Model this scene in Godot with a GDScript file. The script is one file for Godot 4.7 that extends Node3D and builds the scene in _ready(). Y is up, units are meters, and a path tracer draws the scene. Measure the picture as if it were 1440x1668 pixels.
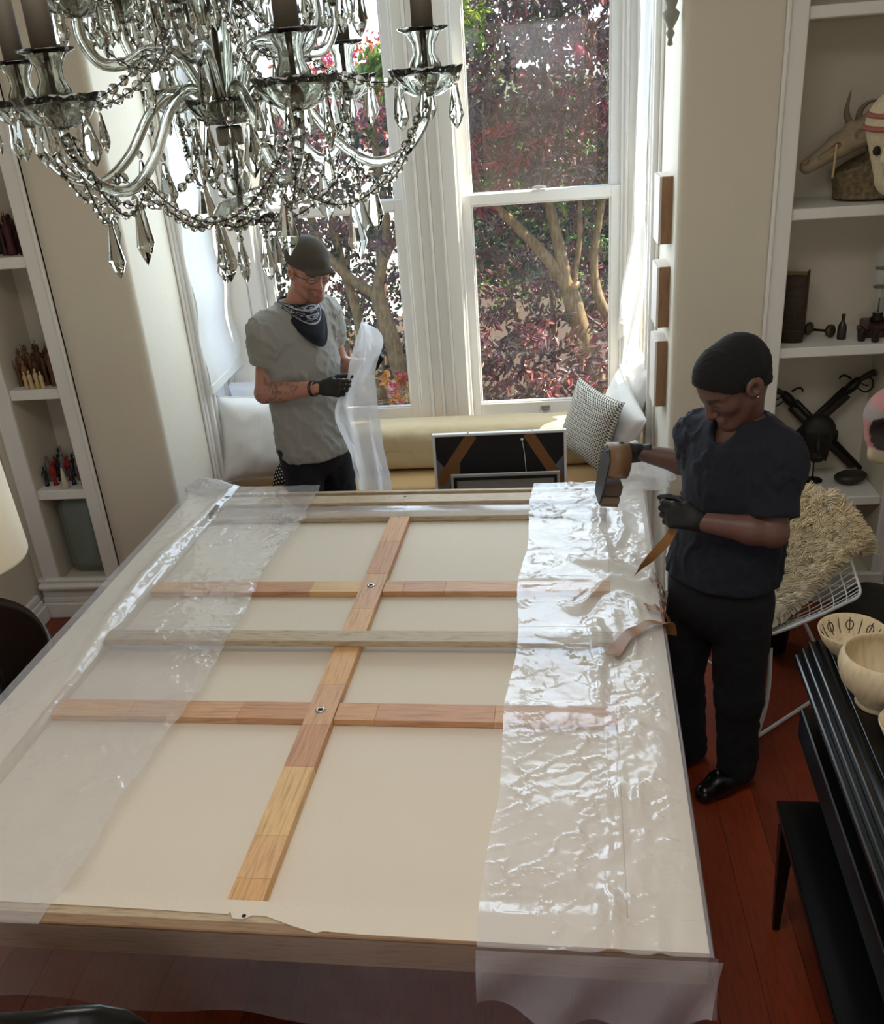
extends Node3D

var rng := RandomNumberGenerator.new()
var noise := FastNoiseLite.new()
var M := {}            # the materials
var used := {}         # how often a name has been taken

func _ready() -> void:
	rng.seed = 7
	noise.seed = 3
	noise.noise_type = FastNoiseLite.TYPE_SIMPLEX_SMOOTH
	set_camera()
	set_light()
	make_materials()
	build_room()
	build_windows()
	build_garden()
	build_table_and_canvas()
	build_film()
	build_seat()
	build_shelves()
	build_person_grey()
	build_person_navy()
	build_chair_corner()
	build_piano()
	build_left_corner()
	build_chandelier()

# ---------------------------------------------------------------- camera, sky, sun, lights, exposure
func set_camera() -> void:
	var c := Camera3D.new()
	c.name = "camera"
	c.near = 0.05
	c.far = 120.0
	c.projection = Camera3D.PROJECTION_FRUSTUM
	c.size = 1668.0 / 1585.9 * c.near
	c.frustum_offset = Vector2(0, 99.97 / 1585.9 * c.near)
	add_child(c)
	c.rotation_order = EULER_ORDER_YXZ
	c.rotation_degrees = Vector3(-26.986, 6.905, -4.5846)
	c.position = Vector3(0, 2.42, 0)
	c.current = true

func set_light() -> void:
	var we := WorldEnvironment.new()
	we.name = "environment"
	var e := Environment.new()
	e.background_mode = Environment.BG_SKY
	var sky := Sky.new()
	var sm := ProceduralSkyMaterial.new()
	sm.sky_top_color = Color(0.62, 0.76, 0.95)
	sm.sky_horizon_color = Color(0.93, 0.96, 1.0)
	sm.ground_bottom_color = Color(0.25, 0.25, 0.22)
	sm.ground_horizon_color = Color(0.6, 0.6, 0.58)
	sm.sky_energy_multiplier = 1.0
	sky.sky_material = sm
	e.sky = sky
	e.background_energy_multiplier = 2.6
	e.tonemap_mode = Environment.TONE_MAPPER_LINEAR
	e.tonemap_exposure = 1.0
	e.sdfgi_enabled = true
	e.ssao_enabled = true
	e.ssil_enabled = true
	we.environment = e
	add_child(we)
	var sun := DirectionalLight3D.new()
	sun.name = "sun"
	sun.light_color = Color(1.0, 0.95, 0.86)
	sun.light_energy = 5.5
	sun.light_angular_distance = 0.6
	sun.shadow_enabled = true
	sun.sky_mode = DirectionalLight3D.SKY_MODE_LIGHT_ONLY
	add_child(sun)
	sun.look_at_from_position(Vector3.ZERO, -Vector3(0.80, 0.98, -0.25))
	# daylight at the bay ahead, and from unseen openings behind the viewer and overhead
	day_light("bay_daylight", Vector3(-1.12, 2.35, -5.44), Vector2(0.82, 2.2), PI, 2.8, Color(0.88, 0.95, 1.0))
	day_light("bay_daylight", Vector3(0.03, 2.35, -5.44), Vector2(0.82, 2.2), PI, 2.8, Color(0.88, 0.95, 1.0))
	day_light("unseen_rear_light", Vector3(0.05, 1.9, 3.55), Vector2(1.6, 2.2), 0.0, 1.35, Color(1.0, 0.90, 0.76))  # out of view, placed to light the walls that face the viewer
	var roof := day_light("unseen_overhead_light", Vector3(-0.35, 3.66, -1.15), Vector2(1.5, 1.1), 0.0, 2.9, Color(1.0, 0.965, 0.93))  # out of view, placed to light the canvas from above
	roof.rotation = Vector3(-PI / 2, 0, 0)

func day_light(called: String, at: Vector3, size: Vector2, turn: float, energy: float, tint: Color) -> AreaLight3D:
	var l := AreaLight3D.new()
	l.name = called
	l.area_size = size
	l.light_energy = energy
	l.light_color = tint
	l.area_range = 20.0
	l.area_attenuation = 2.0
	l.shadow_enabled = true
	add_child(l, true)
	l.position = at
	l.rotation.y = turn
	return l

# ---------------------------------------------------------------- naming
func numbered(called: String) -> String:
	if not used.has(called):
		used[called] = 0
		return called
	used[called] += 1
	return "%s_%03d" % [called, used[called]]

func tag(o: Node, label := "", category := "", group := "", kind := "") -> void:
	if label: o.set_meta("label", label)
	if category: o.set_meta("category", category)
	if group: o.set_meta("group", group)
	if kind: o.set_meta("kind", kind)

func thing(called: String, label: String, category: String, at := Vector3.ZERO, turn := 0.0, group := "") -> Node3D:
	var o := Node3D.new()
	o.name = numbered(called)
	add_child(o)
	o.position = at
	o.rotation.y = turn
	tag(o, label, category, group)
	return o

# commits a SurfaceTool, or takes a Mesh, as ONE named MeshInstance3D
func obj(called: String, shape, material: Material, parent: Node = null) -> MeshInstance3D:
	var o := MeshInstance3D.new()
	if shape is SurfaceTool:
		shape.generate_normals()
		o.mesh = shape.commit()
	else:
		o.mesh = shape
	o.material_override = material
	if parent == null or parent == self:
		o.name = numbered(called)
		add_child(o, true)
	else:
		o.name = called
		var n := 0
		while parent.has_node(NodePath(o.name)):
			n += 1
			o.name = "%s_%03d" % [called, n]
		parent.add_child(o)
	return o

func one(called: String, shape, material: Material, label: String, category: String, group := "", at := Vector3.ZERO) -> MeshInstance3D:
	var o := obj(called, shape, material)
	o.position = at
	tag(o, label, category, group)
	return o

func struct(called: String, shape, material: Material, parent: Node = null) -> MeshInstance3D:
	var o := obj(called, shape, material, parent)
	if parent == null:
		o.set_meta("kind", "structure")
	return o

func dup(root: Node3D, at: Vector3, label := "", group := "") -> Node3D:
	var r: Node3D = root.duplicate()
	var plain: String = root.name
	if plain.length() > 4 and plain[-4] == "_" and plain.substr(plain.length() - 3).is_valid_int():
		plain = plain.substr(0, plain.length() - 4)
	r.name = numbered(plain)
	add_child(r)
	r.position = at
	if label: r.set_meta("label", label)
	if group: r.set_meta("group", group)
	return r

# ---------------------------------------------------------------- shapes
func mb(smooth := true) -> SurfaceTool:
	var st := SurfaceTool.new()
	st.begin(Mesh.PRIMITIVE_TRIANGLES)
	st.set_smooth_group(0 if smooth else -1)
	return st

# corners in counter-clockwise order seen from outside
func t3(st: SurfaceTool, a: Vector3, b: Vector3, c: Vector3) -> void:
	st.add_vertex(a); st.add_vertex(c); st.add_vertex(b)

func q4(st: SurfaceTool, a: Vector3, b: Vector3, c: Vector3, d: Vector3) -> void:
	t3(st, a, b, c)
	t3(st, a, c, d)

func box(st: SurfaceTool, c: Vector3, s: Vector3, bev := 0.0, xf := Transform3D()) -> void:
	var h := s * 0.5
	bev = minf(bev, minf(h.x, minf(h.y, h.z)) * 0.9)
	var P := func(x: float, y: float, z: float) -> Vector3: return xf * (c + Vector3(x, y, z))
	for ax in 3:
		var b := (ax + 1) % 3
		var d := (ax + 2) % 3
		for sg in [-1.0, 1.0]:
			var v: Array[Vector3] = []
			for k in [[-1, -1], [1, -1], [1, 1], [-1, 1]]:
				var p := Vector3.ZERO
				p[ax] = h[ax] * sg
				p[b] = (h[b] - bev) * k[0]
				p[d] = (h[d] - bev) * k[1]
				v.append(xf * (c + p))
			if sg > 0: q4(st, v[0], v[1], v[2], v[3])
			else: q4(st, v[3], v[2], v[1], v[0])
	if bev <= 0.0: return
	for ax in 3:
		var b := (ax + 1) % 3
		var d := (ax + 2) % 3
		for sb in [-1.0, 1.0]:
			for sd in [-1.0, 1.0]:
				var v: Array[Vector3] = []
				for k in [[-1.0, 0], [-1.0, 1], [1.0, 1], [1.0, 0]]:
					var p := Vector3.ZERO
					p[ax] = (h[ax] - bev) * k[0]
					p[b] = (h[b] - (bev if k[1] == 1 else 0.0)) * sb
					p[d] = (h[d] - (bev if k[1] == 0 else 0.0)) * sd
					v.append(xf * (c + p))
				if sb * sd > 0: q4(st, v[0], v[1], v[2], v[3])
				else: q4(st, v[3], v[2], v[1], v[0])
	for sx in [-1.0, 1.0]:
		for sy in [-1.0, 1.0]:
			for sz in [-1.0, 1.0]:
				var sg := Vector3(sx, sy, sz)
				var px := xf * (c + sg * (h - Vector3(0, bev, bev)))
				var py := xf * (c + sg * (h - Vector3(bev, 0, bev)))
				var pz := xf * (c + sg * (h - Vector3(bev, bev, 0)))
				if sx * sy * sz > 0: t3(st, px, py, pz)
				else: t3(st, px, pz, py)

func bar(st: SurfaceTool, lo: Vector3, hi: Vector3, bev := 0.0) -> void:
	box(st, (lo + hi) * 0.5, (hi - lo).abs(), bev)

# a round tube along points; r is one radius or one per point
func tube(st: SurfaceTool, pts: Array, r, n := 8, caps := true, flat := 1.0) -> void:
	var m := pts.size()
	var rings: Array = []
	var tang: Vector3 = (pts[1] - pts[0]).normalized()
	var side: Vector3 = tang.cross(Vector3.UP)
	if side.length() < 0.05: side = tang.cross(Vector3.RIGHT)
	side = side.normalized()
	for i in m:
		var t: Vector3
		if i == 0: t = pts[1] - pts[0]
		elif i == m - 1: t = pts[m - 1] - pts[m - 2]
		else: t = (pts[i + 1] - pts[i]).normalized() + (pts[i] - pts[i - 1]).normalized()
		t = t.normalized()
		side = (side - t * side.dot(t)).normalized()
		var up := t.cross(side)
		var rad: float = r[i] if r is Array else r
		var ring: Array[Vector3] = []
		for k in n:
			var a := TAU * k / n
			ring.append(pts[i] + (side * cos(a) + up * sin(a) * flat) * rad)
		rings.append(ring)
	for i in m - 1:
		for k in n:
			var k2 := (k + 1) % n
			q4(st, rings[i][k], rings[i][k2], rings[i + 1][k2], rings[i + 1][k])
	if caps:
		for k in n:
			var k2 := (k + 1) % n
			t3(st, pts[0], rings[0][k2], rings[0][k])
			t3(st, pts[m - 1], rings[m - 1][k], rings[m - 1][k2])

# profile of (radius, height) from the bottom up (outside), turned about y; wave scallops the radius
func lathe(st: SurfaceTool, prof: Array, n := 24, xf := Transform3D(), lobes := 0, depth := 0.0, lift := 0.0) -> void:
	var rows: Array = []
	for i in prof.size():
		var p: Vector2 = prof[i]
		var row: Array[Vector3] = []
		for k in n:
			var a := TAU * k / n
			var w := cos(a * lobes) if lobes > 0 else 0.0
			var f := float(i) / (prof.size() - 1)
			var r := p.x * (1.0 + depth * w)
			row.append(xf * Vector3(cos(a) * r, p.y + lift * absf(cos(a * lobes * 0.5)) * f, -sin(a) * r))
		rows.append(row)
	for i in prof.size() - 1:
		for k in n:
			var k2 := (k + 1) % n
			if prof[i].x < 1e-5: t3(st, rows[i][k], rows[i + 1][k2], rows[i + 1][k])
			elif prof[i + 1].x < 1e-5: t3(st, rows[i][k], rows[i][k2], rows[i + 1][k])
			else: q4(st, rows[i][k], rows[i][k2], rows[i + 1][k2], rows[i + 1][k])

# polygon (counter-clockwise in its x-y plane) pulled out from z = 0 to z = depth
func slab(st: SurfaceTool, poly: PackedVector2Array, depth: float, xf := Transform3D()) -> void:
	var id := Geometry2D.triangulate_polygon(poly)
	for i in range(0, id.size(), 3):
		var a := poly[id[i]]; var b := poly[id[i + 1]]; var c := poly[id[i + 2]]
		if (b - a).cross(c - a) < 0.0:
			var s := b; b = c; c = s
		t3(st, xf * Vector3(a.x, a.y, depth), xf * Vector3(b.x, b.y, depth), xf * Vector3(c.x, c.y, depth))
		t3(st, xf * Vector3(a.x, a.y, 0), xf * Vector3(c.x, c.y, 0), xf * Vector3(b.x, b.y, 0))
	for i in poly.size():
		var a := poly[i]
		var b := poly[(i + 1) % poly.size()]
		q4(st, xf * Vector3(a.x, a.y, 0), xf * Vector3(b.x, b.y, 0), xf * Vector3(b.x, b.y, depth), xf * Vector3(a.x, a.y, depth))

# indexed mesh with smooth normals (indices counter-clockwise from outside)
func smooth_mesh(v: PackedVector3Array, id: PackedInt32Array, uv := PackedVector2Array(), col := PackedColorArray()) -> ArrayMesh:
	var nn := PackedVector3Array()
	nn.resize(v.size())
	var out := PackedInt32Array()
	out.resize(id.size())
	for i in range(0, id.size(), 3):
		var a := id[i]; var b := id[i + 1]; var c := id[i + 2]
		var n := (v[b] - v[a]).cross(v[c] - v[a])
		nn[a] += n; nn[b] += n; nn[c] += n
		out[i] = a; out[i + 1] = c; out[i + 2] = b
	for i in nn.size(): nn[i] = nn[i].normalized()
	var arr := []
	arr.resize(Mesh.ARRAY_MAX)
	arr[Mesh.ARRAY_VERTEX] = v
	arr[Mesh.ARRAY_NORMAL] = nn
	arr[Mesh.ARRAY_INDEX] = out
	if uv.size(): arr[Mesh.ARRAY_TEX_UV] = uv
	if col.size(): arr[Mesh.ARRAY_COLOR] = col
	var am := ArrayMesh.new()
	am.add_surface_from_arrays(Mesh.PRIMITIVE_TRIANGLES, arr)
	return am

# a sheet of nu x nv cells; f(u, v) gives the point; double-sided cloth or film
func sheet(nu: int, nv: int, f: Callable) -> ArrayMesh:
	var v := PackedVector3Array()
	var uv := PackedVector2Array()
	var id := PackedInt32Array()
	for j in nv + 1:
		for i in nu + 1:
			v.append(f.call(float(i) / nu, float(j) / nv))
			uv.append(Vector2(float(i) / nu, float(j) / nv))
	for j in nv:
		for i in nu:
			var a := j * (nu + 1) + i
			id.append_array([a, a + 1, a + nu + 2, a, a + nu + 2, a + nu + 1])
	return smooth_mesh(v, id, uv)

# a pillow of width w, height h and thickness t: two bulging faces that meet in a seam
func cushion(w: float, h: float, t: float, lumps := 0.006, sd := 0, n := 22) -> ArrayMesh:
	var v := PackedVector3Array()
	var id := PackedInt32Array()
	var uv := PackedVector2Array()
	for side in [1.0, -1.0]:
		var base := v.size()
		for j in n + 1:
			for i in n + 1:
				var p := pillow_at(float(i) / n * 2.0 - 1.0, float(j) / n * 2.0 - 1.0, w, h, t * side, lumps, sd + side * 7.0)
				v.append(p)
				uv.append(Vector2(float(i) / n, float(j) / n))
		for j in n:
			for i in n:
				var a := base + j * (n + 1) + i
				var q := [a, a + 1, a + n + 2, a, a + n + 2, a + n + 1] if side > 0 else [a, a + n + 2, a + 1, a, a + n + 1, a + n + 2]
				id.append_array(q)
	return smooth_mesh(v, id, uv)

func pillow_at(a: float, b: float, w: float, h: float, t: float, lumps: float, sd: float) -> Vector3:
	var full := pow(maxf((1.0 - pow(absf(a), 3.0)) * (1.0 - pow(absf(b), 3.0)), 0.0), 0.55)
	var x := w * 0.5 * a * (1.0 - 0.10 * (1.0 - b * b) + 0.02)
	var y := h * 0.5 * b * (1.0 - 0.10 * (1.0 - a * a) + 0.02)
	var z := t * 0.5 * full
	var rr := signf(t) * lumps * (noise.get_noise_3d(x * 500.0 + sd * 31.0, y * 500.0, sd) * 1.0 + 1.4 * absf(noise.get_noise_2d(atan2(b, a) * 160.0 + sd, 3.0)) * smoothstep(0.2, 0.8, maxf(absf(a), absf(b)))) * minf(1.0, full * 2.0)
	return Vector3(x, y, z + rr)

func seam(w: float, h: float, r := 0.005) -> SurfaceTool:
	var pts := []
	for k in 4:
		for i in 10:
			var f := float(i) / 10 * 2.0 - 1.0
			var ab: Vector2 = [Vector2(f, -1), Vector2(1, f), Vector2(-f, 1), Vector2(-1, -f)][k]
			pts.append(pillow_at(ab.x, ab.y, w, h, 0.0, 0.0, 0.0))
	pts.append(pts[0])
	var st := mb(true)
	tube(st, pts, r, 6, false)
	return st

func spline(p: Array, n: int) -> Array:
	var out := []
	var m := p.size()
	for i in m - 1:
		var a: Vector3 = p[maxi(i - 1, 0)]
		var d: Vector3 = p[mini(i + 2, m - 1)]
		for k in n:
			out.append((p[i] as Vector3).cubic_interpolate(p[i + 1], a, d, float(k) / n))
	out.append(p[m - 1])
	return out

# ---------------------------------------------------------------- bodies: distance fields meshed as surface nets
class Field:
	var o: Vector3
	var h: float
	var nx: int
	var ny: int
	var nz: int
	var d: PackedFloat32Array

	func _init(lo: Vector3, hi: Vector3, cell: float) -> void:
		o = lo
		h = cell
		nx = int(ceil((hi.x - lo.x) / cell)) + 1
		ny = int(ceil((hi.y - lo.y) / cell)) + 1
		nz = int(ceil((hi.z - lo.z) / cell)) + 1
		d.resize(nx * ny * nz)
		d.fill(1.0)

	# tapered capsule a-b; sq with f squeezes it along that direction; k blends; cut carves
	func cap(a: Vector3, b: Vector3, ra: float, rb: float, k := 0.03, sq := Vector3.ZERO, f := 1.0, cut := false) -> void:
		var m := maxf(ra, rb) + k + h * 3.0
		var x0 := maxi(0, int((minf(a.x, b.x) - m - o.x) / h))
		var x1 := mini(nx - 1, int((maxf(a.x, b.x) + m - o.x) / h) + 1)
		var y0 := maxi(0, int((minf(a.y, b.y) - m - o.y) / h))
		var y1 := mini(ny - 1, int((maxf(a.y, b.y) + m - o.y) / h) + 1)
		var z0 := maxi(0, int((minf(a.z, b.z) - m - o.z) / h))
		var z1 := mini(nz - 1, int((maxf(a.z, b.z) + m - o.z) / h) + 1)
		var ab := b - a
		var l2 := maxf(ab.length_squared(), 1e-9)
		var g := f - 1.0
		var squeezed := f != 1.0
		var abq := ab + sq * (sq.dot(ab) * g)
		var l2q := maxf(abq.length_squared(), 1e-9)
		for z in range(z0, z1 + 1):
			for y in range(y0, y1 + 1):
				var at := (z * ny + y) * nx
				for x in range(x0, x1 + 1):
					var p := Vector3(o.x + x * h - a.x, o.y + y * h - a.y, o.z + z * h - a.z)
					if squeezed: p += sq * (sq.dot(p) * g)
					var t := clampf(p.dot(abq) / l2q, 0.0, 1.0)
					var e := (p - abq * t).length() - (ra + (rb - ra) * t)
					var q := d[at + x]
					if cut:
						e = -e
						var w := maxf(k - absf(q - e), 0.0) / k
						d[at + x] = maxf(q, e) + w * w * k * 0.25
					else:
						var w := maxf(k - absf(q - e), 0.0) / k
						d[at + x] = minf(q, e) - w * w * k * 0.25

	func ball(c: Vector3, r: float, k := 0.02, sq := Vector3.ZERO, f := 1.0, cut := false) -> void:
		cap(c, c + Vector3(0, 1e-4, 0), r, r, k, sq, f, cut)

	# keeps what lies behind the plane n.p = c
	func keep(n: Vector3, c: float, near := Vector3.ZERO, reach := 1e9) -> void:
		for z in nz:
			for y in ny:
				var at := (z * ny + y) * nx
				for x in nx:
					var p := Vector3(o.x + x * h, o.y + y * h, o.z + z * h)
					if reach < 1e8 and p.distance_squared_to(near) > reach * reach: continue
					d[at + x] = maxf(d[at + x], n.dot(p) - c)

	func warp(f: Callable) -> void:
		for z in nz:
			for y in ny:
				var at := (z * ny + y) * nx
				for x in nx:
					if absf(d[at + x]) < h * 4.0:
						d[at + x] += f.call(Vector3(o.x + x * h, o.y + y * h, o.z + z * h))

	func mesh_into(v: PackedVector3Array, id: PackedInt32Array) -> void:
		var cell := {}
		var sx := 1
		var sy := nx
		var sz := nx * ny
		var near := h * 3.6
		for z in nz - 1:
			for y in ny - 1:
				var row := (z * ny + y) * nx
				for x in nx - 1:
					var i := row + x
					var d0 := d[i]
					if absf(d0) > near: continue
					var d1 := d[i + sx]; var d2 := d[i + sy]; var d3 := d[i + sy + sx]
					var d4 := d[i + sz]; var d5 := d[i + sz + sx]; var d6 := d[i + sz + sy]; var d7 := d[i + sz + sy + sx]
					var inside := int(d0 < 0) + int(d1 < 0) + int(d2 < 0) + int(d3 < 0) + int(d4 < 0) + int(d5 < 0) + int(d6 < 0) + int(d7 < 0)
					if inside == 0 or inside == 8: continue
					var s := Vector3.ZERO
					var n := 0
					if (d0 < 0) != (d1 < 0): s += Vector3(d0 / (d0 - d1), 0, 0); n += 1
					if (d2 < 0) != (d3 < 0): s += Vector3(d2 / (d2 - d3), 1, 0); n += 1
					if (d4 < 0) != (d5 < 0): s += Vector3(d4 / (d4 - d5), 0, 1); n += 1
					if (d6 < 0) != (d7 < 0): s += Vector3(d6 / (d6 - d7), 1, 1); n += 1
					if (d0 < 0) != (d2 < 0): s += Vector3(0, d0 / (d0 - d2), 0); n += 1
					if (d1 < 0) != (d3 < 0): s += Vector3(1, d1 / (d1 - d3), 0); n += 1
					if (d4 < 0) != (d6 < 0): s += Vector3(0, d4 / (d4 - d6), 1); n += 1
					if (d5 < 0) != (d7 < 0): s += Vector3(1, d5 / (d5 - d7), 1); n += 1
					if (d0 < 0) != (d4 < 0): s += Vector3(0, 0, d0 / (d0 - d4)); n += 1
					if (d1 < 0) != (d5 < 0): s += Vector3(1, 0, d1 / (d1 - d5)); n += 1
					if (d2 < 0) != (d6 < 0): s += Vector3(0, 1, d2 / (d2 - d6)); n += 1
					if (d3 < 0) != (d7 < 0): s += Vector3(1, 1, d3 / (d3 - d7)); n += 1
					cell[i] = v.size()
					v.append(o + (Vector3(x, y, z) + s / n) * h)
		for i: int in cell:
			var d0 := d[i]
			var a: int = cell[i]
			# edges that start at this cell's own corner
			if cell.has(i - sy) and cell.has(i - sz) and cell.has(i - sy - sz) and (d0 < 0) != (d[i + sx] < 0):
				quad(id, d0 < 0, a, cell[i - sy], cell[i - sy - sz], cell[i - sz])
			if cell.has(i - sx) and cell.has(i - sz) and cell.has(i - sx - sz) and (d0 < 0) != (d[i + sy] < 0):
				quad(id, d0 < 0, a, cell[i - sz], cell[i - sx - sz], cell[i - sx])
			if cell.has(i - sx) and cell.has(i - sy) and cell.has(i - sx - sy) and (d0 < 0) != (d[i + sz] < 0):
				quad(id, d0 < 0, a, cell[i - sx], cell[i - sx - sy], cell[i - sy])

	func quad(id: PackedInt32Array, out: bool, a: int, b: int, c: int, e: int) -> void:
		if out: id.append_array([a, b, c, a, c, e])
		else: id.append_array([a, c, b, a, e, c])

# ---------------------------------------------------------------- materials
func std(c: Color, rough := 0.7, metal := 0.0, spec := 0.5) -> StandardMaterial3D:
	var m := StandardMaterial3D.new()
	m.albedo_color = c
	m.roughness = rough
	m.metallic = metal
	m.metallic_specular = spec
	return m

func noise_tex(freq: float, size := 256, oct := 3, ramp: Array = [], normal := false, bump := 4.0, sd := 1, kind := FastNoiseLite.TYPE_SIMPLEX_SMOOTH, warp := 0.0) -> NoiseTexture2D:
	var n := FastNoiseLite.new()
	n.noise_type = kind
	n.frequency = freq
	n.seed = sd
	n.fractal_octaves = oct
	if warp > 0.0:
		n.domain_warp_enabled = true
		n.domain_warp_amplitude = warp
		n.domain_warp_frequency = freq
	var t := NoiseTexture2D.new()
	t.width = size
	t.height = size
	t.seamless = true
	t.noise = n
	if normal:
		t.as_normal_map = true
		t.bump_strength = bump
	if ramp.size():
		var g := Gradient.new()
		g.offsets = PackedFloat32Array()
		var off := PackedFloat32Array()
		var col := PackedColorArray()
		for i in ramp.size():
			off.append(float(i) / (ramp.size() - 1))
			col.append(ramp[i])
		g.offsets = off
		g.colors = col
		t.color_ramp = g
	return t

func tri(m: StandardMaterial3D, sc: Vector3, world := false) -> StandardMaterial3D:
	m.uv1_triplanar = true
	m.uv1_world_triplanar = world
	m.uv1_scale = sc
	return m

func bumpy(m: StandardMaterial3D, t: Texture2D, amount: float, sc := Vector3.ONE, world := false) -> StandardMaterial3D:
	m.normal_enabled = true
	m.normal_texture = t
	m.normal_scale = amount
	return tri(m, sc, world)

func wood(tex: Texture2D, tint: Color, rough: float, sc: Vector3) -> StandardMaterial3D:
	var m := std(tint, rough)
	m.albedo_texture = tex
	return tri(m, sc)

var T := {}

func make_materials() -> void:
	T.fine = noise_tex(0.03, 256, 3, [], true, 3.0, 11)
	T.soft = noise_tex(0.012, 256, 3, [], true, 5.0, 12)
	T.crinkle = noise_tex(0.010, 512, 4, [], true, 9.0, 13, FastNoiseLite.TYPE_SIMPLEX_SMOOTH, 40.0)
	T.grain = noise_tex(0.02, 512, 4, [Color(0.78, 0.76, 0.74), Color(0.93, 0.92, 0.91), Color(1, 1, 1), Color(0.88, 0.86, 0.84)], false, 4.0, 14, FastNoiseLite.TYPE_SIMPLEX_SMOOTH, 12.0)
	T.mottle = noise_tex(0.015, 256, 4, [Color(0.86, 0.86, 0.86), Color(1, 1, 1)], false, 4.0, 15)
	T.bark = noise_tex(0.02, 256, 4, [Color(0.55, 0.52, 0.46), Color(1, 0.98, 0.9)], false, 4.0, 16)
	M.wall = bumpy(std(Color(0.85, 0.82, 0.75), 0.75), T.fine, 0.15, Vector3(3, 3, 3))
	M.trim = std(Color(0.93, 0.925, 0.905), 0.38)
	M.sash = std(Color(0.95, 0.95, 0.935), 0.35)
	M.ceiling = std(Color(0.92, 0.91, 0.88), 0.85)
	M.floor = []
	for k in 4:
		var w := wood(T.grain, Color(0.56, 0.235, 0.12).lerp(Color(0.47, 0.185, 0.095), k / 3.0), 0.34, Vector3(6, 6, 0.7))
		M.floor.append(w)
	M.pane = std(Color(0.9, 0.92, 0.93, 0.06), 0.0)  # faint white in the colour stands in for haze reflected in the glass
	M.pane.transparency = BaseMaterial3D.TRANSPARENCY_ALPHA
	M.iron = std(Color(0.16, 0.15, 0.14), 0.5, 0.7)
	M.steel = std(Color(0.72, 0.72, 0.7), 0.25, 1.0)
	M.white_metal = std(Color(0.86, 0.86, 0.84), 0.35)
	M.black = bumpy(std(Color(0.035, 0.034, 0.036), 0.28), T.fine, 0.04, Vector3(8, 8, 8))
	M.lacquer = std(Color(0.022, 0.021, 0.023), 0.30)
	M.lacquer.clearcoat_enabled = true
	M.lacquer.clearcoat = 0.25
	M.lacquer.clearcoat_roughness = 0.2

# ---------------------------------------------------------------- the room
const ZW := -4.36      # the wall that faces the viewer
const ZB := -5.60      # the window wall of the bay
const XL := -1.826     # the bay's left cheek
const XR := 0.574      # the bay's right cheek
const TOP := 3.7

func upright(st: SurfaceTool, poly: Array, y0: float, y1: float) -> void:
	# poly: points (x, z) listed clockwise seen from above; made into a standing prism
	var p := PackedVector2Array()
	for a: Vector2 in poly: p.append(Vector2(a.x, -a.y))
	var area := 0.0
	for i in p.size(): area += p[i].cross(p[(i + 1) % p.size()])
	if area < 0.0: p.reverse()
	slab(st, p, y1 - y0, Transform3D(Basis(Vector3(1, 0, 0), Vector3(0, 0, -1), Vector3(0, 1, 0)), Vector3(0, y0, 0)))

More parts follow.
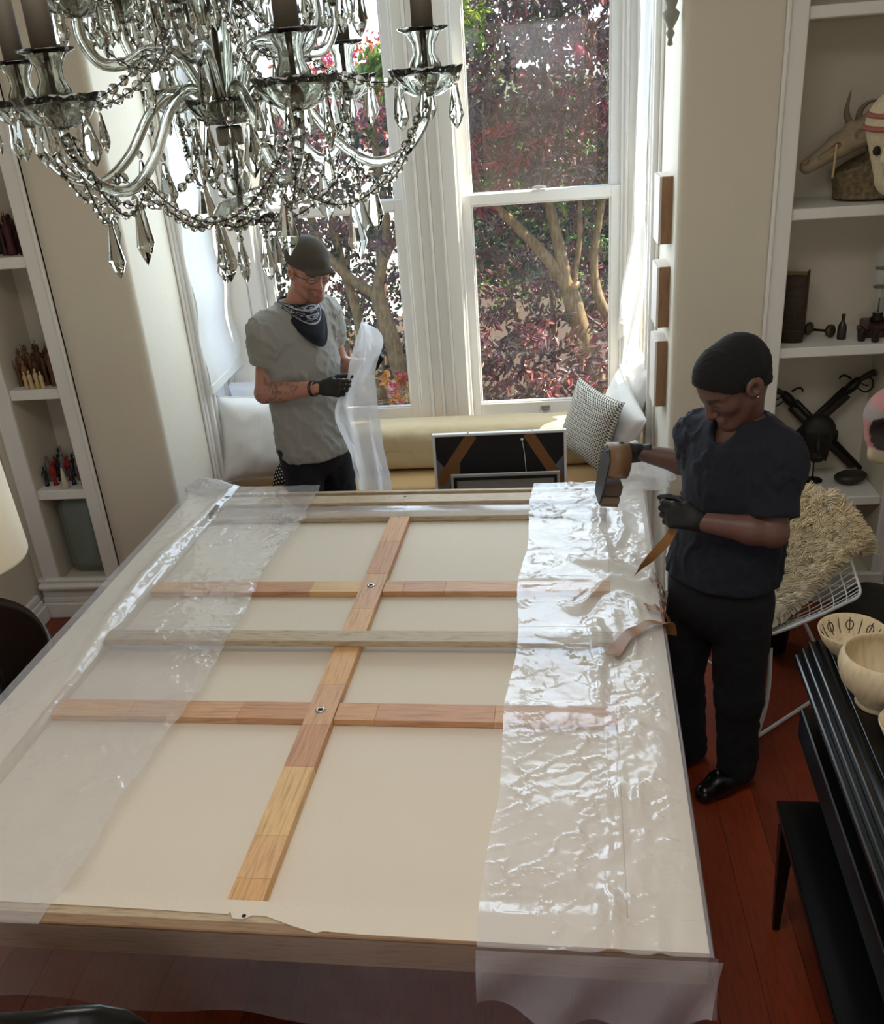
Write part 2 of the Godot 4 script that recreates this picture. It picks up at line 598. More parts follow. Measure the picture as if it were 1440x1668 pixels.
func build_room() -> void:
	# floor of single boards running towards the window
	var fl := Node3D.new()
	fl.name = "floor"
	fl.set_meta("kind", "structure")
	add_child(fl)
	var w := 0.138
	var x := -2.72
	var k := 0
	var plank := mb(false)
	box(plank, Vector3(0, -0.011, 0), Vector3(w - 0.0010, 0.022, 4.0), 0.0007)
	plank.generate_normals()
	var pm := plank.commit()
	while x < 1.66:
		for s in 2:
			var o := obj("plank", pm, M.floor[(k * 7 + s * 3 + k / 3) % 4], fl)
			o.position = Vector3(x + w / 2, 0, (-1.0 if s == 0 else 3.0) - 2.0 + (0.55 if k % 2 == 0 else -0.35) + (-0.0 if s == 0 else 0.003))
			if s == 0:
				o.position.z -= 0.001
		x += w
		k += 1
	var sub := mb(false)
	bar(sub, Vector3(-2.95, -0.14, -6.0), Vector3(1.9, -0.0225, 4.2))
	struct("floor_base", sub, std(Color(0.10, 0.06, 0.045), 0.9))
	var ce := mb(false)
	# opening for an assumed skylight, out of view above the canvas
	bar(ce, Vector3(-2.95, TOP, -5.9), Vector3(1.9, TOP + 0.3, -1.75))
	bar(ce, Vector3(-2.95, TOP, -0.55), Vector3(1.9, TOP + 0.3, 4.1))
	bar(ce, Vector3(-2.95, TOP, -1.75), Vector3(-1.15, TOP + 0.3, -0.55))
	bar(ce, Vector3(0.45, TOP, -1.75), Vector3(1.9, TOP + 0.3, -0.55))
	struct("ceiling", ce, M.ceiling)
	# front wall, left of the bay: pier, niche with shelves, return
	var wl := mb(false)
	var r := 0.035
	var arc: Array = []
	for i in 7:
		var a := PI / 2 * i / 6
		arc.append(Vector2(XL - r + sin(a) * r, ZW - r + cos(a) * r))
	upright(wl, [Vector2(-2.29, ZW)] + arc + [Vector2(XL, -5.05), Vector2(-2.29, -5.05)], 0, TOP)
	bar(wl, Vector3(-2.75, 0, -4.80), Vector3(-2.545, TOP, ZW))
	bar(wl, Vector3(-2.545, 0, -4.80), Vector3(-2.29, TOP, -4.68))
	bar(wl, Vector3(-2.545, 2.95, -4.68), Vector3(-2.29, TOP, ZW))
	bar(wl, Vector3(-2.545, 0, -4.68), Vector3(-2.29, 0.2, ZW))
	struct("wall_front_left", wl, M.wall)
	# front wall, right of the bay
	var wr := mb(false)
	arc = []
	for i in 7:
		var a := PI / 2 * i / 6
		arc.append(Vector2(XR + r - cos(a) * r, ZW - r + sin(a) * r))
	upright(wr, [Vector2(XR, -5.05)] + arc + [Vector2(1.04, ZW), Vector2(1.04, -5.05)], 0, TOP)
	bar(wr, Vector3(1.04, 0, -4.85), Vector3(1.80, TOP, -4.72))
	bar(wr, Vector3(1.56, 0, -4.72), Vector3(1.80, TOP, ZW))
	bar(wr, Vector3(1.04, 2.95, -4.72), Vector3(1.56, TOP, ZW))
	bar(wr, Vector3(1.04, 0, -4.72), Vector3(1.56, 0.12, ZW))
	struct("wall_front_right", wr, M.wall)
	# bay cheeks beyond the plaster: openings of the two side windows
	for s in [-1, 1]:
		var x0: float = XL - 0.25 if s < 0 else XR
		var x1: float = XL if s < 0 else XR + 0.25
		var c := mb(false)
		bar(c, Vector3(x0, 0, -5.75), Vector3(x1, 0.62, -5.05))
		bar(c, Vector3(x0, 3.1, -5.75), Vector3(x1, TOP, -5.05))
		bar(c, Vector3(x0, 0.62, -5.75), Vector3(x1, 3.1, -5.57))
		struct("wall_bay_left" if s < 0 else "wall_bay_right", c, M.wall)
	# the window wall
	var wb := mb(false)
	bar(wb, Vector3(XL, 0, -5.78), Vector3(XR, 0.55, ZB))
	bar(wb, Vector3(XL, 3.12, -5.78), Vector3(XR, TOP, ZB))
	bar(wb, Vector3(XL, 0.55, -5.78), Vector3(-1.60, 3.12, ZB))
	bar(wb, Vector3(-0.70, 0.55, -5.78), Vector3(-0.445, 3.12, ZB))
	bar(wb, Vector3(0.475, 0.55, -5.78), Vector3(XR, 3.12, ZB))
	struct("wall_window", wb, M.wall)
	var sl := mb(false)
	bar(sl, Vector3(-2.9, 0, ZW), Vector3(-2.68, TOP, 4.0))
	struct("wall_left", sl, M.wall)
	var sr := mb(false)
	bar(sr, Vector3(1.62, 0, ZW), Vector3(1.84, TOP, 4.0))
	struct("wall_right", sr, M.wall)
	# rear wall behind the viewer, with openings for two assumed windows, out of view
	var re := mb(false)
	bar(re, Vector3(-2.9, 0, 3.7), Vector3(1.84, 0.75, 3.9))
	bar(re, Vector3(-2.9, 3.05, 3.7), Vector3(1.84, TOP, 3.9))
	bar(re, Vector3(-2.9, 0.75, 3.7), Vector3(-1.95, 3.05, 3.9))
	bar(re, Vector3(0.75, 0.75, 3.7), Vector3(1.84, 3.05, 3.9))
	bar(re, Vector3(-0.7, 0.75, 3.7), Vector3(-0.5, 3.05, 3.9))
	struct("wall_rear", re, M.wall)
	# trim: door-like architraves round the niches, stepped plinths and baseboards
	var n := 0
	for e in [[-2.29, -2.205, 0.2], [-2.63, -2.545, 0.2], [0.955, 1.04, 0.12], [1.56, 1.62, 0.12]]:
		var t := mb(false)
		bar(t, Vector3(e[0], e[2], ZW), Vector3(e[1], 2.98, ZW + 0.022), 0.004)
		var outer: float = e[0] if e[0] in [0.955, -2.63] else e[1] - 0.018
		bar(t, Vector3(outer, e[2], ZW), Vector3(outer + 0.018, 2.98, ZW + 0.034), 0.005)
		n += 1
		struct("trim_%d" % n, t, M.trim)
	var b := mb(false)
	bar(b, Vector3(-2.66, 0, ZW), Vector3(XL - 0.04, 0.085, ZW + 0.05), 0.004)
	bar(b, Vector3(-2.66, 0.085, ZW), Vector3(XL - 0.04, 0.115, ZW + 0.036), 0.006)
	bar(b, Vector3(-2.66, 0.115, ZW), Vector3(XL - 0.04, 0.15, ZW + 0.024), 0.006)
	bar(b, Vector3(-2.66, 0.165, ZW), Vector3(-2.19, 0.2, ZW + 0.06), 0.012)
	bar(b, Vector3(-2.66, 0.2, ZW), Vector3(-2.19, 0.222, ZW + 0.035), 0.006)
	struct("baseboard_front_left", b, M.trim)
	b = mb(false)
	bar(b, Vector3(-2.68, 0, ZW + 0.06), Vector3(-2.63, 0.085, 3.7), 0.004)
	bar(b, Vector3(-2.68, 0.085, ZW + 0.06), Vector3(-2.644, 0.115, 3.7), 0.006)
	bar(b, Vector3(-2.68, 0.115, ZW + 0.06), Vector3(-2.656, 0.15, 3.7), 0.006)
	struct("baseboard_left", b, M.trim)
	b = mb(false)
	bar(b, Vector3(XR + 0.04, 0, ZW), Vector3(1.62, 0.085, ZW + 0.05), 0.004)
	bar(b, Vector3(XR + 0.04, 0.085, ZW), Vector3(1.62, 0.14, ZW + 0.03), 0.006)
	struct("baseboard_front_right", b, M.trim)

func build_windows() -> void:
	var defs := [[-1.60, -0.70], [-0.445, 0.475]]
	for i in 2:
		double_hung("window_%d" % (i + 1), Transform3D(Basis(), Vector3((defs[i][0] + defs[i][1]) / 2, 0, ZB)), defs[i][1] - defs[i][0], i == 1)
	double_hung("window_3", Transform3D(Basis(Vector3.UP, PI / 2), Vector3(XL, 0, -5.31)), 0.52, false)
	double_hung("window_4", Transform3D(Basis(Vector3.UP, -PI / 2), Vector3(XR, 0, -5.31)), 0.52, false)
	for i in 2:  # two assumed windows behind the viewer, never in view
		var g := Node3D.new()
		g.name = "window_%d" % (i + 5)
		g.set_meta("kind", "structure")
		add_child(g)
		var x0 := -1.95 if i == 0 else -0.5
		var f := mb(false)
		bar(f, Vector3(x0, 0.75, 3.76), Vector3(x0 + 0.06, 3.05, 3.82))
		bar(f, Vector3(x0 + 1.19, 0.75, 3.76), Vector3(x0 + 1.25, 3.05, 3.82))
		bar(f, Vector3(x0 + 0.06, 0.75, 3.76), Vector3(x0 + 1.19, 0.83, 3.82))
		bar(f, Vector3(x0 + 0.06, 2.97, 3.76), Vector3(x0 + 1.19, 3.05, 3.82))
		bar(f, Vector3(x0 + 0.06, 1.86, 3.76), Vector3(x0 + 1.19, 1.94, 3.82))
		obj("frame", f, M.sash, g)
		var p := mb(false)
		bar(p, Vector3(x0 + 0.06, 0.83, 3.788), Vector3(x0 + 1.19, 2.97, 3.792))
		obj("pane", p, M.pane, g)
	var roof := Node3D.new()
	roof.name = "window_7"  # assumed skylight, out of view, goes with the overhead light on the canvas
	roof.set_meta("kind", "structure")
	add_child(roof)
	var rf := mb(false)
	bar(rf, Vector3(-1.15, TOP + 0.2, -1.75), Vector3(-1.09, TOP + 0.26, -0.55))
	bar(rf, Vector3(0.39, TOP + 0.2, -1.75), Vector3(0.45, TOP + 0.26, -0.55))
	bar(rf, Vector3(-1.09, TOP + 0.2, -1.75), Vector3(0.39, TOP + 0.26, -1.69))
	bar(rf, Vector3(-1.09, TOP + 0.2, -0.61), Vector3(0.39, TOP + 0.26, -0.55))
	obj("frame", rf, M.sash, roof)
	rf = mb(false)
	bar(rf, Vector3(-1.09, TOP + 0.225, -1.69), Vector3(0.39, TOP + 0.235, -0.61))
	var frosted := std(Color(0.93, 0.93, 0.92), 0.6)
	frosted.backlight_enabled = true
	frosted.backlight = Color(0.9, 0.9, 0.9)
	obj("pane", rf, frosted, roof)
	# moulded casings on the window wall and the cheeks
	var c := mb(false)
	for a in [[-0.712, -0.655, 0.030], [-0.655, -0.640, 0.045], [-0.640, -0.590, 0.022], [-0.590, -0.575, 0.040], [-0.575, -0.520, 0.022], [-0.520, -0.505, 0.045], [-0.505, -0.432, 0.030]]:
		bar(c, Vector3(a[0], 0.50, ZB), Vector3(a[1], 3.2, ZB + a[2]), 0.004)
	struct("trim_5", c, M.trim)
	c = mb(false)
	for a in [[0.462, 0.476, 0.040], [0.476, 0.535, 0.024], [0.535, 0.553, 0.046], [0.553, 0.574, 0.030]]:
		bar(c, Vector3(a[0], 0.50, ZB), Vector3(a[1], 3.2, ZB + a[2]), 0.004)
	struct("trim_6", c, M.trim)
	c = mb(false)
	for a in [[-1.602, -1.588, 0.040], [-1.66, -1.602, 0.024], [-1.826, -1.66, 0.034]]:
		bar(c, Vector3(a[0], 0.50, ZB), Vector3(a[1], 3.2, ZB + a[2]), 0.004)
	struct("trim_7", c, M.trim)
	c = mb(false)
	for a in [[-5.06, -5.035, 0.05], [-5.035, -5.005, 0.028], [-5.005, -4.975, 0.046], [-4.975, -4.945, 0.024], [-4.945, -4.925, 0.014]]:
		bar(c, Vector3(XL, 0.0, a[0]), Vector3(XL + a[2], 3.2, a[1]), 0.004)
	struct("trim_8", c, M.trim)
	c = mb(false)
	for a in [[-5.06, -5.03, 0.045], [-5.03, -4.99, 0.022], [-4.99, -4.96, 0.040], [-4.96, -4.925, 0.014]]:
		bar(c, Vector3(XR - a[2], 0.0, a[0]), Vector3(XR, 3.2, a[1]), 0.004)
	struct("trim_9", c, M.trim)

# origin on the inner wall face; x along the wall, z into the room
func double_hung(called: String, xf: Transform3D, w: float, fittings: bool) -> void:
	var root := Node3D.new()
	root.name = called
	root.set_meta("kind", "structure")
	add_child(root)
	root.transform = xf
	var h := w / 2
	var j := mb(false)
	bar(j, Vector3(-h, 0.55, -0.18), Vector3(-h + 0.018, 3.12, 0.0), 0.002)
	bar(j, Vector3(h - 0.018, 0.55, -0.18), Vector3(h, 3.12, 0.0), 0.002)
	bar(j, Vector3(-h + 0.018, 3.09, -0.18), Vector3(h - 0.018, 3.12, 0.0), 0.002)
	bar(j, Vector3(-h + 0.018, 0.55, -0.18), Vector3(h - 0.018, 0.572, 0.0), 0.002)
	for s in [-1.0, 1.0]:
		var xa: float = s * (h - 0.018)
		var xb: float = s * (h - 0.032)
		bar(j, Vector3(minf(xa, xb), 0.572, -0.024), Vector3(maxf(xa, xb), 3.09, -0.006), 0.003)
	obj("frame", j, M.sash, root)
	sash(root, "upper_sash", -h + 0.02, h - 0.02, 1.775, 3.09, -0.105, 0.062, 0.052, 0.06)
	sash(root, "lower_sash", -h + 0.02, h - 0.02, 0.574, 1.835, -0.052, 0.062, 0.088, 0.055)
	if not fittings: return
	var l := mb(false)
	box(l, Vector3(-0.01, 1.838, -0.03), Vector3(0.07, 0.006, 0.03), 0.002)
	tube(l, [Vector3(-0.01, 1.838, -0.03), Vector3(-0.01, 1.858, -0.03)], 0.011, 10)
	tube(l, spline([Vector3(-0.04, 1.85, -0.03), Vector3(-0.02, 1.856, -0.022), Vector3(0.012, 1.856, -0.022), Vector3(0.032, 1.85, -0.03)], 4), 0.006, 8)
	obj("sash_lock", l, M.white_metal, root)
	l = mb(false)
	box(l, Vector3(0.0, 0.622, -0.028), Vector3(0.055, 0.034, 0.006), 0.002)
	tube(l, spline([Vector3(-0.022, 0.612, -0.026), Vector3(-0.016, 0.606, -0.008), Vector3(0.016, 0.606, -0.008), Vector3(0.022, 0.612, -0.026)], 4), 0.005, 8)
	obj("sash_lift", l, M.steel, root)

func sash(root: Node3D, called: String, x0: float, x1: float, y0: float, y1: float, zc: float, stile: float, low: float, high: float) -> void:
	var s := mb(false)
	var t := 0.022
	bar(s, Vector3(x0, y0, zc - t), Vector3(x0 + stile, y1, zc + t), 0.003)
	bar(s, Vector3(x1 - stile, y0, zc - t), Vector3(x1, y1, zc + t), 0.003)
	bar(s, Vector3(x0 + stile, y0, zc - t), Vector3(x1 - stile, y0 + low, zc + t), 0.003)
	bar(s, Vector3(x0 + stile, y1 - high, zc - t), Vector3(x1 - stile, y1, zc + t), 0.003)
	# the moulded inner edge
	var i := 0.009
	for e in [[x0 + stile, x0 + stile + i, y0 + low, y1 - high], [x1 - stile - i, x1 - stile, y0 + low, y1 - high]]:
		bar(s, Vector3(e[0], e[2], zc - 0.012), Vector3(e[1], e[3], zc + 0.013), 0.003)
	for e in [[y0 + low, y0 + low + i], [y1 - high - i, y1 - high]]:
		bar(s, Vector3(x0 + stile + i, e[0], zc - 0.012), Vector3(x1 - stile - i, e[1], zc + 0.013), 0.003)
	var so := obj(called, s, M.sash, root)
	var p := mb(false)
	q4(p, Vector3(x0 + stile, y0 + low, zc), Vector3(x1 - stile, y0 + low, zc), Vector3(x1 - stile, y1 - high, zc), Vector3(x0 + stile, y1 - high, zc))
	obj("pane", p, M.pane, so)

# ---------------------------------------------------------------- the garden outside the bay
func leaf_mesh(l: float, w: float, fold := 0.25, droop := 0.2) -> ArrayMesh:
	var st := mb(true)
	var rows := [0.0, 0.3, 0.65, 1.0]
	var wid := [0.0, 0.9, 0.8, 0.0]
	for i in 3:
		var y0: float = rows[i] * l
		var y1: float = rows[i + 1] * l
		var a0: float = wid[i] * w * 0.5
		var a1: float = wid[i + 1] * w * 0.5
		var z0: float = -droop * rows[i] * rows[i] * l
		var z1: float = -droop * rows[i + 1] * rows[i + 1] * l
		var c0 := Vector3(0, y0, z0); var c1 := Vector3(0, y1, z1)
		for s in [-1.0, 1.0]:
			var e0 := Vector3(s * a0, y0, z0 + fold * a0); var e1 := Vector3(s * a1, y1, z1 + fold * a1)
			if a0 <= 0.0: t3(st, c0, e1, c1)
			elif a1 <= 0.0: t3(st, c0, e0, c1)
			else: q4(st, c0, e0, e1, c1)
	st.generate_normals()
	return st.commit()

func leaf_mat(back: float, rough := 0.45) -> StandardMaterial3D:
	var m := std(Color(1, 1, 1), rough)
	m.vertex_color_use_as_albedo = true
	m.backlight_enabled = true
	m.backlight = Color(back, back, back)
	return m

# sprays of leaves: each of n clusters round a point picked by where(), with per leaves in it
func foliage(n: int, per: int, where: Callable, mesh: ArrayMesh, tones: Array, spread: float, droop: float) -> MultiMesh:
	var mm := MultiMesh.new()
	mm.transform_format = MultiMesh.TRANSFORM_3D
	mm.use_colors = true
	mm.mesh = mesh
	mm.instance_count = n * per
	var at := 0
	for i in n:
		var c: Vector3 = where.call()
		var axis := Vector3(rng.randf_range(-1, 1), rng.randf_range(-0.6, 0.5), rng.randf_range(-0.6, 1)).normalized()
		var tone: Color = tones[rng.randi() % tones.size()]
		for k in per:
			var dir := (axis * 0.6 + Vector3(rng.randf_range(-1, 1), rng.randf_range(-1, 0.7) - droop, rng.randf_range(-1, 1))).normalized()
			var p := c + axis * spread * (float(k) / per - 0.5) * 1.6 + Vector3(rng.randf_range(-1, 1), rng.randf_range(-1, 1), rng.randf_range(-1, 1)) * spread * 0.35
			var side := dir.cross(Vector3(rng.randf_range(-1, 1), rng.randf_range(-1, 1), rng.randf_range(-1, 1))).normalized()
			var s := rng.randf_range(0.65, 1.25)
			mm.set_instance_transform(at, Transform3D(Basis(side * s, dir * s, side.cross(dir) * s), p))
			var f := rng.randf_range(0.7, 1.35)
			mm.set_instance_color(at, Color(tone.r * f, tone.g * f, tone.b * f))
			at += 1
	return mm

func leaves(parent: Node3D, called: String, mm: MultiMesh, m: Material) -> void:
	var o := MultiMeshInstance3D.new()
	o.name = called
	o.multimesh = mm
	o.material_override = m
	o.set_meta("kind", "stuff")
	parent.add_child(o, true)

func within(lo: Vector3, hi: Vector3) -> Callable:
	return func() -> Vector3: return Vector3(rng.randf_range(lo.x, hi.x), rng.randf_range(lo.y, hi.y), rng.randf_range(lo.z, hi.z))

func limb(parent: Node3D, called: String, pts: Array, r0: float, r1: float) -> void:
	var s := spline(pts, 6)
	var rad := []
	for i in s.size():
		rad.append(lerpf(r0, r1, float(i) / (s.size() - 1)) * (1.0 + 0.08 * noise.get_noise_1d(i * 31.0 + r0 * 999.0)))
	var st := mb(true)
	tube(st, s, rad, 12)
	obj(called, st, M.bark, parent)

func build_garden() -> void:
	M.bark = wood(T.bark, Color(0.66, 0.59, 0.47), 0.85, Vector3(6, 2, 6))
	var lm := leaf_mat(0.75, 0.34)
	var shiny := leaf_mat(0.6, 0.3)
	var small := leaf_mesh(0.062, 0.034)
	var long := leaf_mesh(0.085, 0.036, 0.3, 0.35)
	var big := leaf_mesh(0.105, 0.062, 0.2, 0.3)
	var g := mb(false)
	bar(g, Vector3(-14, -0.5, -22), Vector3(12, -0.35, -5.9))
	struct("ground", g, tri(std(Color(0.26, 0.20, 0.15), 0.95), Vector3.ONE))
	var plum := [Color(0.18, 0.11, 0.112), Color(0.16, 0.115, 0.12), Color(0.22, 0.11, 0.11), Color(0.20, 0.16, 0.145), Color(0.26, 0.10, 0.11)]
	var red := [Color(0.26, 0.035, 0.045), Color(0.34, 0.06, 0.06), Color(0.22, 0.03, 0.05)]
	var green := [Color(0.10, 0.19, 0.03), Color(0.15, 0.25, 0.04), Color(0.06, 0.13, 0.03), Color(0.22, 0.30, 0.05)]
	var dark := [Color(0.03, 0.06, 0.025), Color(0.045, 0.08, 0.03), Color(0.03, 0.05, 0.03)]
	# purple-leaved tree outside the right window
	var t := thing("plum_tree", "purple leaved tree with pale forked trunk outside the right window", "tree", Vector3.ZERO)
	limb(t, "trunk", [Vector3(0.47, -0.36, -7.62), Vector3(0.44, 0.1, -7.6), Vector3(0.35, 0.45, -7.6), Vector3(0.26, 0.78, -7.6), Vector3(0.21, 0.95, -7.6)], 0.085, 0.065)
	limb(t, "branch", [Vector3(0.22, 0.90, -7.6), Vector3(0.08, 1.13, -7.58), Vector3(-0.12, 1.36, -7.55), Vector3(-0.3, 1.55, -7.5), Vector3(-0.46, 1.75, -7.45)], 0.048, 0.026)
	limb(t, "branch", [Vector3(0.21, 0.90, -7.6), Vector3(0.16, 1.19, -7.6), Vector3(0.1, 1.46, -7.62), Vector3(0.08, 1.68, -7.64), Vector3(0.07, 2.3, -7.7), Vector3(0.0, 2.9, -7.7)], 0.05, 0.02)
	limb(t, "branch", [Vector3(0.25, 0.92, -7.62), Vector3(0.3, 1.23, -7.64), Vector3(0.31, 1.5, -7.66), Vector3(0.30, 1.9, -7.7)], 0.024, 0.014)
	var cut := mb(true)
	tube(cut, [Vector3(0.25, 0.93, -7.6), Vector3(0.275, 0.96, -7.53)], 0.03, 14)
	obj("cut_knot", cut, std(Color(0.72, 0.6, 0.42), 0.8), t)
	leaves(t, "foliage", foliage(760, 14, within(Vector3(-0.75, 1.72, -8.0), Vector3(0.85, 3.3, -7.0)), small, plum, 0.13, 0.5), lm)
	leaves(t, "foliage", foliage(210, 12, within(Vector3(-0.7, 0.75, -8.2), Vector3(0.8, 1.85, -7.75)), small, plum, 0.13, 0.4), lm)
	leaves(t, "foliage", foliage(150, 12, within(Vector3(-0.7, 1.5, -8.3), Vector3(0.8, 3.2, -7.5)), small, green, 0.12, 0.3), lm)
	leaves(t, "foliage", foliage(26, 10, within(Vector3(-0.55, 1.6, -7.3), Vector3(0.6, 2.6, -6.9)), long, red, 0.09, 0.6), lm)
	# second stem at the right edge
	t = thing("plum_tree", "thin curved pale stem at the right edge of the right window", "tree")
	limb(t, "trunk", [Vector3(0.62, -0.36, -7.7), Vector3(0.60, 0.19, -7.68), Vector3(0.56, 0.58, -7.66), Vector3(0.45, 0.82, -7.66), Vector3(0.41, 1.05, -7.68), Vector3(0.44, 1.32, -7.7), Vector3(0.55, 1.9, -7.75)], 0.055, 0.022)
	leaves(t, "foliage", foliage(60, 12, within(Vector3(0.45, 1.4, -8.1), Vector3(1.2, 3.3, -7.6)), small, plum, 0.13, 0.4), lm)
	# tree with many stems outside the left window
	t = thing("plum_tree", "many stemmed tree with sunlit gaps outside the left window", "tree")
	limb(t, "trunk", [Vector3(-0.93, -0.36, -7.6), Vector3(-0.99, -0.05, -7.6), Vector3(-1.11, 0.32, -7.6), Vector3(-1.18, 0.64, -7.6), Vector3(-1.26, 1.0, -7.6)], 0.085, 0.06)
	limb(t, "branch", [Vector3(-1.25, 0.95, -7.6), Vector3(-1.43, 1.08, -7.58), Vector3(-1.55, 1.22, -7.56), Vector3(-1.65, 1.40, -7.55), Vector3(-1.72, 1.9, -7.5)], 0.042, 0.028)
	limb(t, "branch", [Vector3(-1.26, 0.95, -7.6), Vector3(-1.19, 1.18, -7.6), Vector3(-1.14, 1.36, -7.62), Vector3(-1.14, 1.7, -7.64), Vector3(-1.2, 2.4, -7.66)], 0.045, 0.024)
	limb(t, "branch", [Vector3(-1.19, 1.16, -7.6), Vector3(-1.04, 1.4, -7.58), Vector3(-0.88, 1.60, -7.55), Vector3(-0.7, 1.9, -7.5)], 0.026, 0.014)
	limb(t, "branch", [Vector3(-1.32, 0.1, -7.7), Vector3(-1.41, 0.58, -7.7), Vector3(-1.46, 0.92, -7.7), Vector3(-1.52, 1.2, -7.7), Vector3(-1.6, 1.9, -7.7)], 0.05, 0.03)
	leaves(t, "foliage", foliage(330, 13, within(Vector3(-2.5, 1.30, -8.3), Vector3(-0.7, 2.25, -7.3)), small, plum + dark, 0.13, 0.4), lm)
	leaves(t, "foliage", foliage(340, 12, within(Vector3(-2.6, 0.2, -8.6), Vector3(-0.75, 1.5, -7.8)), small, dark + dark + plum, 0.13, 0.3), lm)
	# green shrubs behind
	t = thing("green_shrub", "bright green sunlit shrub behind the purple tree in the right window", "shrub")
	limb(t, "stem", [Vector3(-0.1, -0.36, -9.0), Vector3(-0.25, 0.6, -8.9), Vector3(-0.5, 1.2, -8.8)], 0.03, 0.015)
	limb(t, "stem", [Vector3(0.1, -0.36, -9.0), Vector3(0.11, 0.55, -8.6), Vector3(0.05, 1.0, -8.5)], 0.03, 0.018)
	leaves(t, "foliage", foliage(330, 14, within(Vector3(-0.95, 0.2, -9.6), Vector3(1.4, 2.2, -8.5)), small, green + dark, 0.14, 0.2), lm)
	t = thing("green_shrub", "yellow green shrub rising to the top left of the right window", "shrub")
	limb(t, "stem", [Vector3(-0.8, -0.36, -9.4), Vector3(-0.75, 1.2, -9.3), Vector3(-0.7, 2.6, -9.2)], 0.04, 0.015)
	limb(t, "stem", [Vector3(-0.62, -0.36, -6.9), Vector3(-0.60, 1.2, -6.9), Vector3(-0.50, 2.45, -6.9), Vector3(-0.44, 2.8, -6.9)], 0.014, 0.006)
	leaves(t, "foliage", foliage(34, 10, within(Vector3(-0.56, 2.52, -6.98), Vector3(-0.33, 2.95, -6.82)), small, [Color(0.22, 0.34, 0.04), Color(0.30, 0.40, 0.06), Color(0.14, 0.24, 0.04)], 0.05, 0.1), lm)
	leaves(t, "foliage", foliage(130, 14, within(Vector3(-1.05, 1.9, -9.6), Vector3(-0.35, 3.3, -8.9)), long, green, 0.14, 0.2), lm)
	t = thing("green_shrub", "dark green shrub low behind the stems in the left window", "shrub")
	limb(t, "stem", [Vector3(-1.9, -0.36, -9.2), Vector3(-1.8, 0.6, -9.2), Vector3(-1.7, 1.4, -9.2)], 0.04, 0.015)
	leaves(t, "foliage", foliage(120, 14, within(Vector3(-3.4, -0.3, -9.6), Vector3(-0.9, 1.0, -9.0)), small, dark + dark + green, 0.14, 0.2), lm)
	# red growth below and the bright maple at the top of the left window
	t = thing("red_shrub", "low red and pink leaved shrub at the foot of the right window", "shrub")
	limb(t, "stem", [Vector3(0.2, -0.36, -7.0), Vector3(0.25, 0.1, -7.0), Vector3(0.3, 0.55, -7.0)], 0.02, 0.01)
	leaves(t, "foliage", foliage(330, 13, within(Vector3(-0.9, -0.25, -8.6), Vector3(0.9, 0.78, -6.9)), long, [Color(0.30, 0.10, 0.10), Color(0.24, 0.13, 0.10), Color(0.36, 0.11, 0.12), Color(0.20, 0.10, 0.08)] + plum, 0.12, 0.3), shiny)
	t = thing("flowering_plant", "orange and pink flowering plant at the lower right of the left window", "plant")
	limb(t, "stem", [Vector3(-1.0, -0.36, -7.2), Vector3(-1.02, 0.0, -7.2), Vector3(-1.05, 0.35, -7.2)], 0.015, 0.008)
	leaves(t, "blossom", foliage(34, 9, within(Vector3(-1.2, 0.1, -7.3), Vector3(-0.85, 0.52, -7.0)), small, [Color(0.8, 0.35, 0.08), Color(0.75, 0.12, 0.2), Color(0.8, 0.6, 0.3)], 0.05, 0.0), lm)
	leaves(t, "foliage", foliage(60, 10, within(Vector3(-1.3, -0.3, -7.5), Vector3(-0.7, 0.2, -7.0)), small, dark + red, 0.08, 0.2), lm)
	t = thing("maple_tree", "pink and orange leaved maple at the top of the left window", "tree")
	limb(t, "trunk", [Vector3(-1.6, -0.36, -10.0), Vector3(-1.55, 1.2, -10.0), Vector3(-1.4, 2.6, -10.0)], 0.06, 0.02)
	leaves(t, "foliage", foliage(170, 14, within(Vector3(-2.3, 1.9, -10.3), Vector3(-0.9, 2.75, -9.5)), small, [Color(0.55, 0.10, 0.14), Color(0.65, 0.2, 0.08), Color(0.5, 0.08, 0.2)], 0.13, 0.2), lm)
	t = thing("palm_shrub", "yellow green arching shrub at the top of the left window", "shrub")
	limb(t, "stem", [Vector3(-1.5, -0.36, -9.0), Vector3(-1.42, 1.3, -9.0), Vector3(-1.32, 2.45, -9.0)], 0.03, 0.012)
	leaves(t, "foliage", foliage(26, 12, within(Vector3(-1.5, 2.3, -9.2), Vector3(-1.05, 2.75, -8.9)), big, [Color(0.3, 0.42, 0.06), Color(0.22, 0.34, 0.05)], 0.12, 0.3), lm)
	# white wall added behind the leaves to stand in for bright sky gaps
	t = thing("sky_gap_backdrop", "added white wall standing in for bright sky gaps in the left window leaves", "wall", Vector3(-3.1, -0.36, -11.4), deg_to_rad(52))
	var gw := mb(false)
	bar(gw, Vector3(-2.6, 0.0, -0.1), Vector3(2.6, 2.15, 0.1))
	obj("body", gw, std(Color(0.90, 0.90, 0.88), 0.9), t)
	gw = mb(false)
	bar(gw, Vector3(-2.65, 2.1505, -0.14), Vector3(2.65, 2.22, 0.14), 0.01)
	obj("coping", gw, std(Color(0.85, 0.84, 0.82), 0.9), t)
	# a hedge closes the garden far behind
	t = thing("hedge", "tall dark green hedge closing the garden far behind", "hedge")
	var hb := mb(false)
	bar(hb, Vector3(-9, -0.36, -16.6), Vector3(8, 2.0, -15.6))
	obj("body", hb, std(Color(0.05, 0.075, 0.03), 0.95), t)
	leaves(t, "foliage", foliage(700, 10, within(Vector3(-6, -0.2, -15.7), Vector3(5, 2.3, -15.3)), big, dark + green, 0.2, 0.2), lm)

# ---------------------------------------------------------------- the big stretched canvas lying face down on a table
var BX := Transform3D(Basis(Vector3.UP, deg_to_rad(-2.4857)), Vector3(0.305, 0.82, -1.416))

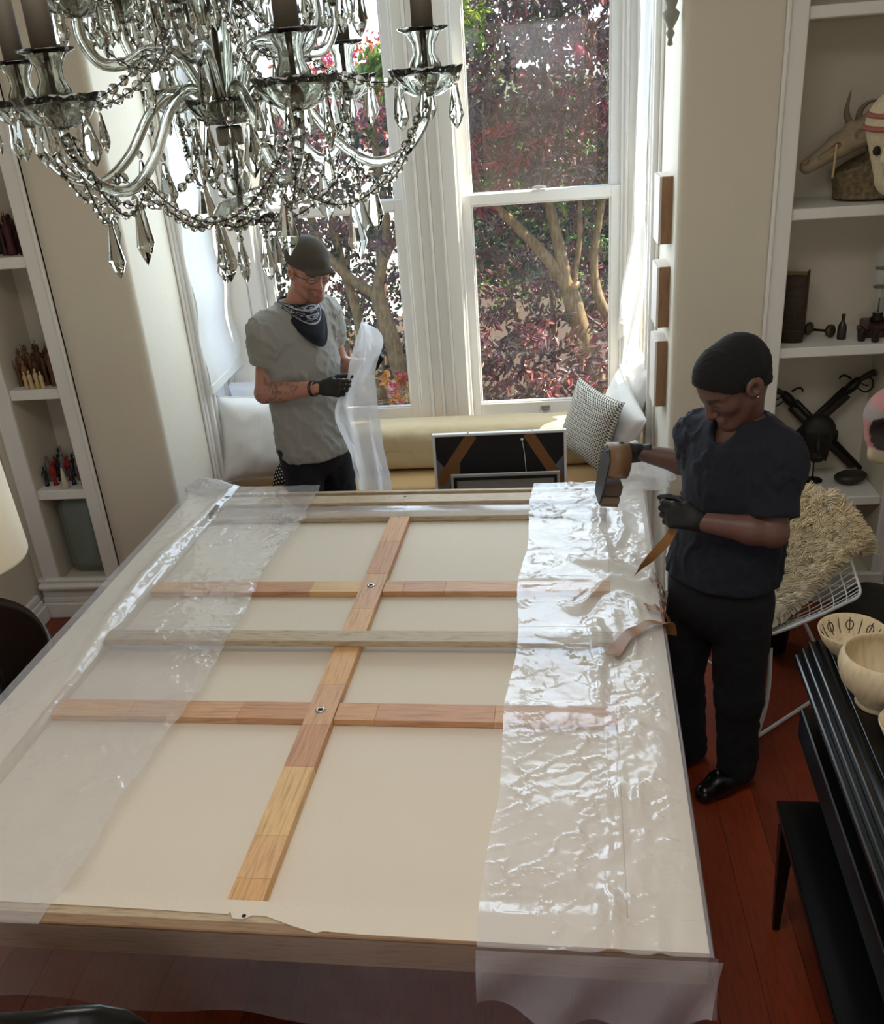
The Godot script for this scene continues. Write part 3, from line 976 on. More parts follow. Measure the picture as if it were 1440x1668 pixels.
func build_table_and_canvas() -> void:
	var dark := wood(T.grain, Color(0.20, 0.11, 0.075), 0.4, Vector3(0.8, 6, 6))
	var t := thing("dining_table", "dark wooden dining table under the large stretched canvas", "table")
	t.transform = BX
	var s := mb(false)
	bar(s, Vector3(-1.84, -0.130, -2.30), Vector3(-0.16, -0.0875, -0.22), 0.006)
	obj("tabletop", s, dark, t)
	s = mb(false)
	bar(s, Vector3(-1.76, -0.21, -2.22), Vector3(-0.24, -0.1305, -2.19), 0.003)
	bar(s, Vector3(-1.76, -0.21, -0.33), Vector3(-0.24, -0.1305, -0.30), 0.003)
	bar(s, Vector3(-1.76, -0.21, -2.19), Vector3(-1.73, -0.1305, -0.33), 0.003)
	bar(s, Vector3(-0.27, -0.21, -2.19), Vector3(-0.24, -0.1305, -0.33), 0.003)
	obj("apron", s, dark, t)
	for x in [-1.40, -0.45]:
		for z in [-2.05, -0.85]:
			s = mb(false)
			lathe(s, [Vector2(0, -0.8185), Vector2(0.02, -0.8185), Vector2(0.024, -0.79), Vector2(0.04, -0.21), Vector2(0.04, -0.1315), Vector2(0, -0.1315)], 4, Transform3D(Basis(Vector3.UP, PI / 4), Vector3(x, 0, z)))
			obj("leg", s, dark, t)
	# timber tones
	M.blocks = []
	for c in [Color(0.83, 0.63, 0.44), Color(0.88, 0.70, 0.50), Color(0.80, 0.60, 0.45), Color(0.87, 0.68, 0.46), Color(0.90, 0.74, 0.52), Color(0.84, 0.66, 0.50)]:
		M.blocks.append([wood(T.grain, c, 0.55, Vector3(0.45, 8, 8)), wood(T.grain, c, 0.55, Vector3(8, 8, 0.45))])
	var rail_x := wood(T.grain, Color(0.76, 0.68, 0.565), 0.6, Vector3(0.9, 8, 8))
	var grey_x := wood(T.grain, Color(0.75, 0.68, 0.57), 0.6, Vector3(0.9, 8, 8))
	var side_x := wood(T.grain, Color(0.60, 0.48, 0.36), 0.7, Vector3(0.9, 8, 8))
	M.linen = bumpy(std(Color(0.875, 0.83, 0.76), 0.9), T.fine, 0.25, Vector3(10, 10, 10))
	var c := thing("stretched_canvas", "very large canvas lying face down with its wooden stretcher bars showing", "canvas")
	c.transform = BX
	var cv := mb(false)
	bar(cv, Vector3(-1.99, -0.056, -2.44), Vector3(-0.01, -0.050, -0.02))
	obj("canvas_back", cv, M.linen, c)
	# outer rails
	var r := mb(false)
	bar(r, Vector3(-2.0, -0.086, -0.026), Vector3(0, 0, 0), 0.0025)
	obj("near_rail", r, side_x, c)
	r = mb(false)
	bar(r, Vector3(-1.97, -0.049, -0.087), Vector3(-0.03, -0.0005, -0.0265), 0.002)
	obj("near_rail", r, rail_x, c)
	r = mb(false)
	bar(r, Vector3(-2.0, -0.086, -2.474), Vector3(0, 0, -2.452), 0.0025)
	obj("far_rail", r, rail_x, c)
	r = mb(false)
	bar(r, Vector3(-1.96, -0.049, -2.42), Vector3(-0.04, 0, -2.337), 0.002)
	obj("far_rail", r, rail_x, c)
	r = mb(false)
	bar(r, Vector3(-1.85, -0.049, -2.336), Vector3(-0.16, -0.026, -2.24), 0.003)
	obj("far_rail", r, rail_x, c)
	for s2 in [-1, 1]:
		r = mb(false)
		var x0 := -2.0 if s2 < 0 else -0.022
		bar(r, Vector3(x0, -0.086, -2.4515), Vector3(x0 + 0.022, 0, -0.0265), 0.0025)
		obj("side_rail", r, M.linen, c)
		r = mb(false)
		x0 = -1.974 if s2 < 0 else -0.155
		bar(r, Vector3(x0, -0.049, -2.236), Vector3(x0 + 0.129, -0.006, -0.088), 0.002)
		obj("side_rail", r, M.linen, c)
	for x0 in [-1.9995, -0.157]:
		r = mb(false)
		bar(r, Vector3(x0, 0.0002, -2.452), Vector3(x0 + 0.1565, 0.0016, -0.0875), 0.0003)
		bar(r, Vector3(x0 + (0.1545 if x0 < -1.0 else 0.0), -0.049, -2.239), Vector3(x0 + (0.1565 if x0 < -1.0 else 0.002), 0.0001, -0.0875))
		obj("canvas_wrap", r, M.linen, c)
	# cross bars of finger-jointed blocks
	bar_of_blocks(c, "cross_bar", 0, [-1.8425, -1.62, -1.47, -1.234, -1.049], -1.665, -1.586, -0.049, -0.0275, 1)
	bar_of_blocks(c, "cross_bar", 0, [-0.964, -0.891, -0.74, -0.45, -0.1575], -1.665, -1.586, -0.049, -0.0275, 2)
	bar_of_blocks(c, "cross_bar", 0, [-1.8425, -1.60, -1.257, -1.049], -0.894, -0.809, -0.049, -0.0275, 3)
	bar_of_blocks(c, "cross_bar", 0, [-0.964, -0.844, -0.50, -0.1575], -0.894, -0.809, -0.049, -0.0275, 0)
	r = mb(false)
	bar(r, Vector3(-1.842, -0.0205, -1.264), Vector3(-0.158, 0.002, -1.195), 0.0025)
	obj("cross_bar", r, grey_x, c)
	bar_of_blocks(c, "centre_bar", 2, [-2.239, -1.988, -1.713, -1.45, -1.20], -1.049, -0.965, -0.049, -0.0215, 0)
	bar_of_blocks(c, "centre_bar", 2, [-1.199, -0.98, -0.776, -0.587, -0.32, -0.177, -0.0875], -1.049, -0.965, -0.049, -0.0215, 1)
	for z in [-1.621, -0.846]:
		var wsh := mb(true)
		lathe(wsh, [Vector2(0.0075, -0.0215), Vector2(0.0145, -0.0213), Vector2(0.0150, -0.0195), Vector2(0.0095, -0.0180), Vector2(0.0075, -0.0192), Vector2(0.0075, -0.0215)], 20, Transform3D(Basis(), Vector3(-1.011, 0, z)))
		var w := obj("washer", wsh, M.steel, c)
		var sc := mb(true)
		lathe(sc, [Vector2(0, -0.0214), Vector2(0.0072, -0.0213), Vector2(0.0070, -0.0195), Vector2(0.003, -0.0188), Vector2(0.0022, -0.0200), Vector2(0, -0.0202)], 14, Transform3D(Basis(), Vector3(-1.011, 0, z)))
		obj("screw", sc, M.iron, w)
	for p in [[-1.01, -2.396, 0.006], [-1.075, -2.392, 0.003]]:
		var pl := mb(false)
		box(pl, Vector3(p[0], 0.0, p[1]), Vector3(p[2] * 1.6, 0.0016, p[2] * 2.0), 0.0003)
		obj("screw_hole", pl, M.iron, c)
	# canvas turned over the near rail, cut off in a ragged line
	var f := PackedVector2Array()
	for q in [[-1.9995, 0.087], [-0.0005, 0.087], [-0.0005, 0.004], [-0.30, 0.004], [-0.55, 0.006], [-0.72, 0.008], [-0.798, 0.012], [-0.815, 0.006], [-0.87, 0.022], [-0.935, 0.045], [-0.965, 0.046], [-0.985, 0.034], [-1.008, 0.034], [-1.018, 0.052], [-1.022, 0.046], [-1.3, 0.050], [-1.6, 0.052], [-1.9995, 0.052]]:
		f.append(Vector2(q[0], q[1]))
	f.reverse()
	var area := 0.0
	for i in f.size(): area += f[i].cross(f[(i + 1) % f.size()])
	if area < 0.0: f.reverse()
	var fs := mb(false)
	slab(fs, f, 0.0016, Transform3D(Basis(Vector3(1, 0, 0), Vector3(0, 0, -1), Vector3(0, 1, 0)), Vector3(0, 0.0002, 0)))
	obj("canvas_flap", fs, M.linen, c)
	var sc2 := mb(true)
	lathe(sc2, [Vector2(0, 0.0018), Vector2(0.005, 0.0019), Vector2(0.0045, 0.003), Vector2(0, 0.0034)], 12, Transform3D(Basis(), Vector3(-0.984, 0, -0.043)))
	obj("screw", sc2, M.iron, c)

# cuts: the ends of the blocks along axis (0 = x, 2 = z); a..b the width, y0..y1 the height
func bar_of_blocks(parent: Node3D, called: String, axis: int, cuts: Array, a: float, b: float, y0: float, y1: float, seed_at: int) -> void:
	var root := Node3D.new()
	root.name = called
	var n := 0
	while parent.has_node(NodePath(root.name)):
		n += 1
		root.name = "%s_%03d" % [called, n]
	parent.add_child(root)
	for i in cuts.size() - 1:
		var st := mb(false)
		var lo: float = cuts[i] + 0.0002
		var hi: float = cuts[i + 1] - 0.0002
		if axis == 0: bar(st, Vector3(lo, y0, a), Vector3(hi, y1, b), 0.0008)
		else: bar(st, Vector3(a, y0, lo), Vector3(b, y1, hi), 0.0008)
		obj("block", st, M.blocks[(i * 2 + seed_at * 3 + i / 2) % M.blocks.size()][0 if axis == 0 else 1], root)

# ---------------------------------------------------------------- polythene film folded over the canvas, brown tape
# crease height: soft waves, fine puckers that run across (x) and a few sharp ridges
func fold(x: float, z: float, sd: float) -> float:
	var a := noise.get_noise_2d(x * 300.0 + sd, z * 200.0)
	var b := noise.get_noise_2d(x * 900.0 + sd * 3.0, z * 3200.0 + 50.0)
	var c := noise.get_noise_2d(x * 480.0 + z * 620.0 + sd * 5.0, z * 380.0 - x * 240.0)
	var patch := smoothstep(-0.15, 0.35, noise.get_noise_2d(x * 420.0 - sd, z * 360.0 + 9.0))
	var ridge := maxf(0.0, 1.0 - absf(c) * 8.0)
	return a * 0.008 + b * 0.0009 * patch + ridge * ridge * 0.0042 * (0.3 + patch)

# height of the woodwork under the film
func under(x: float, z: float) -> float:
	if z > -0.09: return 0.0022
	if z > -1.285 and z < -1.175 and x > -1.96 and x < -0.12: return 0.0025
	if z < -2.33: return 0.0018
	if x < -1.83 or x > -0.17: return 0.0018
	if (z > -1.68 and z < -1.57) or (z > -0.91 and z < -0.79): return -0.0265
	return -0.024 if z < -2.23 else -0.046

func build_film() -> void:
	var m := bumpy(std(Color(0.93, 0.94, 0.97, 0.23), 0.15, 0.0, 0.66), T.crinkle, 0.10, Vector3(3.0, 3.0, 3.0))
	m.transparency = BaseMaterial3D.TRANSPARENCY_ALPHA
	m.cull_mode = BaseMaterial3D.CULL_DISABLED
	M.film = m
	var m2 := bumpy(std(Color(0.95, 0.95, 0.96, 0.10), 0.20, 0.0, 0.5), T.soft, 0.5, Vector3(2, 2, 2))
	m2.transparency = BaseMaterial3D.TRANSPARENCY_ALPHA
	m2.cull_mode = BaseMaterial3D.CULL_DISABLED
	M.film_thin = m2
	# left flap: rises along the outer rail, slopes down to its cut edge
	var left := sheet(130, 420, func(u: float, v: float) -> Vector3:
		var z := lerpf(-2.50, 0.012, v)
		var edge := -1.415 + 0.02 * noise.get_noise_2d(z * 130.0, 4.0) + 0.012 * sin(z * 5.0) - 0.02 * smoothstep(-0.2, 0.0, z)
		var x := lerpf(-2.045, edge, u)
		var out := 0.0
		var y := 0.010
		if u < 0.12:
			# the turn round the outer edge
			var a := (1.0 - u / 0.12)
			x = -2.012 - 0.05 * sin(a * PI * 0.5) * (0.6 + 0.5 * noise.get_noise_1d(z * 120.0))
			y = 0.016 - 0.15 * (1.0 - cos(a * PI * 0.5))
		else:
			var inner := smoothstep(-1.90, -1.78, x)
			var far := smoothstep(-2.28, -2.18, z)
			y = lerpf(0.016, -0.012 - 0.010 * sin((z + 1.2) * 2.0), inner * far)
			y += 0.018 * exp(-pow((x + 1.845 + 0.03 * sin(z * 3.0)) / 0.026, 2.0)) * (0.5 + 0.9 * absf(noise.get_noise_1d(z * 170.0 + 40.0)))
			for bz in [-1.625, -0.85]: y = maxf(y, -0.024 + 0.026 * exp(-pow((z - bz) / 0.06, 2.0)))
			y = maxf(y, 0.009 * exp(-pow((z + 1.23) / 0.05, 2.0)))
			y = lerpf(y, 0.006, smoothstep(-0.13, -0.08, z))
			y += fold(x, z, 11.0) * (1.0 - 0.65 * smoothstep(-0.10, -0.03, z)) * (1.0 + 1.5 * smoothstep(0.75, 1.0, u) * smoothstep(-0.7, -1.4, z))
			y += 0.024 * smoothstep(0.90, 1.0, u) * maxf(0.0, noise.get_noise_1d(z * 900.0)) + 0.010 * smoothstep(0.55, 0.9, u) * maxf(0.0, noise.get_noise_2d(x * 500.0, z * 700.0 + 20.0))
			y = maxf(y, under(x, z) + 0.003)
		return Vector3(x, y, z))
	var o := one("plastic_film", left, m, "clear plastic film folded over the left side of the stretched canvas", "plastic film", "", Vector3.ZERO)
	o.transform = BX
	# right flap
	var right := sheet(120, 440, func(u: float, v: float) -> Vector3:
		var z := lerpf(-2.49, 0.012, v)
		var edge := -0.465 + 0.012 * noise.get_noise_2d(z * 150.0, 14.0) + 0.008 * sin(z * 9.0)
		var x := lerpf(edge, 0.02, u)
		var y := 0.010
		if u > 0.93:
			var a := (u - 0.93) / 0.07
			x = 0.004 + 0.012 * sin(a * PI * 0.5)
			y = 0.008 - 0.085 * (1.0 - cos(a * PI * 0.5))
		else:
			var inner := 1.0 - smoothstep(-0.24, -0.15, x)
			var far := smoothstep(-2.30, -2.20, z)
			y = lerpf(0.012, -0.008 - 0.008 * sin((z + 1.0) * 2.2), inner * far)
			for bz in [-1.625, -0.85]: y = maxf(y, -0.024 + 0.028 * exp(-pow((z - bz) / 0.06, 2.0)))
			y = maxf(y, 0.010 * exp(-pow((z + 1.23) / 0.05, 2.0)))
			y = lerpf(y, 0.006, smoothstep(-0.13, -0.08, z))
			# deep folds along the rail
			var wob := noise.get_noise_1d(z * 140.0) * 0.06
			y += 0.024 * exp(-pow((x + 0.19 + wob) / 0.022, 2.0)) * maxf(0.0, 0.35 + noise.get_noise_1d(z * 210.0 + 70.0) * 1.6)
			y += 0.018 * exp(-pow((x + 0.10 - wob) / 0.014, 2.0)) * maxf(0.0, noise.get_noise_1d(z * 260.0 + 170.0) * 2.2)
			y += 0.030 * exp(-pow((z + 1.50 + (x + 0.2) * 0.55 + 0.05 * sin(x * 30.0)) / 0.035, 2.0)) * smoothstep(-0.36, -0.22, x)
			y += 0.026 * exp(-pow((z + 1.72 - (x + 0.2) * 0.7) / 0.030, 2.0)) * smoothstep(-0.34, -0.20, x)
			y += fold(x, z, 57.0) * 1.1 * (1.0 - 0.5 * smoothstep(-0.05, 0.0, z)) * (1.0 - 0.7 * smoothstep(-0.045, -0.01, x))
			y = maxf(y, under(x, z) + 0.003)
		return Vector3(x, y, z))
	o = one("plastic_film", right, m, "crumpled clear plastic film folded over the right side of the stretched canvas", "plastic film", "")
	o.transform = BX
	# the film under the canvas hangs down in front
	var hang := sheet(150, 22, func(u: float, v: float) -> Vector3:
		var x := lerpf(-2.02, 0.015, u)
		var low := -0.24 + 0.03 * noise.get_noise_1d(x * 120.0) - 0.02 * x
		low = lerpf(low, -0.135, smoothstep(-0.10, 0.0, x))
		var y := lerpf(0.001, low, v)
		var z := 0.008 + 0.03 * v + 0.012 * v * noise.get_noise_2d(x * 180.0, y * 120.0) + 0.010 * v * sin(x * 14.0)
		return Vector3(x, y, z))
	o = one("plastic_film", hang, m2, "thin plastic film hanging down in front of the near canvas edge", "plastic film", "")
	o.transform = BX
	# second layer at the near right corner with its gathered tail
	var tail := sheet(60, 30, func(u: float, v: float) -> Vector3:
		var x := lerpf(-0.47, 0.024, u)
		var low := lerpf(-0.115, -0.20, smoothstep(0.0, 0.75, u)) - 0.02 * sin(u * 7.0)
		low = lerpf(low, -0.125, smoothstep(0.82, 1.0, u))
		var y := lerpf(0.002, low, v)
		var z := 0.018 + 0.03 * v + 0.018 * v * sin(u * 16.0 + v * 3.0) + 0.012 * v * noise.get_noise_2d(x * 400.0, y * 150.0)
		return Vector3(x - 0.02 * v * u, y, z))
	o = one("plastic_film", tail, m, "gathered plastic film tail hanging at the near right canvas corner", "plastic film", "")
	o.transform = BX
	# bunched film at the far corners
	var milk := bumpy(std(Color(0.95, 0.955, 0.96, 0.50), 0.22, 0.0, 0.55), T.crinkle, 0.3, Vector3(3, 3, 3))
	milk.transparency = BaseMaterial3D.TRANSPARENCY_ALPHA
	milk.backlight_enabled = true
	milk.backlight = Color(0.7, 0.7, 0.7)
	M.milk = milk
	var bunch := func(c: Vector3, s: Vector3, sd: float) -> ArrayMesh:
		return sheet(70, 34, func(u: float, v: float) -> Vector3:
			var a := TAU * u
			var t := v * PI * 0.5
			var w := 1.0 + 0.45 * noise.get_noise_3d(cos(a) * 90.0 + sd, sin(a) * 90.0, v * 80.0) + 0.16 * absf(noise.get_noise_3d(cos(a) * 330.0 + sd, sin(a) * 330.0, v * 260.0))
			return c + Vector3(cos(a) * cos(t) * s.x, sin(t) * s.y, sin(a) * cos(t) * s.z) * w)
	o = one("plastic_film", bunch.call(Vector3(-0.02, 0.0, -2.50), Vector3(0.15, 0.15, 0.08), 5.0), milk, "bunched plastic film at the far right corner beside the tape dispenser", "plastic film")
	o.transform = BX
	o = one("plastic_film", bunch.call(Vector3(-1.93, 0.0, -2.49), Vector3(0.12, 0.055, 0.05), 25.0), milk, "small gathered plastic fold at the far left canvas corner", "plastic film")
	o.transform = BX
	# translucent film rolled along the far rail
	var roll := sheet(120, 12, func(u: float, v: float) -> Vector3:
		var x := lerpf(-1.80, -0.20, u)
		var a := v * PI
		return Vector3(x, -0.024 + 0.020 * sin(a) + 0.004 * noise.get_noise_2d(x * 160.0, v * 40.0), -2.288 - 0.052 * cos(a)))
	o = one("plastic_film", roll, m, "translucent film rolled along the far rail of the canvas", "plastic film")
	o.transform = BX
	# brown paper tape
	var tp := std(Color(0.54, 0.36, 0.185), 0.5)
	tape([Vector3(-0.165, 0.022, -1.09), Vector3(-0.13, 0.030, -1.165), Vector3(-0.085, 0.026, -1.235), Vector3(-0.04, 0.030, -1.27), Vector3(0.012, 0.018, -1.29), Vector3(0.024, -0.03, -1.30)], 0.05, Vector3(0.75, 0.15, 0.55), tp, "long creased strip of brown tape on the right film edge")
	tape([Vector3(-0.05, 0.022, -1.385), Vector3(-0.015, 0.03, -1.365), Vector3(0.012, 0.022, -1.345), Vector3(0.024, -0.02, -1.33)], 0.04, Vector3(0.3, 0, 0.95), tp, "short strip of brown tape just above the long one")
	tape([Vector3(-0.024, 0.02, -1.575), Vector3(0.008, 0.022, -1.55), Vector3(0.022, -0.015, -1.535)], 0.032, Vector3(0.2, 0, 0.95), tp, "small brown tape tab beside the navy person's hip")
	M.tape = tp

func tape(p: Array, w: float, side: Vector3, m: Material, label: String) -> void:
	side = side.normalized()
	var c := spline(p, 5)
	var mesh := sheet(c.size() - 1, 3, func(u: float, v: float) -> Vector3:
		var i := int(round(u * (c.size() - 1)))
		var q: Vector3 = c[i]
		return q + side * (v - 0.5) * w + Vector3(0, 0.004 * sin(u * 22.0 + v * 3.0), 0))
	var o := one("brown_tape", mesh, m, label, "tape", "brown tape on the film")
	o.transform = BX

# ---------------------------------------------------------------- window seat, cushions, blinds, small things in the bay
func turned(at: Vector3, yaw: float, pitch := 0.0, roll := 0.0) -> Transform3D:
	return Transform3D(Basis.from_euler(Vector3(deg_to_rad(pitch), deg_to_rad(yaw), deg_to_rad(roll))), at)

func pattern(n: int, f: Callable) -> ImageTexture:
	var im := Image.create(n, n, false, Image.FORMAT_RGB8)
	for y in n:
		for x in n:
			im.set_pixel(x, y, f.call(float(x) / n, float(y) / n))
	return ImageTexture.create_from_image(im)

func build_seat() -> void:
	var linen_white := bumpy(std(Color(0.90, 0.895, 0.88), 0.9), T.fine, 0.25, Vector3(6, 6, 6))
	var tan := bumpy(std(Color(0.70, 0.57, 0.38), 0.9), T.fine, 0.3, Vector3(6, 6, 6))
	var cream := bumpy(std(Color(0.84, 0.765, 0.61), 0.85), T.soft, 0.5, Vector3(3, 3, 3))
	var s := mb(false)
	bar(s, Vector3(XL + 0.002, 0, ZB + 0.05), Vector3(XR - 0.002, 0.30, -4.98), 0.004)
	var seat := thing("window_seat", "long built-in window seat with tan seat cushion below the bay windows", "window seat")
	obj("base", s, M.trim, seat)
	var pad := sheet(90, 40, func(u: float, v: float) -> Vector3:
		var a := v * TAU
		var c := cos(a); var d := sin(a)
		var z := signf(c) * pow(absf(c), 0.35) * 0.305
		var y := signf(d) * pow(absf(d), 0.45) * 0.06
		var x := lerpf(XL + 0.01, XR - 0.01, u)
		var e := 0.004 * noise.get_noise_3d(x * 110.0, y * 900.0, z * 220.0)
		return Vector3(x, 0.362 + y + e, -5.265 + z + e))
	obj("seat_cushion", pad, tan, seat)
	var roll := sheet(110, 40, func(u: float, v: float) -> Vector3:
		var a := v * TAU
		var c := cos(a); var d := sin(a)
		var end := 1.0 - pow(absf(u * 2.0 - 1.0), 14.0) * 0.6
		var x := lerpf(-1.28, 0.40, u)
		var z := signf(c) * pow(absf(c), 0.5) * 0.13 * end
		var y := signf(d) * pow(absf(d), 0.5) * 0.128 * end
		var e := 0.009 * noise.get_noise_3d(x * 120.0, a * 30.0, 3.0) + 0.005 * absf(noise.get_noise_3d(x * 420.0, a * 60.0, 9.0)) * (1.0 + 2.0 * smoothstep(0.0, -1.0, d))
		return Vector3(x, 0.555 + y + e - 0.012 * u, -5.30 + z + e - 0.05 * d * 0.3))
	one("bolster_cushion", roll, cream, "long cream yellow bolster cushion lying along the window seat back", "cushion")
	# pillows on the left
	var p := thing("pillow", "big plain white pillow leaning at the left end of the seat", "pillow")
	p.transform = turned(Vector3(-1.60, 0.685, -5.12), 24, -14, -6)
	obj("cover", cushion(0.44, 0.48, 0.22, 0.010, 3), linen_white, p)
	obj("piping", seam(0.44, 0.48), linen_white, p)
	p = thing("pillow", "white pillow at the back left corner of the seat behind the grey person", "pillow")
	p.transform = turned(Vector3(-1.555, 0.70, -5.43), 10, -14, 4)
	obj("cover", cushion(0.5, 0.48, 0.18, 0.008, 5), linen_white, p)
	var dots := std(Color(1, 1, 1), 0.9)
	dots.albedo_texture = pattern(96, func(x: float, y: float) -> Color:
		var q := Vector2(fmod(x * 6.0 + (0.5 if int(y * 6.0) % 2 == 1 else 0.0), 1.0) - 0.5, fmod(y * 6.0, 1.0) - 0.5)
		return Color(0.86, 0.85, 0.83) if q.length() < 0.27 else Color(0.07, 0.07, 0.075))
	dots.uv1_scale = Vector3(3, 2, 1)
	p = thing("pillow", "small black pillow with white dots beside the grey person's hip", "pillow")
	p.transform = turned(Vector3(-1.365, 0.545, -5.06), -16, -28, 10)
	obj("cover", cushion(0.36, 0.22, 0.11, 0.004, 8), dots, p)
	# pillows on the right
	var check := std(Color(1, 1, 1), 0.9)
	check.albedo_texture = pattern(64, func(x: float, y: float) -> Color:
		var a := fmod(x * 8.0, 1.0); var b := fmod(y * 8.0, 1.0)
		var on := (a < 0.5) != (b < 0.5)
		var tooth := absf(a - 0.5) + absf(b - 0.5) < 0.30
		return Color(0.87, 0.86, 0.82) if on or tooth else Color(0.25, 0.22, 0.18))
	check.uv1_scale = Vector3(3, 3, 1)
	p = thing("pillow", "brown and white checked pillow standing at the right end of the seat", "pillow")
	p.transform = turned(Vector3(0.245, 0.715, -5.01), -52, -14, -10)
	obj("cover", cushion(0.38, 0.40, 0.12, 0.004, 12), check, p)
	p = thing("pillow", "white pillow with piping leaning behind the checked pillow", "pillow")
	p.transform = turned(Vector3(0.475, 0.785, -5.21), -78, -10, -12)
	obj("cover", cushion(0.44, 0.54, 0.13, 0.010, 15), linen_white, p)
	obj("piping", seam(0.44, 0.54), linen_white, p)
	p = thing("pillow", "white pillow in the right corner nearest to the wall", "pillow")
	p.transform = turned(Vector3(0.395, 0.695, -5.05), -70, -12, -24)
	obj("cover", cushion(0.44, 0.44, 0.13, 0.010, 18), linen_white, p)
	obj("piping", seam(0.44, 0.44), linen_white, p)
	# the framed picture seen from its back, and the smaller panel in front of it
	var f := thing("framed_picture", "framed picture leaning backwards with black backing and brown tape corners", "picture")
	f.transform = turned(Vector3(-0.232, 0.018, -4.80), 0.0, -4.5)
	var fw := 0.70
	var fh := 0.735
	var b := mb(false)
	bar(b, Vector3(-fw / 2 + 0.012, 0.012, -0.012), Vector3(fw / 2 - 0.012, fh - 0.012, 0.004))
	obj("backing", b, std(Color(0.065, 0.063, 0.062), 0.6), f)
	b = mb(false)
	for e in [[-fw / 2, -fw / 2 + 0.014], [fw / 2 - 0.014, fw / 2]]:
		bar(b, Vector3(e[0], 0, -0.02), Vector3(e[1], fh, 0.014), 0.002)
	for e in [[0.0, 0.014], [fh - 0.014, fh]]:
		bar(b, Vector3(-fw / 2 + 0.0142, e[0], -0.02), Vector3(fw / 2 - 0.0142, e[1], 0.014), 0.002)
	obj("frame", b, std(Color(0.90, 0.90, 0.89), 0.5), f)
	var kraft := std(Color(0.50, 0.34, 0.18), 0.6)
	for q in [[Vector3(-0.14, fh - 0.01, 0.0046), Vector3(-0.33, 0.46, 0.0046)], [Vector3(0.15, fh - 0.01, 0.0046), Vector3(0.33, 0.43, 0.0046)], [Vector3(-0.24, 0.60, 0.0052), Vector3(-0.24, 0.25, 0.0052)]]:
		var ts := mb(false)
		var d: Vector3 = (q[1] - q[0]).normalized()
		var sd := Vector3(-d.y, d.x, 0) * 0.028
		slab(ts, PackedVector2Array([Vector2(q[0].x - sd.x, q[0].y - sd.y), Vector2(q[1].x - sd.x, q[1].y - sd.y), Vector2(q[1].x + sd.x, q[1].y + sd.y), Vector2(q[0].x + sd.x, q[0].y + sd.y)]), 0.0008, Transform3D(Basis(), Vector3(0, 0, q[0].z)))
		obj("tape_strip", ts, kraft, f)
	var grey := std(Color(0.42, 0.43, 0.44), 0.6)
	for sgn in [-1.0, 1.0]:
		var tb := mb(false)
		var poly := PackedVector2Array([Vector2(sgn * 0.334, 0.60), Vector2(sgn * 0.334, 0.30), Vector2(sgn * 0.20, 0.43)])
		if (poly[1] - poly[0]).cross(poly[2] - poly[0]) < 0.0: poly.reverse()
		slab(tb, poly, 0.0006, Transform3D(Basis(), Vector3(0, 0, 0.0041)))
		obj("corner_patch", tb, grey, f)
	b = mb(true)
	lathe(b, [Vector2(0, 0), Vector2(0.008, 0), Vector2(0.008, 0.004), Vector2(0, 0.005)], 10, Transform3D(Basis(Vector3.RIGHT, PI / 2), Vector3(0.12, 0.69, 0.0045)))
	tube(b, spline([Vector3(0.12, 0.69, 0.007), Vector3(0.13, 0.62, 0.008), Vector3(0.135, 0.54, 0.007), Vector3(0.14, 0.45, 0.007)], 5), 0.0022, 5)
	obj("hanging_wire", b, M.white_metal, f)
	f = thing("framed_picture", "smaller dark framed grey panel leaning in front of the black backed picture", "picture")
	f.transform = turned(Vector3(-0.205, 0.012, -4.735), 0.0, -3.0)
	b = mb(false)
	bar(b, Vector3(-0.256, 0.02, -0.008), Vector3(0.256, 0.515, 0.0))
	obj("panel", b, std(Color(0.56, 0.57, 0.55), 0.5), f)
	for e in [[0.0, 0.016, M.black, -0.01, 0.008], [-0.014, 0.0, std(Color(0.70, 0.70, 0.69), 0.4), -0.012, 0.004]]:
		b = mb(false)
		var i0: float = -0.27 + e[0] if e[0] >= 0.0 else -0.27 + e[0]
		var wdt: float = e[1] - e[0]
		var top: float = 0.53 - e[0]
		bar(b, Vector3(i0, 0.0, e[3]), Vector3(i0 + wdt, top, e[4]), 0.001)
		bar(b, Vector3(-i0 - wdt, 0.0, e[3]), Vector3(-i0, top, e[4]), 0.001)
		bar(b, Vector3(i0 + wdt, top - wdt, e[3]), Vector3(-i0 - wdt, top, e[4]), 0.001)
		obj("frame", b, e[2], f)
	# roman blind in the left cheek, half drawn; gathered sheer drape on the right
	var sheer := bumpy(std(Color(0.95, 0.95, 0.94), 0.9), T.soft, 0.3, Vector3(2, 2, 2))
	sheer.backlight_enabled = true
	sheer.backlight = Color(0.9, 0.9, 0.88)
	var blind := thing("roman_blind", "white roman blind half drawn in the left side of the bay", "blind")
	obj("fabric", sheet(24, 60, func(u: float, v: float) -> Vector3:
		var z := lerpf(-4.955, -5.575, u)
		var y := lerpf(3.15, 1.02 + 0.03 * u, v)
		return Vector3(-1.765 + 0.012 * sin(v * 34.0) * v + 0.010 * noise.get_noise_2d(z * 200.0, y * 120.0), y, z)), sheer, blind)
	b = mb(false)
	bar(b, Vector3(-1.772, 0.985, -5.57), Vector3(-1.752, 1.04, -4.955), 0.006)
	obj("bottom_bar", b, sheer, blind)
	var drape := sheet(30, 80, func(u: float, v: float) -> Vector3:
		var z := lerpf(-5.08, -5.56, u)
		var low := 0.98 + 0.22 * sin(u * 3.0)
		var y := lerpf(3.15, low, v)
		var gather := 0.020 + 0.030 * smoothstep(0.6, 1.0, v)
		return Vector3(0.515 - 0.05 * smoothstep(0.75, 1.0, v) + gather * sin(u * 26.0 + v * 4.0) * 0.8 + 0.02 * noise.get_noise_2d(z * 160.0, y * 70.0), y, z))
	one("sheer_drape", drape, sheer, "white sheer drape gathered at the right side of the bay", "curtain")
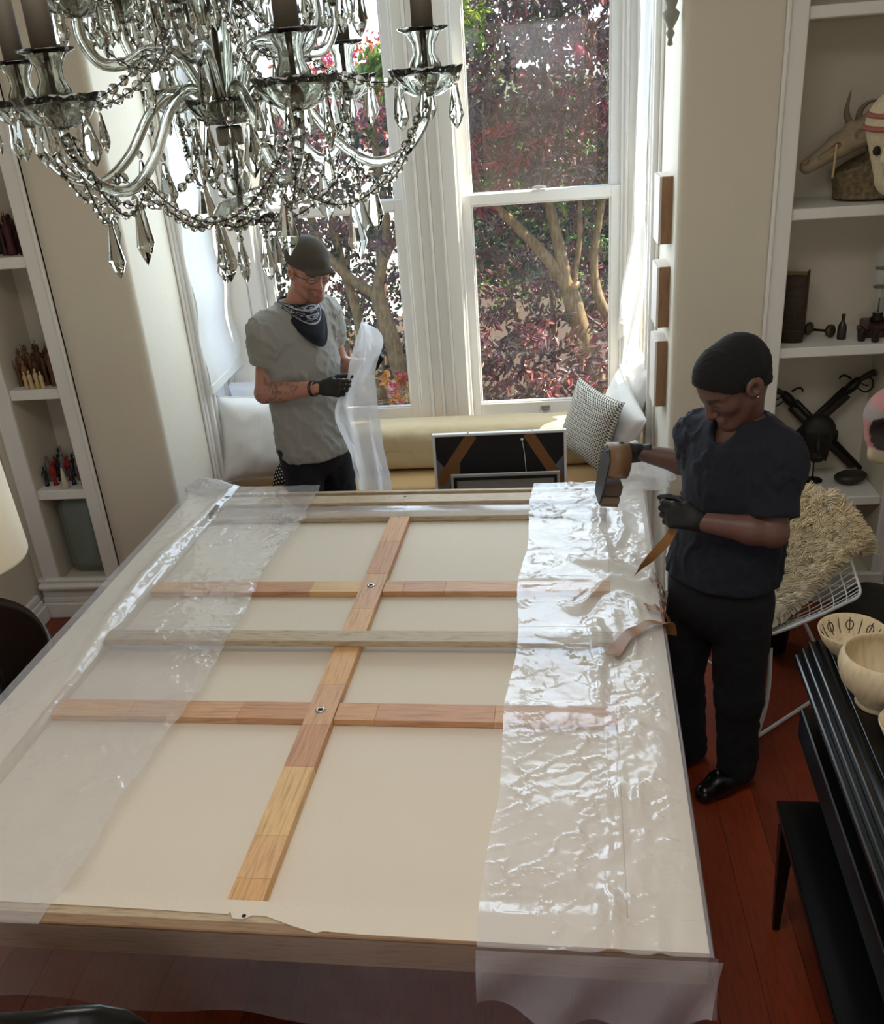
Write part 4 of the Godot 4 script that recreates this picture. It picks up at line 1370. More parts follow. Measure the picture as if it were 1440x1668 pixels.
	# three little box pictures on the right cheek, seen from the side
	var lip := std(Color(0.88, 0.84, 0.80), 0.7)
	var edge := wood(T.grain, Color(0.60, 0.46, 0.34), 0.6, Vector3(8, 0.8, 8))
	var k := 0
	for q in [[1.698, 1.972], [1.335, 1.600], [0.965, 1.272]]:
		var names := ["top", "middle", "bottom"]
		var bp := thing("box_picture", "%s one of three small wooden box pictures on the bay's right cheek" % ["topmost", "middle", "lowest"][k], "picture", Vector3(XR, 0, -4.50), 0.0, "box pictures on the right cheek")
		b = mb(false)
		bar(b, Vector3(-0.046, q[0], -0.20), Vector3(0.0, q[1], 0.0), 0.001)
		obj("box", b, edge, bp)
		b = mb(false)
		bar(b, Vector3(-0.056, q[0] - 0.001, -0.2005), Vector3(-0.0462, q[1] + 0.001, 0.0005), 0.001)
		bar(b, Vector3(-0.0460, q[1] + 0.0002, -0.2), Vector3(0.0, q[1] + 0.0035, 0.0), 0.001)
		obj("front_panel", b, lip, bp)
		k += 1
	# carved bracket high on the right corner
	b = mb(true)
	for z in [-4.42]:
		lathe(b, [Vector2(0, 2.145), Vector2(0.012, 2.15), Vector2(0.008, 2.17), Vector2(0.018, 2.19), Vector2(0.010, 2.205), Vector2(0.03, 2.24), Vector2(0.035, 2.26), Vector2(0.018, 2.275), Vector2(0.03, 2.31), Vector2(0.04, 2.36), Vector2(0, 2.365)], 16, Transform3D(Basis(), Vector3(XR - 0.041, 0, z)))
	one("corner_ornament", b, std(Color(0.62, 0.62, 0.58), 0.6), "turned pale ornament hanging at the top of the bay's right corner", "ornament", "", Vector3(0, 0.315, 0))

# ---------------------------------------------------------------- shelves left and right and what stands on them
func build_shelves() -> void:
	var names := ["lowest", "middle", "upper", "topmost"]
	var k := 0
	for y in [0.682, 1.200, 1.809, 2.44]:
		var s := mb(false)
		bar(s, Vector3(-2.5445, y - 0.025, -4.6795), Vector3(-2.2905, y + 0.025, ZW + 0.004), 0.004)
		one("shelf", s, M.trim, "%s white shelf of the narrow niche at the left" % names[k], "shelf", "shelves of the left niche")
		k += 1
	k = 0
	for y in [0.512, 1.228, 1.806, 2.534]:
		var s := mb(false)
		bar(s, Vector3(1.0405, y - 0.022, -4.7195), Vector3(1.5595, y + 0.022, ZW + 0.004), 0.004)
		one("shelf", s, M.trim, "%s white shelf of the niche at the right" % names[k], "shelf", "shelves of the right niche")
		k += 1
	figures()
	# grey green glass vessel in the lowest left niche
	var glass := std(Color(0.60, 0.66, 0.62, 0.45), 0.08)
	glass.transparency = BaseMaterial3D.TRANSPARENCY_ALPHA
	var t := thing("glass_jar", "large grey green glass jar with rounded corners in the lowest left niche", "jar", Vector3(-2.405, 0.2, -4.53))
	for q in [[0.112, 0.0, 0.44, "wall", glass], [0.095, 0.012, 0.41, "inner_wall", std(Color(0.40, 0.44, 0.42), 0.35)]]:
		var m := sheet(48, 26, func(u: float, v: float) -> Vector3:
			var a := u * TAU
			var e := 0.45
			var cx := signf(cos(a)) * pow(absf(cos(a)), e)
			var cz := signf(sin(a)) * pow(absf(sin(a)), e)
			var prof := 1.0 - 0.35 * pow(absf(v * 2.0 - 1.0), 8.0)
			if v < 0.04: prof *= v / 0.04
			return Vector3(cx * q[0] * prof, q[1] + q[2] * v, cz * q[0] * prof))
		obj(q[3], m, q[4], t)
	# upper right shelf: animal skull propped on a rough wooden block
	var bone := wood(T.mottle, Color(0.68, 0.61, 0.51), 0.85, Vector3(9, 9, 9))
	var rough := wood(T.bark, Color(0.60, 0.54, 0.46), 0.95, Vector3(7, 7, 7))
	var st := sheet(40, 24, func(u: float, v: float) -> Vector3:
		var a := u * TAU
		var r := 0.148 * (1.0 - 0.10 * v) * (1.0 + 0.12 * noise.get_noise_3d(cos(a) * 60.0, v * 70.0, sin(a) * 60.0))
		if v > 0.93: r *= (1.0 - v) / 0.07
		if v < 0.02: r *= v / 0.02
		return Vector3(1.402 + cos(a) * r - 0.03 * v, 1.8285 + minf(v / 0.93, 1.0) * (0.165 + 0.055 * cos(a)), -4.565 - sin(a) * r * 0.80))
	one("wooden_block", st, rough, "rough grey brown wooden block holding the skull on the upper right shelf", "block")
	var sk := thing("animal_skull", "dried long snouted horned animal skull resting on the wooden block", "skull")
	var fld := Field.new(Vector3(1.08, 1.90, -4.68), Vector3(1.56, 2.22, -4.40), 0.006)
	fld.cap(Vector3(1.128, 1.972, -4.53), Vector3(1.25, 2.045, -4.54), 0.030, 0.044, 0.02)
	fld.cap(Vector3(1.25, 2.045, -4.54), Vector3(1.40, 2.115, -4.55), 0.044, 0.066, 0.03)
	fld.cap(Vector3(1.28, 2.08, -4.54), Vector3(1.287, 2.125, -4.54), 0.022, 0.018, 0.02)
	fld.ball(Vector3(1.118, 1.992, -4.515), 0.012, 0.008, Vector3.ZERO, 1.0, true)
	fld.cap(Vector3(1.17, 2.005, -4.505), Vector3(1.24, 2.05, -4.50), 0.008, 0.011, 0.008, Vector3.ZERO, 1.0, true)
	fld.ball(Vector3(1.325, 2.085, -4.492), 0.022, 0.01, Vector3.ZERO, 1.0, true)
	var v := PackedVector3Array(); var id := PackedInt32Array()
	fld.mesh_into(v, id)
	obj("skull", smooth_mesh(v, id), bone, sk)
	for h in [[Vector3(1.287, 2.125, -4.54), Vector3(1.270, 2.165, -4.54), Vector3(1.268, 2.205, -4.53), Vector3(1.272, 2.252, -4.52)], [Vector3(1.33, 2.12, -4.57), Vector3(1.335, 2.17, -4.58), Vector3(1.37, 2.20, -4.585), Vector3(1.42, 2.205, -4.58)]]:
		var hs := mb(true)
		var sp := spline(h, 6)
		var rad := []
		for i in sp.size(): rad.append(lerpf(0.016, 0.002, float(i) / (sp.size() - 1)))
		tube(hs, sp, rad, 10)
		obj("horn", hs, std(Color(0.48, 0.42, 0.35), 0.5), sk)
	var tie := mb(true)
	tube(tie, spline([Vector3(1.232, 2.055, -4.50), Vector3(1.228, 2.02, -4.488), Vector3(1.226, 1.97, -4.485), Vector3(1.224, 1.925, -4.487)], 5), 0.0055, 6)
	obj("cord", tie, std(Color(0.78, 0.70, 0.50), 0.8), sk)
	# second right shelf: old book, door knobs, little bottle, glass on a wooden base, two cups
	var leather := wood(T.bark, Color(0.27, 0.20, 0.15), 0.7, Vector3(9, 9, 9))
	t = thing("book", "thick old brown leather book standing at the left of the shelf", "book", Vector3(1.122, 1.2505, -4.53), -0.30)
	st = null
	var s := mb(false)
	bar(s, Vector3(-0.058, 0.0, -0.075), Vector3(-0.050, 0.29, 0.075), 0.002)
	bar(s, Vector3(0.050, 0.0, -0.075), Vector3(0.058, 0.29, 0.075), 0.002)
	obj("board", s, leather, t)
	s = mb(true)
	lathe(s, [Vector2(0, 0), Vector2(0.0575, 0), Vector2(0.0585, 0.145), Vector2(0.0575, 0.29), Vector2(0, 0.29)], 24, Transform3D(Basis.from_scale(Vector3(1, 1, 0.34)), Vector3(0, 0, 0.07)))
	obj("spine", s, leather, t)
	for y in [0.05, 0.10, 0.15, 0.20, 0.245]:
		s = mb(false)
		lathe(s, [Vector2(0.05, y - 0.004), Vector2(0.0605, y), Vector2(0.0605, y + 0.006), Vector2(0.05, y + 0.010)], 24, Transform3D(Basis.from_scale(Vector3(1, 1, 0.36)), Vector3(0, 0, 0.07)))
		obj("raised_band", s, std(Color(0.20, 0.145, 0.11), 0.7), t)
	s = mb(false)
	bar(s, Vector3(-0.0495, 0.006, -0.07), Vector3(0.0495, 0.282, 0.065))
	obj("pages", s, std(Color(0.66, 0.58, 0.45), 0.9), t)
	var bronze := std(Color(0.33, 0.28, 0.22), 0.4, 0.6)
	t = thing("door_knob_pair", "pair of old dull metal door knobs on a spindle lying on the shelf", "door knob", Vector3(1.251, 1.2505, -4.545))
	for q in [[Vector3(-0.026, 0.030, 0.0), Vector3(-0.75, 0.15, -0.6), 0.030], [Vector3(0.024, 0.030, 0.03), Vector3(0.65, 0.1, 0.75), 0.0295]]:
		s = mb(true)
		var zd: Vector3 = (q[1] as Vector3).normalized()
		var bs := Basis(zd.cross(Vector3.UP).normalized(), zd, zd.cross(Vector3.UP).normalized().cross(zd))
		lathe(s, [Vector2(0, -0.002), Vector2(0.010, 0.0), Vector2(0.012, 0.006), Vector2(0.026, 0.010), Vector2(q[2], 0.020), Vector2(0.027, 0.030), Vector2(0.016, 0.035), Vector2(0.012, 0.033), Vector2(0, 0.034)], 22, Transform3D(bs, q[0] as Vector3))
		obj("knob", s, bronze, t)
	s = mb(true)
	tube(s, [Vector3(-0.026, 0.030, 0.0), Vector3(0.024, 0.030, 0.03)], 0.006, 8)
	obj("spindle", s, M.iron, t)
	s = mb(true)
	lathe(s, [Vector2(0, 0), Vector2(0.018, 0), Vector2(0.0195, 0.004), Vector2(0.0195, 0.052), Vector2(0.015, 0.066), Vector2(0.0075, 0.078), Vector2(0.0065, 0.100), Vector2(0.0085, 0.102), Vector2(0.0085, 0.110), Vector2(0.0, 0.111)], 20)
	one("bottle", s, std(Color(0.16, 0.125, 0.10), 0.35), "tiny dark brown bottle in the middle of the shelf", "bottle", "", Vector3(1.331, 1.2505, -4.475))
	var red := wood(T.grain, Color(0.24, 0.085, 0.07), 0.35, Vector3(2, 9, 9))
	t = thing("glass_lamp_tube", "clear glass tube instrument on a dark red wooden base at the shelf's right", "instrument", Vector3(1.495, 1.2505, -4.535))
	s = mb(false)
	box(s, Vector3(0, 0.014, 0), Vector3(0.125, 0.028, 0.15), 0.006)
	bar(s, Vector3(-0.056, 0.0282, -0.066), Vector3(0.056, 0.060, 0.066), 0.006)
	obj("base", s, red, t)
	s = mb(true)
	lathe(s, [Vector2(0, 0.0602), Vector2(0.030, 0.0602), Vector2(0.030, 0.074), Vector2(0.022, 0.078), Vector2(0.022, 0.095), Vector2(0, 0.095)], 20)
	obj("socket", s, M.iron, t)
	var clear := std(Color(0.9, 0.95, 0.93, 0.16), 0.03)
	clear.transparency = BaseMaterial3D.TRANSPARENCY_ALPHA
	s = mb(true)
	lathe(s, [Vector2(0.0, 0.0952), Vector2(0.018, 0.0955), Vector2(0.020, 0.18), Vector2(0.042, 0.22), Vector2(0.046, 0.27), Vector2(0.046, 0.33), Vector2(0.036, 0.37), Vector2(0.014, 0.39), Vector2(0.0, 0.392)], 24)
	obj("glass_tube", s, clear, t)
	s = mb(true)
	tube(s, [Vector3(0, 0.097, 0), Vector3(0, 0.16, 0)], 0.004, 6)
	for y in [0.205, 0.285]:
		lathe(s, [Vector2(0.0, y), Vector2(0.034, y), Vector2(0.034, y + 0.006), Vector2(0.0, y + 0.006)], 18)
	obj("filament", s, M.iron, t)
	k = 0
	for q in [[Vector3(1.402, 1.2505, -4.425), "small dark metal beaker left of the wooden base's front"], [Vector3(1.452, 1.2505, -4.395), "small dark metal beaker right in front of the wooden base"]]:
		s = mb(true)
		lathe(s, [Vector2(0, 0), Vector2(0.0135, 0), Vector2(0.016, 0.006), Vector2(0.019, 0.044), Vector2(0.0205, 0.049), Vector2(0.017, 0.047), Vector2(0.013, 0.008), Vector2(0, 0.006)], 18)
		one("beaker", s, std(Color(0.22, 0.19, 0.17), 0.3, 0.7), q[1], "cup", "small beakers on the right shelf", q[0])
	# crossed old rifles and a dark mask above the lowest right shelf
	rifle("old dark rifle leaning from upper left to lower right behind the dark mask", Transform3D(Basis(Vector3(0, 0, 1), deg_to_rad(-46.0)).scaled_local(Vector3(1, 1.4, 1.0)), Vector3(1.182, 0.922, -4.672)))
	rifle("old dark rifle leaning from lower left to upper right behind the dark mask", Transform3D(Basis(Vector3(0, 0, 1), deg_to_rad(46.5)) * Basis(Vector3(0, 1, 0), PI).scaled(Vector3(1, 1.4, 1.0)), Vector3(1.452, 0.985, -4.636)))
	t = thing("mask", "dark brown oval wooden face mask on a thin iron stand", "mask", Vector3(1.300, 0.5345, -4.56), -0.14)
	var dk := wood(T.bark, Color(0.125, 0.105, 0.085), 0.6, Vector3(8, 8, 8))
	var fm := Field.new(Vector3(-0.12, 0.06, -0.06), Vector3(0.12, 0.38, 0.09), 0.0055)
	fm.cap(Vector3(0, 0.26, 0), Vector3(0.006, 0.150, 0.0), 0.080, 0.052, 0.02, Vector3(0, 0, 1), 1.7)
	fm.cap(Vector3(0, 0.245, 0.040), Vector3(0, 0.185, 0.058), 0.008, 0.013, 0.012)
	fm.cap(Vector3(-0.05, 0.258, 0.028), Vector3(0.05, 0.258, 0.028), 0.016, 0.016, 0.02)
	for sx in [-1.0, 1.0]:
		fm.cap(Vector3(sx * 0.020, 0.235, 0.048), Vector3(sx * 0.048, 0.237, 0.038), 0.006, 0.005, 0.006, Vector3.ZERO, 1.0, true)
		fm.cap(Vector3(sx * 0.082, 0.25, -0.005), Vector3(sx * 0.086, 0.22, -0.005), 0.011, 0.008, 0.01)
		fm.cap(Vector3(sx * 0.046, 0.135, 0.01), Vector3(sx * 0.046, 0.110, 0.012), 0.007, 0.004, 0.006)
	fm.cap(Vector3(-0.02, 0.140, 0.034), Vector3(0.03, 0.140, 0.034), 0.006, 0.006, 0.01)
	v = PackedVector3Array(); id = PackedInt32Array()
	fm.mesh_into(v, id)
	obj("face", smooth_mesh(v, id), dk, t)
	s = mb(true)
	tube(s, [Vector3(0.0, 0.0, -0.01), Vector3(-0.004, 0.11, -0.01)], 0.004, 6)
	lathe(s, [Vector2(0, 0), Vector2(0.045, 0), Vector2(0.045, 0.006), Vector2(0, 0.007)], 18, Transform3D(Basis(), Vector3(0, 0, -0.01)))
	obj("stand", s, M.iron, t)
	st = sheet(36, 16, func(u: float, vv: float) -> Vector3:
		var a := u * TAU
		var b := vv * PI
		var r := 1.0 + 0.06 * noise.get_noise_2d(cos(a) * 60.0, sin(a) * 60.0 + vv * 40.0)
		return Vector3(cos(a) * sin(b) * 0.075 * r, 0.032 - cos(b) * 0.032 + (0.012 * sin(b) * maxf(cos(a), 0.0)), -sin(a) * sin(b) * 0.055 * r))
	one("helmet_shell", st, std(Color(0.17, 0.155, 0.145), 0.45), "dark domed shell object on the lowest right shelf beside the mask", "shell", "", Vector3(1.462, 0.534, -4.52))
	painted_masks()

func rifle(label: String, xf: Transform3D) -> void:
	# local x runs along the barrel away from the butt; origin at the lock
	var dk := std(Color(0.115, 0.105, 0.095), 0.45, 0.4)
	var wd := wood(T.grain, Color(0.17, 0.125, 0.09), 0.5, Vector3(1, 9, 9))
	var t := thing("rifle", label, "rifle")
	t.transform = xf
	var s := mb(true)
	tube(s, [Vector3(0.03, 0.006, 0), Vector3(0.53, 0.006, 0)], [0.012, 0.0085], 12)
	obj("barrel", s, dk, t)
	s = mb(true)
	tube(s, [Vector3(0.04, -0.014, 0), Vector3(0.48, -0.010, 0), Vector3(0.50, -0.008, 0)], [0.016, 0.012, 0.004], 12)
	obj("fore_end", s, wd, t)
	s = mb(true)
	tube(s, spline([Vector3(-0.045, -0.002, 0), Vector3(0.0, -0.004, 0), Vector3(0.05, -0.002, 0)], 4), [0.017, 0.022, 0.027, 0.030, 0.031, 0.030, 0.027, 0.021, 0.016], 14, true, 0.55)
	obj("receiver", s, dk, t)
	s = mb(true)
	tube(s, spline([Vector3(-0.02, 0.02, 0), Vector3(-0.012, 0.042, 0), Vector3(0.004, 0.050, 0), Vector3(0.018, 0.046, 0)], 4), [0.006, 0.0055, 0.005, 0.005, 0.0045, 0.0045, 0.004, 0.004, 0.0035, 0.0035, 0.003, 0.003, 0.003], 8)
	obj("hammer", s, dk, t)
	s = mb(true)
	tube(s, spline([Vector3(-0.01, -0.022, 0), Vector3(-0.018, -0.050, 0), Vector3(-0.05, -0.058, 0), Vector3(-0.078, -0.040, 0), Vector3(-0.075, -0.014, 0)], 5), 0.0035, 6)
	tube(s, spline([Vector3(-0.035, -0.014, 0), Vector3(-0.040, -0.032, 0), Vector3(-0.050, -0.042, 0)], 4), 0.003, 6)
	obj("trigger_guard", s, dk, t)
	s = mb(true)
	tube(s, spline([Vector3(-0.04, -0.004, 0), Vector3(-0.10, -0.018, 0), Vector3(-0.11, -0.022, 0)], 5), [0.015, 0.015, 0.016, 0.017, 0.018, 0.019, 0.019, 0.020, 0.020, 0.021, 0.021], 12, true, 0.6)
	obj("stock", s, wd, t)

func painted_masks() -> void:
	var cream := wood(T.mottle, Color(0.80, 0.74, 0.60), 0.8, Vector3(12, 12, 12))
	var rust := wood(T.mottle, Color(0.62, 0.36, 0.31), 0.8, Vector3(16, 16, 16))
	var dark := std(Color(0.10, 0.075, 0.065), 0.8)
	var t := thing("mask", "white carved mask with red bands across its brow hanging at the right edge", "mask")
	t.transform = turned(Vector3(1.312, 2.085, -4.0), -38)
	t.set_meta("label", "white carved mask with red bands across its brow hanging at the right edge")
	var face := Field.new(Vector3(-0.17, -0.22, -0.10), Vector3(0.17, 0.22, 0.14), 0.007)
	face.cap(Vector3(0, 0.06, 0), Vector3(0, -0.115, 0.0), 0.125, 0.070, 0.03, Vector3(0, 0, 1), 1.35)
	face.keep(Vector3(0, 0.94, 0.34), 0.165)
	face.cap(Vector3(0, 0.03, 0.085), Vector3(0, -0.05, 0.105), 0.012, 0.017, 0.02)
	for sx in [-1.0, 1.0]: face.cap(Vector3(sx * 0.045, -0.005, 0.085), Vector3(sx * 0.052, -0.035, 0.08), 0.016, 0.013, 0.01, Vector3.ZERO, 1.0, true)
	face.cap(Vector3(-0.02, -0.115, 0.055), Vector3(0.02, -0.115, 0.055), 0.009, 0.009, 0.008, Vector3.ZERO, 1.0, true)
	var v := PackedVector3Array(); var id := PackedInt32Array()
	face.mesh_into(v, id)
	obj("face", smooth_mesh(v, id), cream, t)
	for q in [[0.095, 0.115, 0.113], [0.052, 0.074, 0.1235]]:
		var s := mb(true)
		var a := []
		for i in 23:
			var ang := PI * (float(i) / 22)
			a.append(Vector3(cos(ang) * q[2], (q[0] + q[1]) / 2 - 0.012 * sin(ang), sin(ang) * q[2] / 1.35 + 0.002))
		tube(s, a, 0.011, 8, true, 0.9)
		obj("painted_band", s, rust, t)
	for sx in [-1.0, 1.0]:
		var s := mb(true)
		lathe(s, [Vector2(0, -0.018), Vector2(0.013, -0.012), Vector2(0.016, 0), Vector2(0.013, 0.012), Vector2(0, 0.018)], 14, Transform3D(Basis(), Vector3(sx * 0.047, -0.02, 0.066)))
		obj("eye", s, dark, t)
	bracket(t, Vector3(0, 0.03, -0.05))
	t = thing("mask", "round pink and grey carved mask with a dark open mouth at the right edge", "mask")
	t.transform = turned(Vector3(1.318, 1.145, -3.62), -30)
	face = Field.new(Vector3(-0.16, -0.19, -0.12), Vector3(0.16, 0.17, 0.14), 0.007)
	face.cap(Vector3(0, 0.02, 0), Vector3(0, -0.03, 0), 0.125, 0.115, 0.02, Vector3(0, 0, 1), 1.2)
	face.ball(Vector3(-0.03, -0.025, 0.12), 0.068, 0.015, Vector3(0, 1, 0), 1.15, true)
	face.cap(Vector3(-0.05, -0.115, 0.04), Vector3(0.05, -0.115, 0.04), 0.035, 0.035, 0.02)
	v = PackedVector3Array(); id = PackedInt32Array()
	face.mesh_into(v, id)
	var col := PackedColorArray()
	for p in v:
		var c := Color(0.50, 0.23, 0.21)
		if p.y < -0.085: c = Color(0.52, 0.42, 0.27)
		elif p.distance_to(Vector3(-0.03, -0.025, 0.12)) < 0.074: c = Color(0.035, 0.022, 0.02)
		elif p.y + 0.25 * p.x + 0.02 * noise.get_noise_3d(p.x * 200.0, p.y * 200.0, p.z * 200.0) > 0.005 and p.y + 0.2 * p.x < 0.060: c = Color(0.34, 0.29, 0.26)
		col.append(c)
	var pm := std(Color(1, 1, 1), 0.75)
	pm.vertex_color_use_as_albedo = true
	obj("face", smooth_mesh(v, id, PackedVector2Array(), col), pm, t)
	bracket(t, Vector3(0, 0.0, -0.06))

func bracket(t: Node3D, at: Vector3) -> void:
	var inv := t.transform.affine_inverse()
	var w := t.transform * at
	var s := mb(true)
	tube(s, [at, inv * Vector3(1.618, w.y, w.z)], 0.006, 6)
	obj("wall_rod", s, M.iron, t)

# crowds of small carved and painted figures in the left niche
func figure_shape(kind: int, tall: float, sd: int) -> ArrayMesh:
	var st := mb(true)
	var h := tall
	var r := h * 0.135
	if kind == 0:      # robed, carved in one piece
		lathe(st, [Vector2(0, 0), Vector2(r, 0), Vector2(r * 0.95, h * 0.08), Vector2(r * 0.78, h * 0.4), Vector2(r * 0.95, h * 0.62), Vector2(r * 0.75, h * 0.74), Vector2(r * 0.28, h * 0.79), Vector2(r * 0.46, h * 0.86), Vector2(r * 0.42, h * 0.95), Vector2(0, h)], 10)
	elif kind == 1:    # standing on two legs with arms and a spear
		lathe(st, [Vector2(0, 0), Vector2(r * 0.9, 0), Vector2(r * 0.9, h * 0.03), Vector2(0, h * 0.035)], 10)
		for s in [-1.0, 1.0]:
			tube(st, [Vector3(s * r * 0.4, h * 0.03, 0), Vector3(s * r * 0.34, h * 0.25, 0.002), Vector3(s * r * 0.28, h * 0.46, 0)], [r * 0.24, r * 0.26, r * 0.34], 6)
			tube(st, [Vector3(s * r * 0.62, h * 0.74, 0), Vector3(s * r * 0.95, h * 0.58, 0.004), Vector3(s * r * 0.75, h * 0.48, r * 0.6)], [r * 0.22, r * 0.2, r * 0.15], 6)
		lathe(st, [Vector2(0, h * 0.42), Vector2(r * 0.52, h * 0.43), Vector2(r * 0.50, h * 0.55), Vector2(r * 0.70, h * 0.72), Vector2(r * 0.5, h * 0.77), Vector2(r * 0.2, h * 0.79), Vector2(r * 0.36, h * 0.84), Vector2(r * 0.36, h * 0.90), Vector2(r * 0.55, h * 0.915), Vector2(r * 0.30, h * 0.93), Vector2(r * 0.22, h), Vector2(0, h * 1.005)], 10)
		tube(st, [Vector3(r * 0.8, h * 0.02, r * 0.55), Vector3(r * 0.78, h * 1.12, r * 0.5)], r * 0.07, 5)
	else:              # spindly, arms raised
		lathe(st, [Vector2(0, 0), Vector2(r * 0.8, 0), Vector2(r * 0.5, h * 0.06), Vector2(r * 0.35, h * 0.3), Vector2(r * 0.55, h * 0.55), Vector2(r * 0.3, h * 0.66), Vector2(r * 0.42, h * 0.75), Vector2(0, h * 0.83)], 9)
		for s in [-1.0, 1.0]:
			tube(st, [Vector3(s * r * 0.45, h * 0.58, 0), Vector3(s * r * 1.1, h * 0.68, 0.002), Vector3(s * r * (0.8 + 0.1 * (sd % 3)), h * 0.98, 0.004)], [r * 0.18, r * 0.14, r * 0.07], 6)
	st.generate_normals()
	return st.commit()

func figures() -> void:
	var rows := [
		[1.8345, 0.155, [Color(0.20, 0.07, 0.065), Color(0.25, 0.09, 0.08), Color(0.14, 0.07, 0.06)], [0, 1, 2], "dark red carved figures on the upper left shelf", "dark red carved", 13, "upper"],
		[1.2255, 0.150, [Color(0.40, 0.26, 0.16), Color(0.33, 0.20, 0.13), Color(0.46, 0.31, 0.20)], [2, 0, 1], "brown carved figures on the middle left shelf", "brown carved", 14, "middle"],
		[0.7075, 0.115, [Color(0.10, 0.12, 0.17), Color(0.55, 0.10, 0.10), Color(0.50, 0.47, 0.42), Color(0.09, 0.09, 0.10)], [1, 1, 0], "painted figures on the lowest left shelf", "", 16, "lowest"],
	]
	var coats := ["dark blue painted", "red painted", "pale painted", "black painted"]
	for q in rows:
		for i in int(q[6]):
			var kind: int = q[3][i % 3]
			var tone: int = (i * 5 + i / 3) % q[2].size()
			var cols := 5
			var x := -2.522 + 0.048 * (i % cols) + rng.randf_range(-0.006, 0.006)
			var z := -4.435 - 0.062 * (i / cols) + rng.randf_range(-0.008, 0.008)
			var place := "%s figure of the %s row on the %s left shelf" % [["leftmost", "second", "middle", "fourth", "rightmost"][i % cols], ["front", "second", "back", "last"][i / cols], q[7]]
			var label: String = "small %s %s" % [q[5] if q[5] else coats[tone], place]
			var tall: float = q[1] * rng.randf_range(0.85, 1.12)
			if i >= cols: tall *= 1.12
			var ms := std((q[2][tone] as Color) * rng.randf_range(0.85, 1.15), 0.6)
			var f := thing("figurine", label, "figurine", Vector3(x, q[0], z), rng.randf_range(-0.5, 0.5), q[4])
			obj("body", figure_shape(kind, tall, i), ms, f)
	# the four ivory coloured ones and the white cone
	for i in 4:
		var f := thing("figurine", "%s of the four small ivory robed figures on the middle left shelf" % ["leftmost", "second", "third", "rightmost"][i], "figurine", Vector3(-2.462 + 0.028 * i, 1.2255, -4.385 + 0.006 * (i % 2)), 0.2 * i, "ivory figures on the middle left shelf")
		obj("body", figure_shape(0, 0.085 + 0.006 * (i % 3), i), std(Color(0.78, 0.68, 0.50), 0.5), f)
	var s := mb(true)
	lathe(s, [Vector2(0, 0), Vector2(0.020, 0), Vector2(0.016, 0.03), Vector2(0.004, 0.105), Vector2(0, 0.11)], 16)
	one("paper_cone", s, std(Color(0.80, 0.77, 0.68), 0.8), "pale pointed cone among the painted figures on the lowest left shelf", "cone", "", Vector3(-2.40, 0.7075, -4.385))

# ---------------------------------------------------------------- people
func jitter(p: Vector3, s: float) -> float:
	return noise.get_noise_3d(p.x * s, p.y * s, p.z * s)

# torso, arms and legs; J holds the joints, f the facing of the chest, l the person's left
func limbs_into(F: Field, J: Dictionary, f: Vector3, grow: float, what: String) -> void:
	if what != "legs":
		F.cap(J.pelvis, J.waist, J.hip_rad * 0.96 + grow, J.waist_r + grow, 0.05, f, 1.28)
		F.cap(J.waist, J.chest, J.waist_r + grow, J.chest_r + grow, 0.06, f, 1.28)
		F.cap(J.chest, J.upper, J.chest_r + grow, J.chest_r * 0.72 + grow, 0.05, f, 1.30)
		F.cap(J.sh_r, J.sh_l, 0.062 + grow, 0.062 + grow, 0.09)
		F.cap(J.upper, J.neck, 0.085 + grow * 0.6, 0.058 + grow * 0.5, 0.05)
	if what == "legs":
		F.cap(J.pelvis, J.pelvis + Vector3(0, 0.08, 0), J.hip_rad + grow, J.hip_rad * 0.95 + grow, 0.05, f, 1.25)
		for s in ["r", "l"]:
			F.cap(J["hip_" + s], J["kn_" + s], 0.092 + grow, 0.064 + grow, 0.022)
			F.cap(J["kn_" + s], J["an_" + s], 0.060 + grow, 0.044 + grow * 1.5, 0.03)

